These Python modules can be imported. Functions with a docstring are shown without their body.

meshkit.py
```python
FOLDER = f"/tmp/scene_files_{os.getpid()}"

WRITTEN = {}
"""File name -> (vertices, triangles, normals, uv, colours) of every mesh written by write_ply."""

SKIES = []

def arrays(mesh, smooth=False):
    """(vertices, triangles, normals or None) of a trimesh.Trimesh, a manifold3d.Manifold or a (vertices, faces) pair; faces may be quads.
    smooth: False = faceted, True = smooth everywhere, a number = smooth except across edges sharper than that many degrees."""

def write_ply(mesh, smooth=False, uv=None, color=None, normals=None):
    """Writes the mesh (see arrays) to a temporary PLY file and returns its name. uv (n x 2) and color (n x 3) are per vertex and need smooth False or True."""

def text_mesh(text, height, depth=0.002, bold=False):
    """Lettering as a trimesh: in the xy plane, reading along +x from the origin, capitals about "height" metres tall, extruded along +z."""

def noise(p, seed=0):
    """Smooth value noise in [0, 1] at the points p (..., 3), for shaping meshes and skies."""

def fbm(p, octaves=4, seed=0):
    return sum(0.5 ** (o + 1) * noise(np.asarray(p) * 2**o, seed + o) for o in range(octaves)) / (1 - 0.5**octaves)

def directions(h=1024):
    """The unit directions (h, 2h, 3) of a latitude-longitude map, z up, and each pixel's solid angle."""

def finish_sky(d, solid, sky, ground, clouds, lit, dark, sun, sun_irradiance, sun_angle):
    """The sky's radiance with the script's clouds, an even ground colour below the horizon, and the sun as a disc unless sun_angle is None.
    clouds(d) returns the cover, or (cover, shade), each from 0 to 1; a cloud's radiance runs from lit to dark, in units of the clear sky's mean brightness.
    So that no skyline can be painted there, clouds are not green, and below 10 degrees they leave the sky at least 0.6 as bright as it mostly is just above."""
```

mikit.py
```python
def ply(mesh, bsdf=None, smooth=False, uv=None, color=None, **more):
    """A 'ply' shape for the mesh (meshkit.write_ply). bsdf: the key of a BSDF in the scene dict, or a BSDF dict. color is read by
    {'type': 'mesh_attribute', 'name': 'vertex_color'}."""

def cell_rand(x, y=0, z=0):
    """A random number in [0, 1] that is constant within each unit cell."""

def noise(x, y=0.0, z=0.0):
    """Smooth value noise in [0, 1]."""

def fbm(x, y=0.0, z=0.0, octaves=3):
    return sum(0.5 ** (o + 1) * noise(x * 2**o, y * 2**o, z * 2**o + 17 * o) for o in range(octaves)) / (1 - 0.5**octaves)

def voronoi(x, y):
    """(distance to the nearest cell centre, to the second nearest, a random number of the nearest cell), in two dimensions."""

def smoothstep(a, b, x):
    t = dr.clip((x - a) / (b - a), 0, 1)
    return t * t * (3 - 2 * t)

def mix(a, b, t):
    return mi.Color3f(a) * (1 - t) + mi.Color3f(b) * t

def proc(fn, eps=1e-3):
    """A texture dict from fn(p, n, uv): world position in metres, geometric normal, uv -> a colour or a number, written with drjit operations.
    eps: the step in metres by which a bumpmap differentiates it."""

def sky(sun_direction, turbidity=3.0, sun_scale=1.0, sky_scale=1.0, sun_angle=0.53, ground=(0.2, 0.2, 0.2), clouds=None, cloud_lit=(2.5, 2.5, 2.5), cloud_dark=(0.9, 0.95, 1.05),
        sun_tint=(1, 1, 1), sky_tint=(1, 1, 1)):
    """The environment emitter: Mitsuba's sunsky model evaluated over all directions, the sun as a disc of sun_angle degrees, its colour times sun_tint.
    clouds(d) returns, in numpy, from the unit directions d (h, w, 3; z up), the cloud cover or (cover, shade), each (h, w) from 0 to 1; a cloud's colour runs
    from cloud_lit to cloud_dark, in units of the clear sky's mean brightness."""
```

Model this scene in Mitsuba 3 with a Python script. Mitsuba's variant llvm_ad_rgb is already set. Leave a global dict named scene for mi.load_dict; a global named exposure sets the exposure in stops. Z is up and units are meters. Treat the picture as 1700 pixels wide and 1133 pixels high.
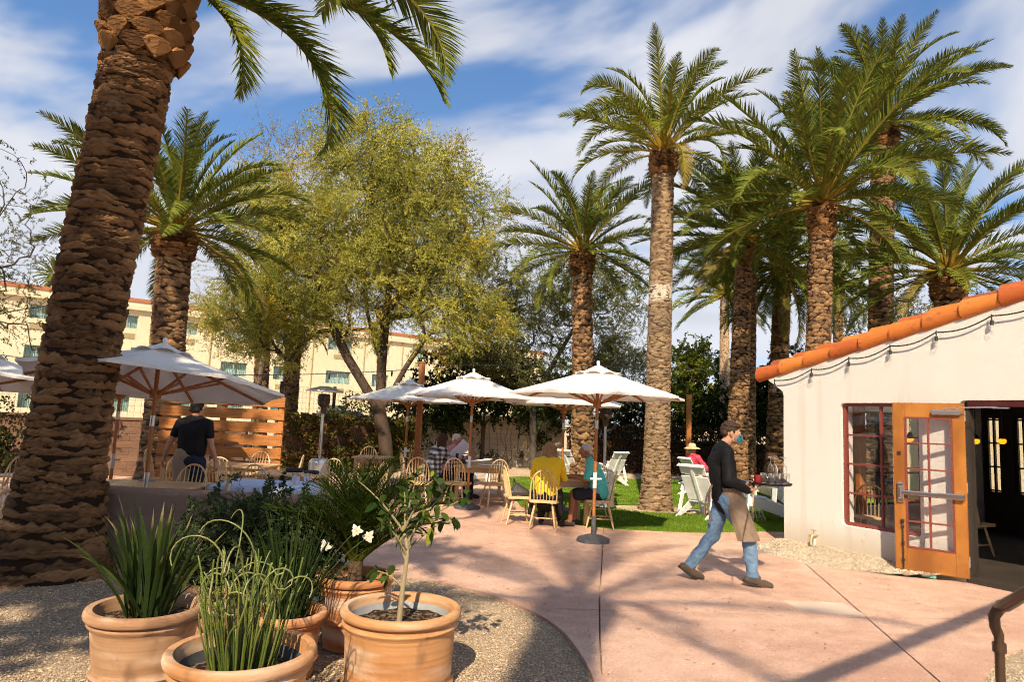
import math, random
import numpy as np
import trimesh
import drjit as dr
import mitsuba as mi
import manifold3d as m3
from shapely.geometry import Polygon, LineString, box as sbox
from shapely.ops import split as shp_split
import mikit, meshkit
from mikit import noise, fbm, smoothstep, mix, proc, voronoi, cell_rand

T = mi.ScalarTransform4f
scene, labels = {}, {}

# ------------------------------------------------------------------ camera
CAM_H, FOCAL = 1.65, 1133.0
PITCH, ROLL = math.atan(133.5 / 1133), math.atan(0.044)
AF = np.array([0, math.cos(PITCH), math.sin(PITCH)])
AR = np.array([1.0, 0, 0])
AU = np.array([0, -math.sin(PITCH), math.cos(PITCH)])
EYE = np.array([0, 0, CAM_H])
up = -math.sin(ROLL) * AR + math.cos(ROLL) * AU
scene['camera'] = {'type': 'perspective', 'fov': 2 * math.degrees(math.atan(850 / FOCAL)), 'fov_axis': 'x', 'near_clip': 0.05, 'far_clip': 2000.0,
                   'to_world': T().look_at(origin=EYE.tolist(), target=(EYE + AF).tolist(), up=up.tolist())}

# ------------------------------------------------------------------ sky, sun, exposure
SUN = np.array([-math.sin(math.radians(9)) * math.cos(math.radians(38)), -math.cos(math.radians(9)) * math.cos(math.radians(38)), math.sin(math.radians(38))])


def cloud_cover(d):
    z = np.maximum(d[..., 2], 0.03)
    p = np.stack([d[..., 0] / (z + 0.25), d[..., 1] / (z + 0.25), 0 * z], -1)
    w = np.stack([meshkit.noise(p * 1.3 + 5), meshkit.noise(p * 1.3 + 9), 0 * z], -1)
    q = p + 0.5 * w
    q = q @ np.array([[1.0, 0.35, 0], [-0.35, 1.0, 0], [0, 0, 1]]) * np.array([2.0, 3.3, 1.0])
    n = sum(0.56 ** (k + 1) * 0.9 * meshkit.noise(q * 2.0 ** k + 31 * k, k) for k in range(6))
    big = meshkit.noise(p * 0.95 + np.array([7.4, 2.2, 0]), 4)
    low = np.clip(1 - d[..., 2] / 0.62, 0, 1)
    c = n + 0.5 * (big - 0.5) + 0.42 * low - 0.055
    cover = np.clip((c - 0.40) / 0.42, 0, 1)
    cover = cover * cover * (3 - 2 * cover) * 0.90
    fine = meshkit.noise(q * 2.3 + 3, 8)
    return cover, np.clip(0.55 * fine - 0.05, 0, 1)


scene['sky'] = mikit.sky(SUN.tolist(), turbidity=2.6, sun_tint=(0.99, 1.0, 0.99), clouds=cloud_cover, cloud_lit=(2.35, 2.35, 2.45), cloud_dark=(1.45, 1.52, 1.68), sky_tint=(0.80, 0.95, 1.12), ground=(0.24, 0.19, 0.15))
exposure = 2.2


def ray(u, v):
    a, b = (u - 850) / FOCAL, (566.5 - v) / FOCAL
    return AF + (a * math.cos(ROLL) - b * math.sin(ROLL)) * AR + (a * math.sin(ROLL) + b * math.cos(ROLL)) * AU


def G(u, v, z=0.0):
    """The point at height z that stands where the photograph has (u, v)."""
    d = ray(u, v)
    return EYE + d * (z - CAM_H) / d[2]


def Q(u, v, Y):
    d = ray(u, v)
    return EYE + d * Y / d[1]


# ------------------------------------------------------------------ materials
def vcol():
    return {'type': 'mesh_attribute', 'name': 'vertex_color'}


def principled(col, rough=0.6, **k):
    if not isinstance(col, dict):
        col = {'type': 'rgb', 'value': [float(c) for c in col]}
    return {'type': 'twosided', 'b': {'type': 'principled', 'base_color': col, 'roughness': rough, **k}}


def bumped(col, fn, scale=1.0, rough=0.7, eps=2e-3, **k):
    if not isinstance(col, dict):
        col = {'type': 'rgb', 'value': [float(c) for c in col]}
    return {'type': 'twosided', 'b': {'type': 'bumpmap', 'scale': scale, 't': proc(fn, eps), 'b': {'type': 'principled', 'base_color': col, 'roughness': rough, **k}}}


def bsdf(name, d):
    scene['mat_' + name] = d
    return 'mat_' + name


M_VC = bsdf('matte_colour', principled(vcol(), 0.75, specular=0.3))
M_VG = bsdf('satin_colour', principled(vcol(), 0.38))
M_LEAF = bsdf('leaf', {'type': 'principledthin', 'base_color': vcol(), 'roughness': 0.45, 'diff_trans': 0.6, 'spec_trans': 0.0})
M_PALM = bsdf('palm_leaf', {'type': 'principledthin', 'base_color': vcol(), 'roughness': 0.36, 'diff_trans': 0.45, 'spec_trans': 0.0})


def f_patio(p, n, uv):
    a = fbm(p.x * 0.8, p.y * 0.8, 1.0, 4)
    b = fbm(p.x * 6.0, p.y * 8.0, 2.0, 4)
    c = noise(p.x * 90, p.y * 90, 3.0)
    base = mix((0.42, 0.255, 0.19), (0.55, 0.37, 0.285), smoothstep(0.25, 0.75, 0.55 * a + 0.45 * b))
    base = mix(base, (0.60, 0.44, 0.34), smoothstep(0.58, 0.82, fbm(p.x * 1.7 + 7, p.y * 3.0, 5.0, 4)) * 0.45)
    spot = smoothstep(0.80, 0.9, fbm(p.x * 7.0, p.y * 7.0, 8.0, 3))
    base = mix(base, (0.20, 0.12, 0.09), spot * 0.6)
    scuff = smoothstep(0.62, 0.75, fbm(p.x * 2.3 + 3, p.y * 2.3, 4.0, 5)) * 0.22
    base = mix(base, (0.30, 0.185, 0.14), scuff)
    d1, d2, q = voronoi(p.x * 9, p.y * 9)
    base = mix(base, (0.66, 0.55, 0.46), smoothstep(0.10, 0.04, d1) * dr.select(q > 0.86, 0.7, 0.0))
    return base * (0.86 + 0.28 * c)


M_PATIO = bsdf('patio_concrete', bumped(proc(f_patio), lambda p, n, uv: fbm(p.x * 22, p.y * 22, p.z * 22, 4), 0.004, 0.62, specular=0.35))


def f_patch(p, n, uv):
    return mix((0.44, 0.34, 0.27), (0.58, 0.47, 0.38), fbm(p.x * 4, p.y * 4, 1.0, 4))


M_PATCH = bsdf('patio_patch', principled(proc(f_patch), 0.7))


def f_dirt(p, n, uv):
    a = fbm(p.x * 2, p.y * 2, 0.0, 4)
    c = noise(p.x * 60, p.y * 60, 0.0)
    return mix((0.28, 0.20, 0.135), (0.50, 0.40, 0.29), 0.6 * a + 0.4 * c)


M_DIRT = bsdf('dirt', bumped(proc(f_dirt), lambda p, n, uv: fbm(p.x * 30, p.y * 30, 0.0, 3), 0.015, 0.9, specular=0.1))


def f_gravel(p, n, uv):
    d1, d2, r = voronoi(p.x * 85, p.y * 85)
    a = fbm(p.x * 1.5, p.y * 1.5, 0.0, 3)
    col = mix((0.26, 0.185, 0.12), (0.58, 0.46, 0.33), r)
    return col * (0.45 + 0.55 * smoothstep(0.0, 0.3, d2 - d1)) * (0.75 + 0.5 * a)


M_GRAVEL = bsdf('gravel', bumped(proc(f_gravel), lambda p, n, uv: (lambda t: smoothstep(0.0, 0.45, t[1] - t[0]))(voronoi(p.x * 85, p.y * 85)), 0.006, 0.85, specular=0.15))


def f_stucco(p, n, uv):
    a = fbm(p.x * 0.9 + p.y, p.z * 0.9, 3.0, 4)
    drip = fbm((p.x - p.y) * 3.0, p.z * 0.35, 9.0, 3)
    base = mix((0.64, 0.625, 0.59), (0.735, 0.72, 0.69), 0.5 * a + 0.5 * drip)
    foot = smoothstep(0.5, 0.05, p.z + 0.25 * (fbm(p.x * 3, p.y * 3, p.z, 3) - 0.5))
    base = mix(base, (0.55, 0.52, 0.47), smoothstep(0.6, 0.78, fbm((p.x - p.y) * 5.0, p.z * 0.5, 2.0, 4)) * 0.35)
    crack = dr.abs(fbm((p.x - p.y) * 1.6, p.z * 1.6, 4.0, 5) - 0.5)
    base = mix(base, (0.40, 0.37, 0.33), smoothstep(0.004, 0.0015, crack) * smoothstep(0.9, 0.3, p.z) * 0.6)
    return mix(base, (0.50, 0.41, 0.31), foot * 0.7)


M_STUCCO = bsdf('white_stucco', bumped(proc(f_stucco), lambda p, n, uv: fbm(p.x * 40, p.y * 40, p.z * 40, 3) + 0.3 * noise(p.x * 7, p.y * 7, p.z * 7), 0.006, 0.85, specular=0.15))


def f_hotel(p, n, uv):
    a = fbm(p.x * 0.25, p.y * 0.25, p.z * 0.4, 3)
    return mix((0.66, 0.565, 0.38), (0.75, 0.66, 0.475), a)


M_HOTEL = bsdf('cream_stucco', principled(proc(f_hotel), 0.85, specular=0.15))


def f_wall(p, n, uv):
    a = fbm(p.x * 3.0, p.y * 3.0, p.z * 3.0, 4)
    return mix((0.20, 0.13, 0.095), (0.36, 0.255, 0.19), a)


M_ADOBE = bsdf('adobe_wall', bumped(proc(f_wall), lambda p, n, uv: fbm(p.x * 18, p.y * 18, p.z * 18, 4), 0.02, 0.9, specular=0.1))


def f_block(p, n, uv):
    a = fbm(p.x * 2.0, p.y * 2.0, p.z * 3.0, 4)
    return mix((0.50, 0.40, 0.30), (0.70, 0.585, 0.455), a)


M_BLOCK = bsdf('tan_block', bumped(proc(f_block), lambda p, n, uv: fbm(p.x * 16, p.y * 16, p.z * 16, 3), 0.02, 0.9, specular=0.1))


def f_brick(p, n, uv):
    a = fbm(p.x * 5.0, p.y * 5.0, p.z * 8.0, 3)
    return mix((0.13, 0.07, 0.048), (0.24, 0.14, 0.095), a)


M_BRICK = bsdf('brick', principled(proc(f_brick), 0.9, specular=0.1))


def grain(p, s=1.0):
    w = fbm(p.x * 1.5 * s, p.y * 1.5 * s, p.z * 6 * s, 3)
    return fbm((p.x + p.y) * 2.0 * s, 3.0 * w, p.z * 60 * s, 3)


def f_fence(p, n, uv):
    g = grain(p)
    r = cell_rand(dr.floor(p.z * 4.2), 3)
    base = mix((0.38, 0.13, 0.026), (0.54, 0.22, 0.055), smoothstep(0.2, 0.8, g))
    d1, d2, q = voronoi((p.x + p.y) * 2.2, p.z * 4.2)
    base = mix(base, (0.20, 0.07, 0.02), smoothstep(0.09, 0.04, d1) * dr.select(q > 0.45, 0.8, 0.0))
    return base * (0.82 + 0.3 * r)


M_FENCE = bsdf('fence_board', principled(proc(f_fence), 0.6))


def f_door(p, n, uv):
    g = fbm(p.x * 40 + p.y * 40, p.z * 1.6, 2.0, 4)
    worn = smoothstep(0.55, 0.1, p.z) * fbm(p.x * 6, p.z * 14, 1.0, 3)
    base = mix((0.23, 0.078, 0.013), (0.42, 0.17, 0.032), smoothstep(0.2, 0.8, g))
    return mix(base, (0.22, 0.08, 0.02), worn * 0.8)


M_DOOR = bsdf('oak_door', principled(proc(f_door), 0.38, clearcoat=0.3))


def f_chair(p, n, uv):
    g = fbm(p.x * 9, p.y * 9, p.z * 3.0, 3)
    return mix((0.56, 0.375, 0.185), (0.74, 0.545, 0.31), g)


M_CHAIR = bsdf('pale_wood', principled(proc(f_chair), 0.42))


def f_table(p, n, uv):
    g = fbm(p.x * 3, p.y * 26, p.z * 3.0, 3)
    return mix((0.46, 0.29, 0.145), (0.66, 0.46, 0.26), g)


M_TABLE = bsdf('table_wood', principled(proc(f_table), 0.4))


def f_pole(p, n, uv):
    g = fbm(p.x * 30, p.y * 30, p.z * 2.0, 3)
    return mix((0.26, 0.085, 0.022), (0.48, 0.185, 0.05), g)


M_POLE = bsdf('red_wood_pole', principled(proc(f_pole), 0.45))


def f_canvas(p, n, uv):
    a = fbm(p.x * 1.6, p.y * 1.6, p.z * 1.6, 4)
    return mix((0.70, 0.67, 0.62), (0.83, 0.81, 0.78), a)


M_CANVAS = bsdf('white_canvas', {'type': 'principledthin', 'base_color': proc(f_canvas), 'roughness': 0.8, 'diff_trans': 0.22, 'spec_trans': 0.0})


def terracotta(c0, c1, seed):
    def fn(p, n, uv):
        a = fbm(p.x * 3 + seed, p.y * 3, p.z * 5, 4)
        ring = fbm(p.z * 70.0, seed, fbm(p.x * 2, p.y * 2, p.z * 2, 2) * 2, 2)
        b = fbm(p.x * 2.0, p.y * 2.0 + seed, p.z * 9, 4)
        col = mix(c0, c1, smoothstep(0.25, 0.75, 0.6 * a + 0.4 * ring))
        col = mix(col, (0.66, 0.52, 0.40), smoothstep(0.45, 0.72, b) * 0.75)
        return mix(col, (0.16, 0.09, 0.05), smoothstep(0.55, 0.8, fbm(p.x * 9, p.y * 9, p.z * 4 + seed, 4)) * 0.6)
    return fn


CLAY_B = lambda p, n, uv: fbm(p.x * 4, p.y * 4, p.z * 130, 3)
M_CLAY1 = bsdf('weathered_clay', bumped(proc(terracotta((0.31, 0.16, 0.085), (0.46, 0.285, 0.17), 1.0)), CLAY_B, 0.0025, 0.75, specular=0.25))
M_CLAY2 = bsdf('orange_clay', bumped(proc(terracotta((0.39, 0.175, 0.068), (0.54, 0.295, 0.135), 4.0)), CLAY_B, 0.0025, 0.7, specular=0.25))
M_CLAY3 = bsdf('dark_clay', bumped(proc(terracotta((0.42, 0.16, 0.065), (0.54, 0.24, 0.10), 7.0)), CLAY_B, 0.0025, 0.75, specular=0.25))


def f_bark(p, n, uv):
    a = fbm(p.x * 7, p.y * 7, p.z * 16, 4)
    return mix((0.6, 0.6, 0.6), (1.25, 1.2, 1.1), a)


BARK_B = lambda p, n, uv: fbm(p.x * 30, p.y * 30, p.z * 60, 4)
M_BARK = bsdf('palm_bark', {'type': 'twosided', 'b': {'type': 'bumpmap', 'scale': 0.03, 't': proc(BARK_B, 3e-3), 'b': {'type': 'principled', 'base_color': vcol(), 'roughness': 0.85, 'specular': 0.15}}})
M_STEEL = bsdf('brushed_steel', principled((0.55, 0.56, 0.58), 0.32, metallic=0.9))
M_CHROME = bsdf('satin_chrome', principled((0.72, 0.70, 0.74), 0.22, metallic=1.0))
M_BLACK = bsdf('black_iron', principled((0.02, 0.019, 0.018), 0.5))
M_STONE = bsdf('umbrella_base_stone', bumped(proc(lambda p, n, uv: mix((0.035, 0.037, 0.042), (0.13, 0.135, 0.15), fbm(p.x * 40, p.y * 40, p.z * 40, 3))), lambda p, n, uv: noise(p.x * 120, p.y * 120, p.z * 120), 0.004, 0.6))
M_BRONZE = bsdf('bronze_rail', principled((0.065, 0.038, 0.022), 0.3, metallic=0.35, clearcoat=0.4))
M_RED = bsdf('oxide_red_paint', principled((0.20, 0.045, 0.034), 0.5))
M_WHITE = bsdf('white_painted_wood', principled(proc(lambda p, n, uv: mix((0.72, 0.73, 0.75), (0.84, 0.84, 0.84), fbm(p.x * 4, p.y * 4, p.z * 4, 3))), 0.5))
M_GLASS = bsdf('pane_glass', {'type': 'thindielectric'})
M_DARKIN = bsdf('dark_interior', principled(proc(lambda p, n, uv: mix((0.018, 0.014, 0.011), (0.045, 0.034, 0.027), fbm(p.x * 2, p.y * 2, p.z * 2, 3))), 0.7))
M_GLOSSIN = bsdf('clear_glass', {'type': 'dielectric', 'int_ior': 1.5})
M_CURTAIN = bsdf('teal_curtain', principled(proc(lambda p, n, uv: mix((0.16, 0.29, 0.27), (0.42, 0.56, 0.50), 0.5 + 0.5 * dr.sin((p.x * 0.775 + p.y * 0.632) * 48.0 + 2 * noise(p.z * 0.7, p.x)))), 0.8))
M_LAWN = bsdf('turf', principled(proc(lambda p, n, uv: mix((0.075, 0.14, 0.014), (0.16, 0.25, 0.035), fbm(p.x * 3, p.y * 3, 0.0, 4))), 0.9, specular=0.1))
M_SOIL = bsdf('potting_soil', principled(proc(lambda p, n, uv: mix((0.025, 0.016, 0.011), (0.16, 0.115, 0.08), smoothstep(0.45, 0.7, fbm(p.x * 60, p.y * 60, p.z * 60, 2)))), 0.95, specular=0.1))


def f_tile(c0, c1, sd):
    def fn(p, n, uv):
        a = fbm(p.x * 6 + sd, p.y * 6, p.z * 9, 4)
        return mix(mix(c0, c1, a), (0.20, 0.085, 0.05), smoothstep(0.60, 0.8, fbm(p.x * 13, p.y * 13 + sd, p.z * 13, 3)) * 0.5)
    return fn


M_TILE = [bsdf(f'roof_tile_clay_{i}', principled(proc(f_tile(c, tuple(x * 1.25 for x in c), float(i))), 0.62, specular=0.3)) for i, c in enumerate([(0.50, 0.15, 0.030), (0.40, 0.098, 0.024), (0.29, 0.078, 0.034), (0.54, 0.18, 0.038)])]


# ------------------------------------------------------------------ mesh kit
def frame(t):
    t = np.asarray(t, float) / (np.linalg.norm(t) + 1e-12)
    a = np.array([0, 0, 1.0]) if abs(t[2]) < 0.95 else np.array([1.0, 0, 0])
    x = np.cross(a, t)
    x /= np.linalg.norm(x)
    return x, np.cross(t, x), t


def rotz(a):
    c, s = math.cos(a), math.sin(a)
    return np.array([[c, -s, 0], [s, c, 0], [0, 0, 1.0]])


def rotx(a):
    c, s = math.cos(a), math.sin(a)
    return np.array([[1.0, 0, 0], [0, c, -s], [0, s, c]])


def roty(a):
    c, s = math.cos(a), math.sin(a)
    return np.array([[c, 0, s], [0, 1.0, 0], [-s, 0, c]])


BOXF = np.array([[0, 2, 1], [0, 3, 2], [4, 5, 6], [4, 6, 7], [0, 1, 5], [0, 5, 4], [1, 2, 6], [1, 6, 5], [2, 3, 7], [2, 7, 6], [3, 0, 4], [3, 4, 7]])


class MB:
    def __init__(s):
        s.v, s.f, s.c, s.n = [], [], [], 0

    def add(s, v, f, c=(0.5, 0.5, 0.5)):
        v, f = np.asarray(v, float), np.asarray(f, int)
        s.v.append(v)
        s.f.append(f + s.n)
        s.c.append(np.broadcast_to(np.asarray(c, float), (len(v), 3)))
        s.n += len(v)
        return s

    def box(s, c, size, rot=None, col=(0.5, 0.5, 0.5), bev=0.0):
        x, y, z = np.asarray(size, float) / 2
        if bev:
            b = min(bev, x * .9, y * .9, z * .9)
            pts = [(i * (x - b * (k != 0)), j * (y - b * (k != 1)), l * (z - b * (k != 2))) for i in (-1, 1) for j in (-1, 1) for l in (-1, 1) for k in range(3)]
            h = trimesh.convex.convex_hull(np.array(pts))
            v, f = np.array(h.vertices), np.array(h.faces)
        else:
            v = np.array([[-x, -y, -z], [x, -y, -z], [x, y, -z], [-x, y, -z], [-x, -y, z], [x, -y, z], [x, y, z], [-x, y, z]])
            f = BOXF
        if rot is not None:
            v = v @ np.asarray(rot).T
        return s.add(v + np.asarray(c, float), f, col)

    def beam(s, a, b, w, h, col=(0.5, 0.5, 0.5), bev=0.0):
        """A box of section w x h from a to b."""
        a, b = np.asarray(a, float), np.asarray(b, float)
        X, Y, Z = frame(b - a)
        return s.box((a + b) / 2, (w, h, np.linalg.norm(b - a)), np.stack([X, Y, Z], 1), col, bev)

    def tube(s, pts, r, n=8, col=(0.5, 0.5, 0.5), caps=True):
        pts = np.asarray(pts, float)
        m = len(pts)
        r = np.broadcast_to(np.asarray(r, float), (m,))
        tg = np.gradient(pts, axis=0)
        tg /= np.linalg.norm(tg, axis=1, keepdims=True) + 1e-12
        x, _, _ = frame(tg[0])
        ang = np.arange(n) * 2 * math.pi / n
        V = []
        for i in range(m):
            x = x - tg[i] * (x @ tg[i])
            x /= np.linalg.norm(x) + 1e-12
            y = np.cross(tg[i], x)
            V.append(pts[i] + r[i] * (np.cos(ang)[:, None] * x + np.sin(ang)[:, None] * y))
        V = np.vstack(V)
        i, j = np.meshgrid(np.arange(m - 1), np.arange(n), indexing='ij')
        a, b = (i * n + j).ravel(), (i * n + (j + 1) % n).ravel()
        F = np.vstack([np.stack([a, b, b + n], 1), np.stack([a, b + n, a + n], 1)])
        if np.ndim(col) == 2:
            col = np.repeat(col, n, 0)
        if caps:
            k = np.arange(1, n - 1)
            F = np.vstack([F, np.stack([0 * k, k + 1, k], 1), np.stack([0 * k, k, k + 1], 1) + (m - 1) * n])
        return s.add(V, F, col)

    def lathe(s, prof, n=32, c=(0, 0, 0), col=(0.5, 0.5, 0.5), rot=None):
        prof = np.asarray(prof, float)
        m = len(prof)
        a = np.arange(n) * 2 * math.pi / n
        V = np.stack([prof[:, 0, None] * np.cos(a), prof[:, 0, None] * np.sin(a), np.broadcast_to(prof[:, 1, None], (m, n))], -1).reshape(-1, 3)
        i, j = np.meshgrid(np.arange(m - 1), np.arange(n), indexing='ij')
        p, q = (i * n + j).ravel(), (i * n + (j + 1) % n).ravel()
        F = np.vstack([np.stack([p, q, q + n], 1), np.stack([p, q + n, p + n], 1)])
        if rot is not None:
            V = V @ np.asarray(rot).T
        return s.add(V + np.asarray(c, float), F, col)

    def tm(s, mesh, col=(0.5, 0.5, 0.5)):
        if hasattr(mesh, 'to_mesh'):
            q = mesh.to_mesh()
            return s.add(q.vert_properties[:, :3], q.tri_verts, col)
        return s.add(mesh.vertices, mesh.faces, col)

    def arr(s):
        return np.vstack(s.v), np.vstack(s.f)

    def col(s):
        return np.vstack(s.c)


used = {}


def new_key(name):
    n = used.get(name, -1) + 1
    used[name] = n
    return name if n == 0 else f'{name}_{n:03d}'


VC = {M_VC, M_VG, M_LEAF, M_PALM, M_BARK}


def shape(mb, mat, smooth=False):
    if mat in VC:
        return mikit.ply(mb.arr(), mat, smooth=True if smooth else False, color=mb.col())
    return mikit.ply(mb.arr(), mat, smooth=smooth)


def mat4(loc, yaw=0.0, s=1.0):
    m = np.eye(4)
    m[:3, :3] = rotz(yaw) * s
    m[:3, 3] = loc
    return T(m.tolist())


def put(parent, name, mb, mat, smooth=False):
    """One entry: a part of parent, or a thing of its own."""
    k = new_key(f'{parent}__{name}' if parent else name)
    scene[k] = shape(mb, mat, smooth)
    return k


def thing(name, label, cat, group=None):
    k = new_key(name)
    labels[k] = {'label': label, 'category': cat}
    if group:
        labels[k]['group'] = group
    return k


def tag(k, label, cat, group=None):
    labels[k] = {'label': label, 'category': cat}
    if group:
        labels[k]['group'] = group
    return k


def struct(k):
    labels[k] = {'kind': 'structure'}
    return k


def stuff(k, label=None, cat=None):
    labels[k] = {'kind': 'stuff'}
    if label:
        labels[k].update(label=label, category=cat)
    return k


def proto(parts):
    """parts: list of (name, MB, mat, smooth) -> shape dicts shared between copies."""
    return [(n, shape(mb, mat, sm)) for n, mb, mat, sm in parts]


def stamp(key, pr, m):
    for n, d in pr:
        scene[new_key(f'{key}__{n}')] = {**d, 'to_world': m}


def poly_prism(poly, z0, z1, eng='earcut'):
    m = trimesh.creation.extrude_polygon(poly, z1 - z0, engine=eng)
    m.apply_translation([0, 0, z0])
    return m


def ico(c, r, sub=2):
    m = trimesh.creation.icosphere(subdivisions=sub, radius=1.0)
    m.vertices = m.vertices * np.asarray(r) + np.asarray(c)
    return m


def bez(a, b, c, n=8):
    t = np.linspace(0, 1, n)[:, None]
    a, b, c = (np.asarray(q, float) for q in (a, b, c))
    return (1 - t) ** 2 * a + 2 * t * (1 - t) * b + t * t * c


def smooth_path(pts, n=24):
    pts = np.asarray(pts, float)
    d = np.r_[0, np.cumsum(np.linalg.norm(np.diff(pts, axis=0), axis=1))]
    from scipy.interpolate import PchipInterpolator
    return PchipInterpolator(d, pts, axis=0)(np.linspace(0, d[-1], n))


# ------------------------------------------------------------------ ground
WALL_C, WALL_D = np.array([4.19, 10.45]), np.array([0.5, -0.8660254])      # restaurant corner, wall direction
WALL_N = np.array([0.8660254, 0.5])                                         # into the building


def W(t, n=0.0, z=0.0):
    q = WALL_C + WALL_D * t + WALL_N * n
    return np.array([q[0], q[1], z])


mb = MB()
mb.add([[-600, -300, -0.06], [600, -300, -0.06], [600, 900, -0.06], [-600, 900, -0.06]], [[0, 1, 2], [0, 2, 3]])
struct(put(None, 'ground', mb, M_DIRT))

bed_curve = smooth_path([(-2.2, 7.35), (-1.5, 7.5), (-0.89, 7.3), (0.11, 6.52), (0.57, 5.53), (0.66, 4.64), (0.45, 3.6), (-0.2, 2.4), (-1.4, 1.2)], 60)
gravel_poly = Polygon(list(bed_curve) + [(-9, 1.2), (-9, 6.85), (-2.2, 6.85)])
strip_poly = Polygon([(4.12, 10.5), (3.72, 10.25), (3.6, 9.7), (3.94, 8.95), (4.73, 8.5), (5.2, 8.36), (5.45, 8.36), (5.5, 9.5)])
bed2 = Polygon([tuple(G(1632, 1133)[:2] + [-.1, -.6]), tuple(G(1632, 1133)[:2]), tuple(G(1655, 1095)[:2]), tuple(G(1700, 1075)[:2]), (5.2, 5.6), (6, 3.5)])
lawn_poly = Polygon(smooth_path([(8.5, 11.6), (4.58, 11.75), (2.9, 11.2), (1.59, 11.27), (0.75, 12.3), (0.3, 13.8), (0.2, 16.0), (-0.2, 18.6), (0.2, 20.6), (2.5, 21.6), (6, 22.2), (12, 22.5)], 60))
joints = [LineString([(4.35, 11.3), (3.9, 9.08), (3.04, 4.92), (2.4, 1.8)]), LineString([(1.75, 12.2), (1.29, 9.09), (0.93, 6.66), (0.78, 5.5), (0.3, 1.5)]),
          LineString([(-12, 9.6), (-1.2, 9.2), (1.32, 9.25), (3.93, 9.2), (6, 8.9)]), LineString([(0.5, 6.35), (3.35, 6.5), (6.5, 6.9)]), LineString([(-3.2, 6), (-3.4, 17)]), LineString([(-8, 6), (-8, 17)]), LineString([(-14, 13.6), (1, 13.4)])]
patio = Polygon([(-15, 6.6), (-15, 18.5), (1.4, 18.5), (1.4, 12), (6.2, 12), (9, 9), (9, 0.5), (-1.2, 0.5)]).difference(gravel_poly).difference(lawn_poly).difference(strip_poly).difference(bed2)
inner = Polygon([tuple(W(-0.0, .15)[:2]), tuple(W(9, .15)[:2]), tuple(W(9, 8)[:2]), tuple(W(0, 8)[:2])])
patio = patio.difference(inner)
patch_poly = Polygon([tuple(G(1300, 997)[:2]), tuple(G(1400, 1001)[:2]), tuple(G(1441, 1024)[:2]), tuple(G(1330, 1016)[:2])])
cut = patio
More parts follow.
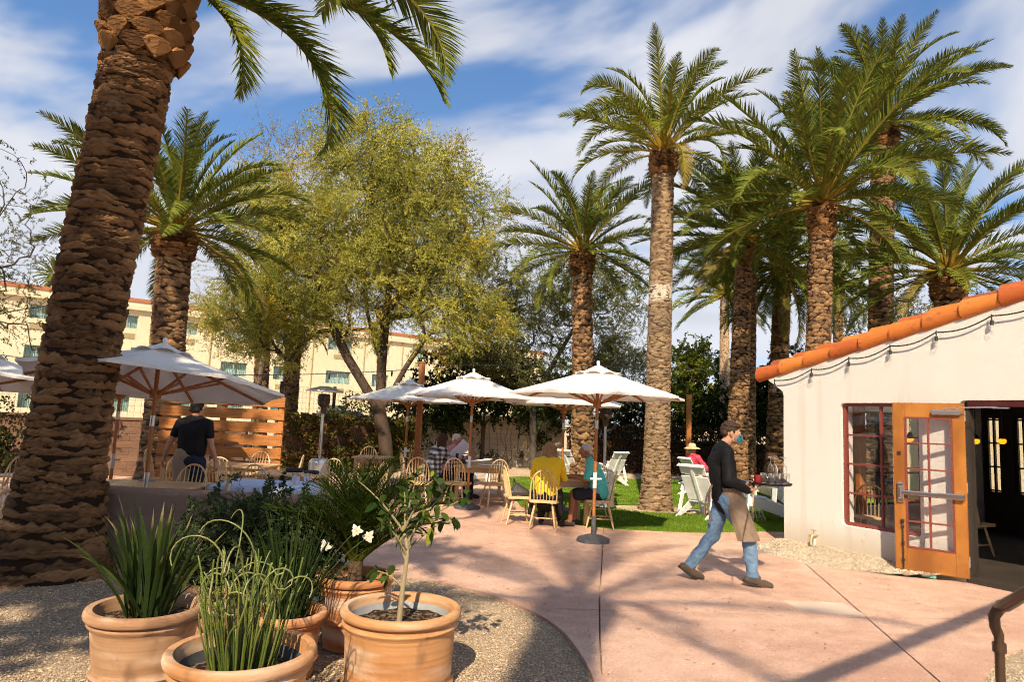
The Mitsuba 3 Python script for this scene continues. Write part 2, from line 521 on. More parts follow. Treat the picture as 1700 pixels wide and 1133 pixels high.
for j in joints:
    cut = cut.difference(j.buffer(0.007, cap_style=2))
cut = cut.difference(patch_poly.buffer(0.002))
struct_k = new_key('patio')
labels[struct_k] = {'kind': 'structure'}
for g in sorted(cut.geoms, key=lambda q: -q.area):
    if g.area > 0.02:
        put(struct_k, 'slab', MB().tm(poly_prism(g.simplify(0.004), -0.055, 0.0)), M_PATIO)
put(struct_k, 'patched_slab', MB().tm(poly_prism(patch_poly, -0.055, -0.002)), M_PATCH)

# planting-bed edging that borders the gravel
edge = MB()
for poly in (LineString(bed_curve),):
    edge.tm(poly_prism(poly.buffer(0.035, cap_style=2), -0.05, 0.012))
struct(put(None, 'bed_edging', edge, M_PATIO))


def rand_in(poly, n, rng, wfun=None):
    x0, y0, x1, y1 = poly.bounds
    import shapely
    out = []
    while sum(map(len, out)) < n:
        p = rng.uniform((x0, y0), (x1, y1), (n * 2, 2))
        p = p[shapely.contains_xy(poly, p[:, 0], p[:, 1])]
        if wfun is not None:
            p = p[rng.random(len(p)) < wfun(p)]
        out.append(p)
    return np.vstack(out)[:n]


OCT_V = np.array([[1, 0, 0], [0, 1, 0], [-1, 0, 0], [0, -1, 0], [0, 0, 1], [0, 0, -1.0]])
OCT_F = np.array([[0, 1, 4], [1, 2, 4], [2, 3, 4], [3, 0, 4], [1, 0, 5], [2, 1, 5], [3, 2, 5], [0, 3, 5]])


def scatter(points, sizes, yaw, V, Fc, cols, squash=None):
    """Copies of a small mesh turned about z, as one array."""
    n = len(points)
    c, s = np.cos(yaw), np.sin(yaw)
    sc = np.ones((n, 3)) if squash is None else squash
    v = V[None] * (sizes[:, None, None] * sc[:, None, :])
    x = v[..., 0] * c[:, None] - v[..., 1] * s[:, None]
    y = v[..., 0] * s[:, None] + v[..., 1] * c[:, None]
    v = np.stack([x, y, v[..., 2]], -1) + points[:, None]
    f = Fc[None] + (np.arange(n) * len(V))[:, None, None]
    return v.reshape(-1, 3), f.reshape(-1, 3), np.repeat(cols, len(V), 0)


def pebbles(name, poly, n, seed, size=(0.005, 0.011), near=None, zf=None, c0=(0.29, 0.205, 0.13), c1=(0.68, 0.55, 0.40)):
    rng = np.random.default_rng(seed)
    p = rand_in(poly, n, rng, near)
    z = np.zeros(n) if zf is None else zf(p)
    s = rng.uniform(*size, n)
    t = rng.random((n, 1)) ** 1.3
    col = (1 - t) * np.array(c0) + t * np.array(c1)
    v, f, c = scatter(np.c_[p, z - 0.002], s, rng.uniform(0, 6.3, n), OCT_V, OCT_F, col, np.stack([rng.uniform(.8, 1.5, n), rng.uniform(.7, 1.1, n), rng.uniform(.5, .9, n)], 1))
    return put(None, name, MB().add(v, f, c), M_VC)


def bed_height(p):
    q = np.c_[p, np.zeros(len(p))]
    return -0.012 + 0.03 * (meshkit.noise(q * 1.3) - 0.5) + 0.012 * meshkit.noise(q * 6) + 0.10 * np.exp(-((p[:, 0] + 4.2) ** 2 + (p[:, 1] - 6.5) ** 2) / 0.8)


def sheet(name, poly, step, hf, mat):
    x0, y0, x1, y1 = poly.bounds
    nx, ny = int((x1 - x0) / step) + 1, int((y1 - y0) / step) + 1
    X, Y = np.meshgrid(np.linspace(x0, x1, nx), np.linspace(y0, y1, ny))
    pts = np.c_[X.ravel(), Y.ravel()]
    import shapely
    inside = shapely.contains_xy(poly.buffer(step), pts[:, 0], pts[:, 1])
    h = hf(pts)
    i, j = np.meshgrid(np.arange(ny - 1), np.arange(nx - 1), indexing='ij')
    a = (i * nx + j).ravel()
    F = np.vstack([np.stack([a, a + 1, a + nx + 1], 1), np.stack([a, a + nx + 1, a + nx], 1)])
    F = F[inside[F].all(1)]
    return put(None, name, MB().add(np.c_[pts, h], F), mat, True)


struct(sheet('gravel_bed', gravel_poly, 0.09, lambda p: bed_height(p) - 0.006, M_GRAVEL))
stuff(pebbles('gravel', gravel_poly.intersection(sbox(-6, 2.9, 1, 7.6)), 36000, 3, zf=bed_height, near=lambda p: np.clip(4.2 / np.maximum(p[:, 1], 3.2), 0, 1) ** 2), 'loose tan pea gravel around the clay pots and the palm', 'gravel')


def strip_height(p):
    d = (p - WALL_C) @ WALL_N
    return -0.01 + 0.10 * np.clip(1 + d / 0.9, 0, 1) ** 1.5 + 0.01 * meshkit.noise(np.c_[p, 0 * p[:, 0]] * 7)


struct(sheet('gravel_strip', strip_poly, 0.06, lambda p: strip_height(p) - 0.008, M_GRAVEL))
stuff(pebbles('gravel', strip_poly, 9000, 4, zf=strip_height, size=(0.006, 0.012), c0=(0.42, 0.34, 0.25), c1=(0.72, 0.63, 0.50)), 'pale gravel strip along the foot of the white wall', 'gravel')
struct(sheet('gravel_corner', bed2, 0.08, lambda p: 0 * p[:, 0] - 0.015, M_GRAVEL))
stuff(pebbles('gravel', bed2, 5000, 5, zf=lambda p: 0 * p[:, 0] - 0.01, c0=(0.36, 0.29, 0.2), c1=(0.66, 0.58, 0.44)), 'pale gravel under the bronze handrail post', 'gravel')

# lawn with wells of bare earth round the palms
wells = [Polygon([(3.15 + 1.25 * math.cos(a) * (1 + .15 * math.sin(3 * a)), 14.4 + 0.85 * math.sin(a)) for a in np.arange(24) * math.pi / 12]),
         Polygon([(2.1 + 1.1 * math.cos(a), 19.0 + 0.9 * math.sin(a)) for a in np.arange(20) * math.pi / 10]), Polygon([(5.7 + 1.0 * math.cos(a), 17 + 0.9 * math.sin(a)) for a in np.arange(20) * math.pi / 10]),
         LineString([(1.6, 13.9), (2.6, 14.3), (3.5, 13.8), (4.4, 13.7)]).buffer(0.22)]
lawn_cut = lawn_poly
for w in wells:
    lawn_cut = lawn_cut.difference(w)
struct(put(None, 'lawn', MB().tm(poly_prism(lawn_cut, -0.05, 0.006)), M_LAWN))
rng = np.random.default_rng(11)
NB = 150000
p = rand_in(lawn_cut, NB, rng, lambda q: np.clip((12.0 / q[:, 1]) ** 2, 0, 1) * (q[:, 0] < 0.42 * q[:, 1] + 1.0))
hgt, yaw = rng.uniform(0.018, 0.042, NB), rng.uniform(0, 6.3, NB)
t = rng.random((NB, 1))
patchy = meshkit.noise(np.c_[p, 0 * p[:, 0]] * 1.6)[:, None]
gcol = ((1 - t) * np.array([0.09, 0.18, 0.014]) + t * np.array([0.24, 0.35, 0.05])) * (0.75 + 0.5 * patchy)
BV = np.array([[-0.14, 0, 0], [0.14, 0, 0], [0.25, 0.3, 1.0]])
v, f, c = scatter(np.c_[p, np.full(NB, 0.004)], hgt, yaw, BV, np.array([[0, 1, 2]]), gcol, np.stack([rng.uniform(.8, 1.4, NB), rng.uniform(-1, 2, NB), np.ones(NB)], 1))
stuff(put(None, 'grass', MB().add(v, f, c), M_LEAF), 'bright green short grass of the lawn behind the tables', 'grass')
# sandy path behind the lawn
pth = Polygon(smooth_path([(-1.2, 18.6), (0.2, 20.6), (2.5, 21.6), (6, 22.2), (12, 22.5)], 30).tolist() + [(12, 25), (-4, 25)]).difference(lawn_poly.buffer(0.002))
struct(put(None, 'path', MB().tm(poly_prism(pth, -0.05, 0.012)), M_DIRT))

# fallen leaf bits and grit that lie about on the paving
rng = np.random.default_rng(77)
NL = 420
p = rand_in(sbox(-1.2, 4.6, 5.6, 11.0).intersection(patio).difference(inner), NL, rng, lambda q: np.where(meshkit.noise(np.c_[q, 0 * q[:, 0]] * .9) > .5, 1.0, .25))
LV = np.array([[-.5, 0, 0], [0, .16, .12], [.5, 0, .02], [0, -.16, .10]])
tt = rng.random((NL, 1))
v, f, c = scatter(np.c_[p, np.full(NL, .004)], rng.uniform(.008, .035, NL), rng.uniform(0, 6.3, NL), LV, np.array([[0, 1, 2], [0, 2, 3]]), (1 - tt) * np.array([.10, .06, .03]) + tt * np.array([.45, .33, .16]), np.stack([np.ones(NL), rng.uniform(.4, 1.4, NL), rng.uniform(.5, 2, NL)], 1))
stuff(put(None, 'leaf_litter', MB().add(v, f, c), M_VC), 'small dry leaves and grit scattered on the pink paving', 'leaf litter')
edge_band = LineString(bed_curve).buffer(.16).difference(gravel_poly)
stuff(pebbles('gravel', edge_band, 700, 6, size=(.003, .007), zf=lambda p: 0 * p[:, 0] + .012), 'stray gravel spilled on the paving along the bed edging', 'gravel')


# ------------------------------------------------------------------ palms
def frond_mesh(L, elev, droop, roll=0.0, seed=0, N=95, leaf=0.42, segs=2, dry=0.0, tint=(1, 1, 1), wid=1.0):
    """A feather leaf that starts at the origin and leaves it along +x at the elevation elev, bending down by droop (radians)."""
    rng = np.random.default_rng(seed)
    m = 22
    s = np.linspace(0, 1, m)
    ang = elev - droop * (0.25 * s + 0.75 * s ** 2.2)
    dx, dz = np.cos(ang), np.sin(ang)
    ds = L / (m - 1)
    P = np.stack([np.r_[0, np.cumsum((dx[1:] + dx[:-1]) / 2 * ds)], 0.06 * L * roll * s ** 2, np.r_[0, np.cumsum((dz[1:] + dz[:-1]) / 2 * ds)]], 1)
    tg = np.stack([dx, 0.12 * roll * s, dz], 1)
    tg /= np.linalg.norm(tg, axis=1, keepdims=True)
    mb = MB()
    rr = 0.030 * (L / 3) * (1 - s) ** 0.7 + 0.004
    rr[:3] *= np.array([2.0, 1.6, 1.2])
    sc = np.array(tint)
    rc = (1 - s[:, None] ** 0.6) * np.array([0.40, 0.27, 0.045]) + s[:, None] ** 0.6 * np.array([0.20, 0.21, 0.05])
    mb.tube(P[:], rr, 4, rc * sc, False)
    u = np.linspace(0.13, 0.995, N)
    u = np.r_[u, u + 0.5 / N * 0.86]
    side = np.r_[np.ones(N), -np.ones(N)]
    u = np.clip(u + rng.normal(0, 0.002, 2 * N), 0, 1)
    n = 2 * N
    base = np.stack([np.interp(u, s, P[:, k]) for k in range(3)], 1)
    t = np.stack([np.interp(u, s, tg[:, k]) for k in range(3)], 1)
    t /= np.linalg.norm(t, axis=1, keepdims=True)
    lat = np.cross(t, [0, 1.0, 0])                    # rachis normal (upwards)
    upv = -lat
    upv *= np.where(upv[:, 2:3] < 0, -1, 1) if abs(elev) < 1.2 and droop < 1.0 else 1
    upv = np.stack([-t[:, 2], 0 * t[:, 0], t[:, 0]], 1)
    sidev = np.array([0, 1.0, 0]) * side[:, None]
    cr, sr = math.cos(roll), math.sin(roll)
    sv = sidev * cr + upv * sr * side[:, None]
    uv_ = upv * cr - np.array([0, 1.0, 0]) * sr
    prof = np.clip(np.minimum(0.35 + (u - 0.13) / 0.22, 1) * np.minimum(1, 0.22 + (1 - u) / 0.32), 0.1, 1)
    ll = leaf * (L / 3) ** 0.6 * prof * rng.uniform(0.85, 1.12, n)
    fw = 0.75 + 0.75 * u ** 1.5 + rng.normal(0, 0.09, n)
    lift = 0.45 + rng.normal(0, 0.20, n)
    d = t * fw[:, None] + sv + uv_ * lift[:, None]
    d /= np.linalg.norm(d, axis=1, keepdims=True)
    wv = t - d * (t * d).sum(1, keepdims=True)
    wv /= np.linalg.norm(wv, axis=1, keepdims=True)
    wv = wv * 0.8 + uv_ * 0.5 * rng.normal(0, 1, (n, 1))
    w = 0.024 * wid * (L / 3) ** 0.5 * (0.6 + 0.4 * prof)
    g = np.array([0, 0, -1.0])
    mid = base + d * ll[:, None] * 0.5
    tip = base + d * ll[:, None] + g * (ll * rng.uniform(0.02, 0.16, n))[:, None]
    V = np.stack([base - wv * w[:, None] * .5, base + wv * w[:, None] * .5, mid - wv * w[:, None] * .55, mid + wv * w[:, None] * .55, tip], 1)
    Fc = np.array([[0, 1, 3], [0, 3, 2], [2, 3, 4]])
    f = Fc[None] + (np.arange(n) * 5)[:, None, None]
    k = rng.random((n, 1))
    young = rng.random()
    col = (1 - k) * np.array([0.055, 0.092, 0.021]) + k * np.array([0.18 + .11 * young, 0.22 + .09 * young, 0.04])
    col = col * (1 - dry) + dry * np.array([0.34, 0.22, 0.09])
    col = col * sc
    col5 = np.repeat(col[:, None], 5, 1).copy()
    col5[:, :2] = 0.6 * col5[:, :2] + 0.4 * np.array([0.28, 0.25, 0.05]) * sc
    mb.add(V.reshape(-1, 3), f.reshape(-1, 3), col5.reshape(-1, 3))
    return mb


FRONDS = {}


def frond_variant(e, dr_, seed, **k):
    key = (e, dr_, seed, tuple(sorted(k.items())))
    if key not in FRONDS:
        FRONDS[key] = shape(frond_mesh(3.0, e, dr_, roll=[0.5, -0.5, 0.15, -0.2][seed % 4], seed=seed * 13 + int(e * 10) + 50, **k), M_PALM, False)
    return FRONDS[key]


def trunk_mesh(path, radii, pitch, amp, seed=0, c0=(0.030, 0.018, 0.011), c1=(0.52, 0.305, 0.15), nscale=7, res=(9, 5), bands=(), near=False, core=1.0):
    """A date palm's trunk: a dark fibrous core, and the lens-shaped scars of old leaves that stand proud of it in staggered rows."""
    rng = np.random.default_rng(seed + 1)
    path = np.asarray(path, float)
    radii = np.asarray(radii, float)
    z0, z1 = path[0, 2], path[-1, 2]
    zz = np.linspace(z0, z1, 60)
    nth = 40
    th = np.arange(nth) * 2 * math.pi / nth
    it = lambda z: [np.interp(z, path[:, 2], a) for a in (path[:, 0], path[:, 1], radii)]
    cx, cy, r = it(zz)
    V = np.stack([cx[:, None] + (r[:, None] - amp * .55) * np.cos(th), cy[:, None] + (r[:, None] - amp * .55) * np.sin(th), np.broadcast_to(zz[:, None], (60, nth))], -1)
    i, j = np.meshgrid(np.arange(59), np.arange(nth), indexing='ij')
    a, b = (i * nth + j).ravel(), (i * nth + (j + 1) % nth).ravel()
    core_mb = MB().add(V.reshape(-1, 3), np.vstack([np.stack([a, b, b + nth], 1), np.stack([a, b + nth, a + nth], 1)]), np.array(c0) * core)
    nu, nw = res
    u, w = np.meshgrid(np.linspace(-1, 1, nu), np.linspace(-1, 1, nw), indexing='ij')
    plates = []
    z = z0
    row = 0
    while z < z1 + pitch:
        loc = pitch * (1 + .35 * (np.interp(z, [z0, z1], [1, -.6]) if near else 0))
        n = max(4, int(round(nscale * rng.uniform(.9, 1.12))))
        ph = rng.uniform(0, 6.283) if near else (row % 2) * math.pi / n + rng.normal(0, .25) / n
        for k in range(n):
            plates.append((z + rng.normal(0, .16) * loc, ph + (k + rng.normal(0, .10)) * 2 * math.pi / n, math.pi / n * rng.uniform(1.0, 1.4), loc * (rng.uniform(.46, .74) if near else rng.uniform(.54, .80)), rng.uniform(.55, 1.3), rng.random(), rng.normal(0, .3)))
        z += loc
        row += 1
    P = np.array(plates)
    m = len(P)
    zc, tc, hw, hh, pr, tn, sl = (P[:, q][:, None, None] for q in range(7))
    edge = np.clip(1 - np.abs(u) ** 2.3, 0, 1) ** .75
    q3 = np.stack([np.broadcast_to(tc + u * hw, (m, nu, nw)) * 3, np.broadcast_to(zc, (m, nu, nw)) * 9 + w * .6, np.broadcast_to(pr * 9, (m, nu, nw))], -1)
    nz1 = meshkit.noise(q3 * 2.2, seed) - .5
    nz2 = meshkit.noise(q3 * 7.0, seed + 3) - .5
    rag = (.75 if near else .5)
    Z = zc + w * hh * edge * (1 + .7 * nz1) + hh * (sl * u + .9 * nz1 - .25 * np.abs(u)) + rag * hh * nz2 * (np.abs(w) > .5)
    TH = tc + u * hw
    px, py, R0 = it(Z)
    dome = (1 - np.abs(w) ** 4.5) * (1 - np.abs(u) ** 5)
    am = np.interp(Z, path[:, 2], np.broadcast_to(amp, len(path)))
    R = R0 + am * (-.75 + dome * (1.05 * pr + .45 * w) + .6 * nz1 * dome + (1.2 if near else .35) * nz2 * dome)
    X, Y = px + R * np.cos(TH), py + R * np.sin(TH)
    t = np.clip((.12 + .62 * tn + .55 * nz2 + .4 * nz1) * (.35 + .65 * dome), 0, 1)[..., None]
    C = (1 - t) * np.array(c0) * 2.2 + t * np.array(c1)
    for zb, hwid, ccol, mixv in bands:
        wgt = (mixv * np.exp(-((Z - zb) / hwid) ** 4))[..., None]
        C = C * (1 - wgt) + wgt * np.array(ccol) * (.7 + .6 * (nz2[..., None] + .5))
    V = np.stack([X, Y, Z], -1).reshape(m, -1, 3)
    i, j = np.meshgrid(np.arange(nu - 1), np.arange(nw - 1), indexing='ij')
    a = (i * nw + j).ravel()
    F = np.vstack([np.stack([a, a + nw, a + nw + 1], 1), np.stack([a, a + nw + 1, a + 1], 1)])
    return core_mb, V, F, C.reshape(m, -1, 3)


def boot_mesh(w, h, d):
    """The stub of a cut leaf: a wedge that hugs the trunk at its foot and stands out at its top; +x is outwards."""
    xs = [(-0.02, -.42, 0), (-0.02, .42, 0), (0.02, 0, -.55), (d * .45, -.36, .42), (d * .45, .36, .42), (d * .62, 0, .30), (d * .35, -.5, .12), (d * .35, .5, .12), (0.0, -.3, .55), (0.0, .3, .55), (d * .30, 0, -.25), (d * .66, -.16, .46), (d * .66, .16, .46)]
    v = np.array([(x, y * w, z * h) for x, y, z in xs])
    return trimesh.convex.convex_hull(v)


def palm(label, base, crown, r0, r1, L, n=46, seed=0, top=0.0, low=-0.35, pitch=0.075, amp=0.02, group='date palms round the courtyard', boots=True, boot_h=0.55, lean=None, flare=1.35, tk={}, droopk=1.0, tint=(1, 1, 1), N=104, parts_boots=False, wid=1.0, line=None):
    key = thing('palm_tree', label, 'palm tree', group)
    base, crown = np.asarray(base, float), np.asarray(crown, float)
    H = crown[2] - base[2]
    mid = base * 0.5 + crown * 0.5 + (np.array(lean + (0,)) if lean else 0)
    path = smooth_path([base + [0, 0, -0.05], base * .75 + mid * .25 + [0, 0, 0], mid, crown], 30)
    if line is not None:
        path = smooth_path(line, 40)
    path = path[np.argsort(path[:, 2])]
    tt = (path[:, 2] - base[2]) / H
    rad = r0 + (r1 - r0) * np.clip(tt, 0, 1) + r0 * (flare - 1) * np.exp(-tt * H / 0.5)
    cm, PV, PF, PC = trunk_mesh(path, rad, pitch, amp, seed, res=(19, 9) if parts_boots else (7, 5), near=parts_boots, **tk)
    tr = put(key, 'trunk', cm, M_BARK, True)
    facing = np.argsort(PV[:, :, 1].mean(1)) if parts_boots else []
    own = set(facing[:225].tolist()) if parts_boots else set()
    for q in sorted(own):
        put(tr, 'leaf_scar', MB().add(PV[q], PF, PC[q]), M_BARK, True)
    rest = [q for q in range(len(PV)) if q not in own]
    mb = MB()
    nv = PV.shape[1]
    mb.add(PV[rest].reshape(-1, 3), (PF[None] + (np.arange(len(rest)) * nv)[:, None, None]).reshape(-1, 3), PC[rest].reshape(-1, 3))
    labels[put(tr, 'leaf_scars', mb, M_BARK, True)] = {'kind': 'stuff'}
    rng = np.random.default_rng(seed + 100)
    # collar of cut leaf bases under the crown
    if boots:
        mb, cells = MB(), []
        rows = 8
        for i in range(rows):
            zc = crown[2] - boot_h + boot_h * 1.02 * i / (rows - 1)
            rb = r1 * (1.0 + 0.26 * math.sin(math.pi * (0.15 + 0.7 * i / rows)))
            nb = 9
            for j in range(nb):
                a = 2 * math.pi * (j + 0.5 * (i % 2)) / nb + rng.normal(0, .06)
                w = 2 * math.pi * rb / nb * 1.05
                m = boot_mesh(w * rng.uniform(.85, 1.1), boot_h / rows * 1.55, r1 * .50 * rng.uniform(.7, 1.15))
                q = np.clip(rng.normal(.5, .28), 0, 1)
                col = (1 - q) * np.array([0.06, 0.027, 0.012]) + q * np.array([0.34, 0.175, 0.07])
                vv = m.vertices @ rotz(a).T + np.array([crown[0] + rb * .88 * math.cos(a), crown[1] + rb * .88 * math.sin(a), zc])
                cells.append((vv, m.faces, col))
        if parts_boots:
            for vv, ff, col in cells:
                put(tr, 'leaf_base', MB().add(vv, ff, col), M_BARK)
        else:
            for vv, ff, col in cells:
                mb.add(vv, ff, col)
            labels[put(tr, 'leaf_bases', mb, M_BARK)] = {'kind': 'stuff'}
    ga = math.pi * (3 - math.sqrt(5))
    for i in range(n):
        q = (i + .5) / n
        e = 1.50 - (1.50 - low) * q ** 1.05 + rng.normal(0, 0.05)
        eb = round(e / 0.12) * 0.12
        dd = [0.5, 0.85, 1.25][int(rng.integers(3))] * droopk
        sc = L / 3.0 * (0.82 + 0.18 * math.sin(math.pi * min(1, q * 1.2))) * rng.uniform(.92, 1.06)
        a = i * ga + rng.normal(0, .12)
        dry = 0.55 if (q > 0.95 and rng.random() < .5) else 0.0
        d = frond_variant(round(eb, 2), round(dd, 2), int(rng.integers(4)), N=N, dry=dry, tint=tint, wid=wid)
        m = np.eye(4)
        m[:3, :3] = rotz(a) * sc
        off = r1 * (0.15 + 0.75 * q)
        m[:3, 3] = crown + np.array([off * math.cos(a), off * math.sin(a), 0.05 + 0.28 * (1 - q)])
        scene[new_key(f'{key}__frond')] = {**d, 'to_world': T(m.tolist())}
    return key


OLD = dict(c0=(0.028, 0.015, 0.008), c1=(0.37, 0.205, 0.095))
P1 = palm('huge leaning palm at the left front with a thick ridged trunk and drooping fronds', (-4.25, 6.6, 0), (-3.87, 6.58, 6.1), 0.325, 0.325, 3.9, n=14, seed=1, pitch=0.064, amp=0.024, flare=1.9, line=[(-4.27, 6.6, -.05), (-4.22, 6.6, .6), (-4.19, 6.6, 1.5), (-4.165, 6.6, 2.05), (-4.12, 6.6, 2.94), (-4.035, 6.6, 3.86), (-3.93, 6.59, 5.14), (-3.87, 6.58, 6.1)], low=1.0, boot_h=0.95, parts_boots=True,
          tk=dict(nscale=6, **OLD), N=110, droopk=0.45)


def solve_frond(L, x, z):
    """Elevation and droop of a leaf of length L whose tip lies at (x, z) from its foot."""
    q = np.linspace(0, 1, 22)
    best = (9e9, 0, 0)
    for e in np.arange(-.6, 1.5, .03):
        for d in np.arange(.2, 3.2, .05):
            a = e - d * (.25 * q + .75 * q ** 2.2)
            err = (np.cos(a).mean() * L - x) ** 2 + (np.sin(a).mean() * L - z) ** 2
            if err < best[0]:
                best = (err, e, d)
    return best[1], best[2]


for i, (L, x, z, az, rl) in enumerate(((3.25, 2.80, -1.10, 4, .35), (3.05, 2.45, -1.32, -14, -.25), (2.05, 1.50, -1.10, 14, .3), (1.65, .75, -1.30, -6, .2), (3.4, 2.1, -1.0, -30, .3), (4.0, 2.95, -.25, 30, -.5), (3.6, 2.2, -.9, 62, .3), (1.7, .95, -.95, 118, .2), (3.9, 2.6, .2, -40, .4))):
    e, d = solve_frond(L, x, z)
    fm = frond_mesh(L, e, d, roll=rl, seed=900 + i, N=150, leaf=.46)
    v, f = fm.arr()
    az = math.radians(az)
    put(P1, 'frond', MB().add(v @ rotz(az).T + np.array([-3.87 + .25 * math.cos(az), 6.58 + .25 * math.sin(az), 6.05]), f, fm.col()), M_PALM)

palm('palm with a full crown standing behind the big leaning trunk at the left', (-7.25, 14.5, 0), (-7.4, 14.5, 5.35), 0.36, 0.345, 3.0, seed=2, n=52, low=-0.5, pitch=0.085, amp=0.022, boot_h=0.5)
palm('palm rising behind the two seated diners at the small table', (2.1, 19.0, 0), (1.9, 19.0, 6.45), 0.31, 0.27, 2.75, seed=3, n=44, low=-0.45, pitch=0.095, amp=0.026, tk=dict(nscale=8))
palm('tall palm in the lawn with a pale scar halfway up its smooth trunk', (3.17, 14.64, 0), (3.2, 14.64, 7.7), 0.275, 0.235, 2.55, seed=4, n=38, low=-0.15, pitch=0.05, amp=0.012, boot_h=0.45, droopk=1.6,
     tk=dict(c0=(0.075, 0.05, 0.03), c1=(0.50, 0.35, 0.21), nscale=8, bands=((4.55, .19, (.70, .62, .52), .75), (3.95, .25, (.20, .15, .11), .5))), tint=(1.25, 1.2, 1.0))
palm('palm right behind the walking waiter', (5.62, 17.0, 0), (5.83, 17.0, 6.4), 0.265, 0.20, 2.9, seed=5, n=48, low=-0.6, pitch=0.07, amp=0.02)
palm('palm behind the tiled roof with a bulbous ring of cut leaf bases', (6.0, 13.5, 0), (6.2, 13.5, 6.25), 0.255, 0.215, 3.15, seed=6, n=48, low=-0.3, pitch=0.075, amp=0.024, boot_h=0.6, tk=dict(nscale=8))
palm('tallest palm at the upper right with a dense dark crown', (10.2, 19.0, 0), (10.55, 19.0, 10.6), 0.33, 0.31, 3.35, seed=7, n=60, low=-0.75, pitch=0.08, amp=0.02)
palm('short palm whose crown spreads just over the tiled roof at the right edge', (9.97, 15.5, 0), (10.05, 15.5, 5.45), 0.33, 0.30, 2.9, seed=8, n=48, low=-0.45, pitch=0.09, amp=0.03)
palm('slim distant palm with a smooth pale trunk between two nearer palms', (8.5, 27.0, 0), (8.46, 27.0, 6.9), 0.22, 0.17, 2.9, seed=9, n=40, low=-0.6, pitch=0.08, amp=0.006, boots=False, tk=dict(c0=(0.20, 0.14, 0.09), c1=(0.58, 0.44, 0.30)), N=60, wid=1.3)
palm('dark palm with hanging lower fronds behind the white building corner', (7.75, 20.0, 0), (8.0, 20.0, 6.4), 0.29, 0.24, 3.0, seed=10, n=52, low=-1.15, pitch=0.08, amp=0.025, tint=(0.8, 0.85, 0.9))
palm('slender palm trunk close behind the palm beside the waiter', (6.7, 19.2, 0), (6.75, 19.2, 7.1), 0.20, 0.17, 2.6, seed=21, n=36, low=-0.9, pitch=0.07, amp=0.02)
palm('small far palm showing between trunks above the low end of the roof', (13.99, 29.0, 0), (13.98, 29.0, 8.0), 0.22, 0.2, 2.9, seed=11, n=36, low=-1.2, pitch=0.1, amp=0.02, N=60, wid=1.4)
palm('left one of two palm trunks in front of the yellow hotel', (-8.63, 24.0, 0), (-8.85, 24.0, 5.6), 0.26, 0.25, 1.7, seed=12, n=24, low=-0.7, pitch=0.08, amp=0.02)
palm('right one of two palm trunks in front of the yellow hotel', (-7.0, 22.0, 0), (-7.07, 22.0, 4.35), 0.26, 0.25, 1.6, seed=13, n=22, low=-0.6, pitch=0.08, amp=0.025)
palm('tiny palm crown poking up above the hotel roof at the far left', (-47.0, 69.0, 0), (-47.0, 69.0, 14.2), 0.3, 0.3, 2.6, seed=14, n=44, low=-0.9, pitch=0.2, amp=0.02, N=40, wid=2.6)


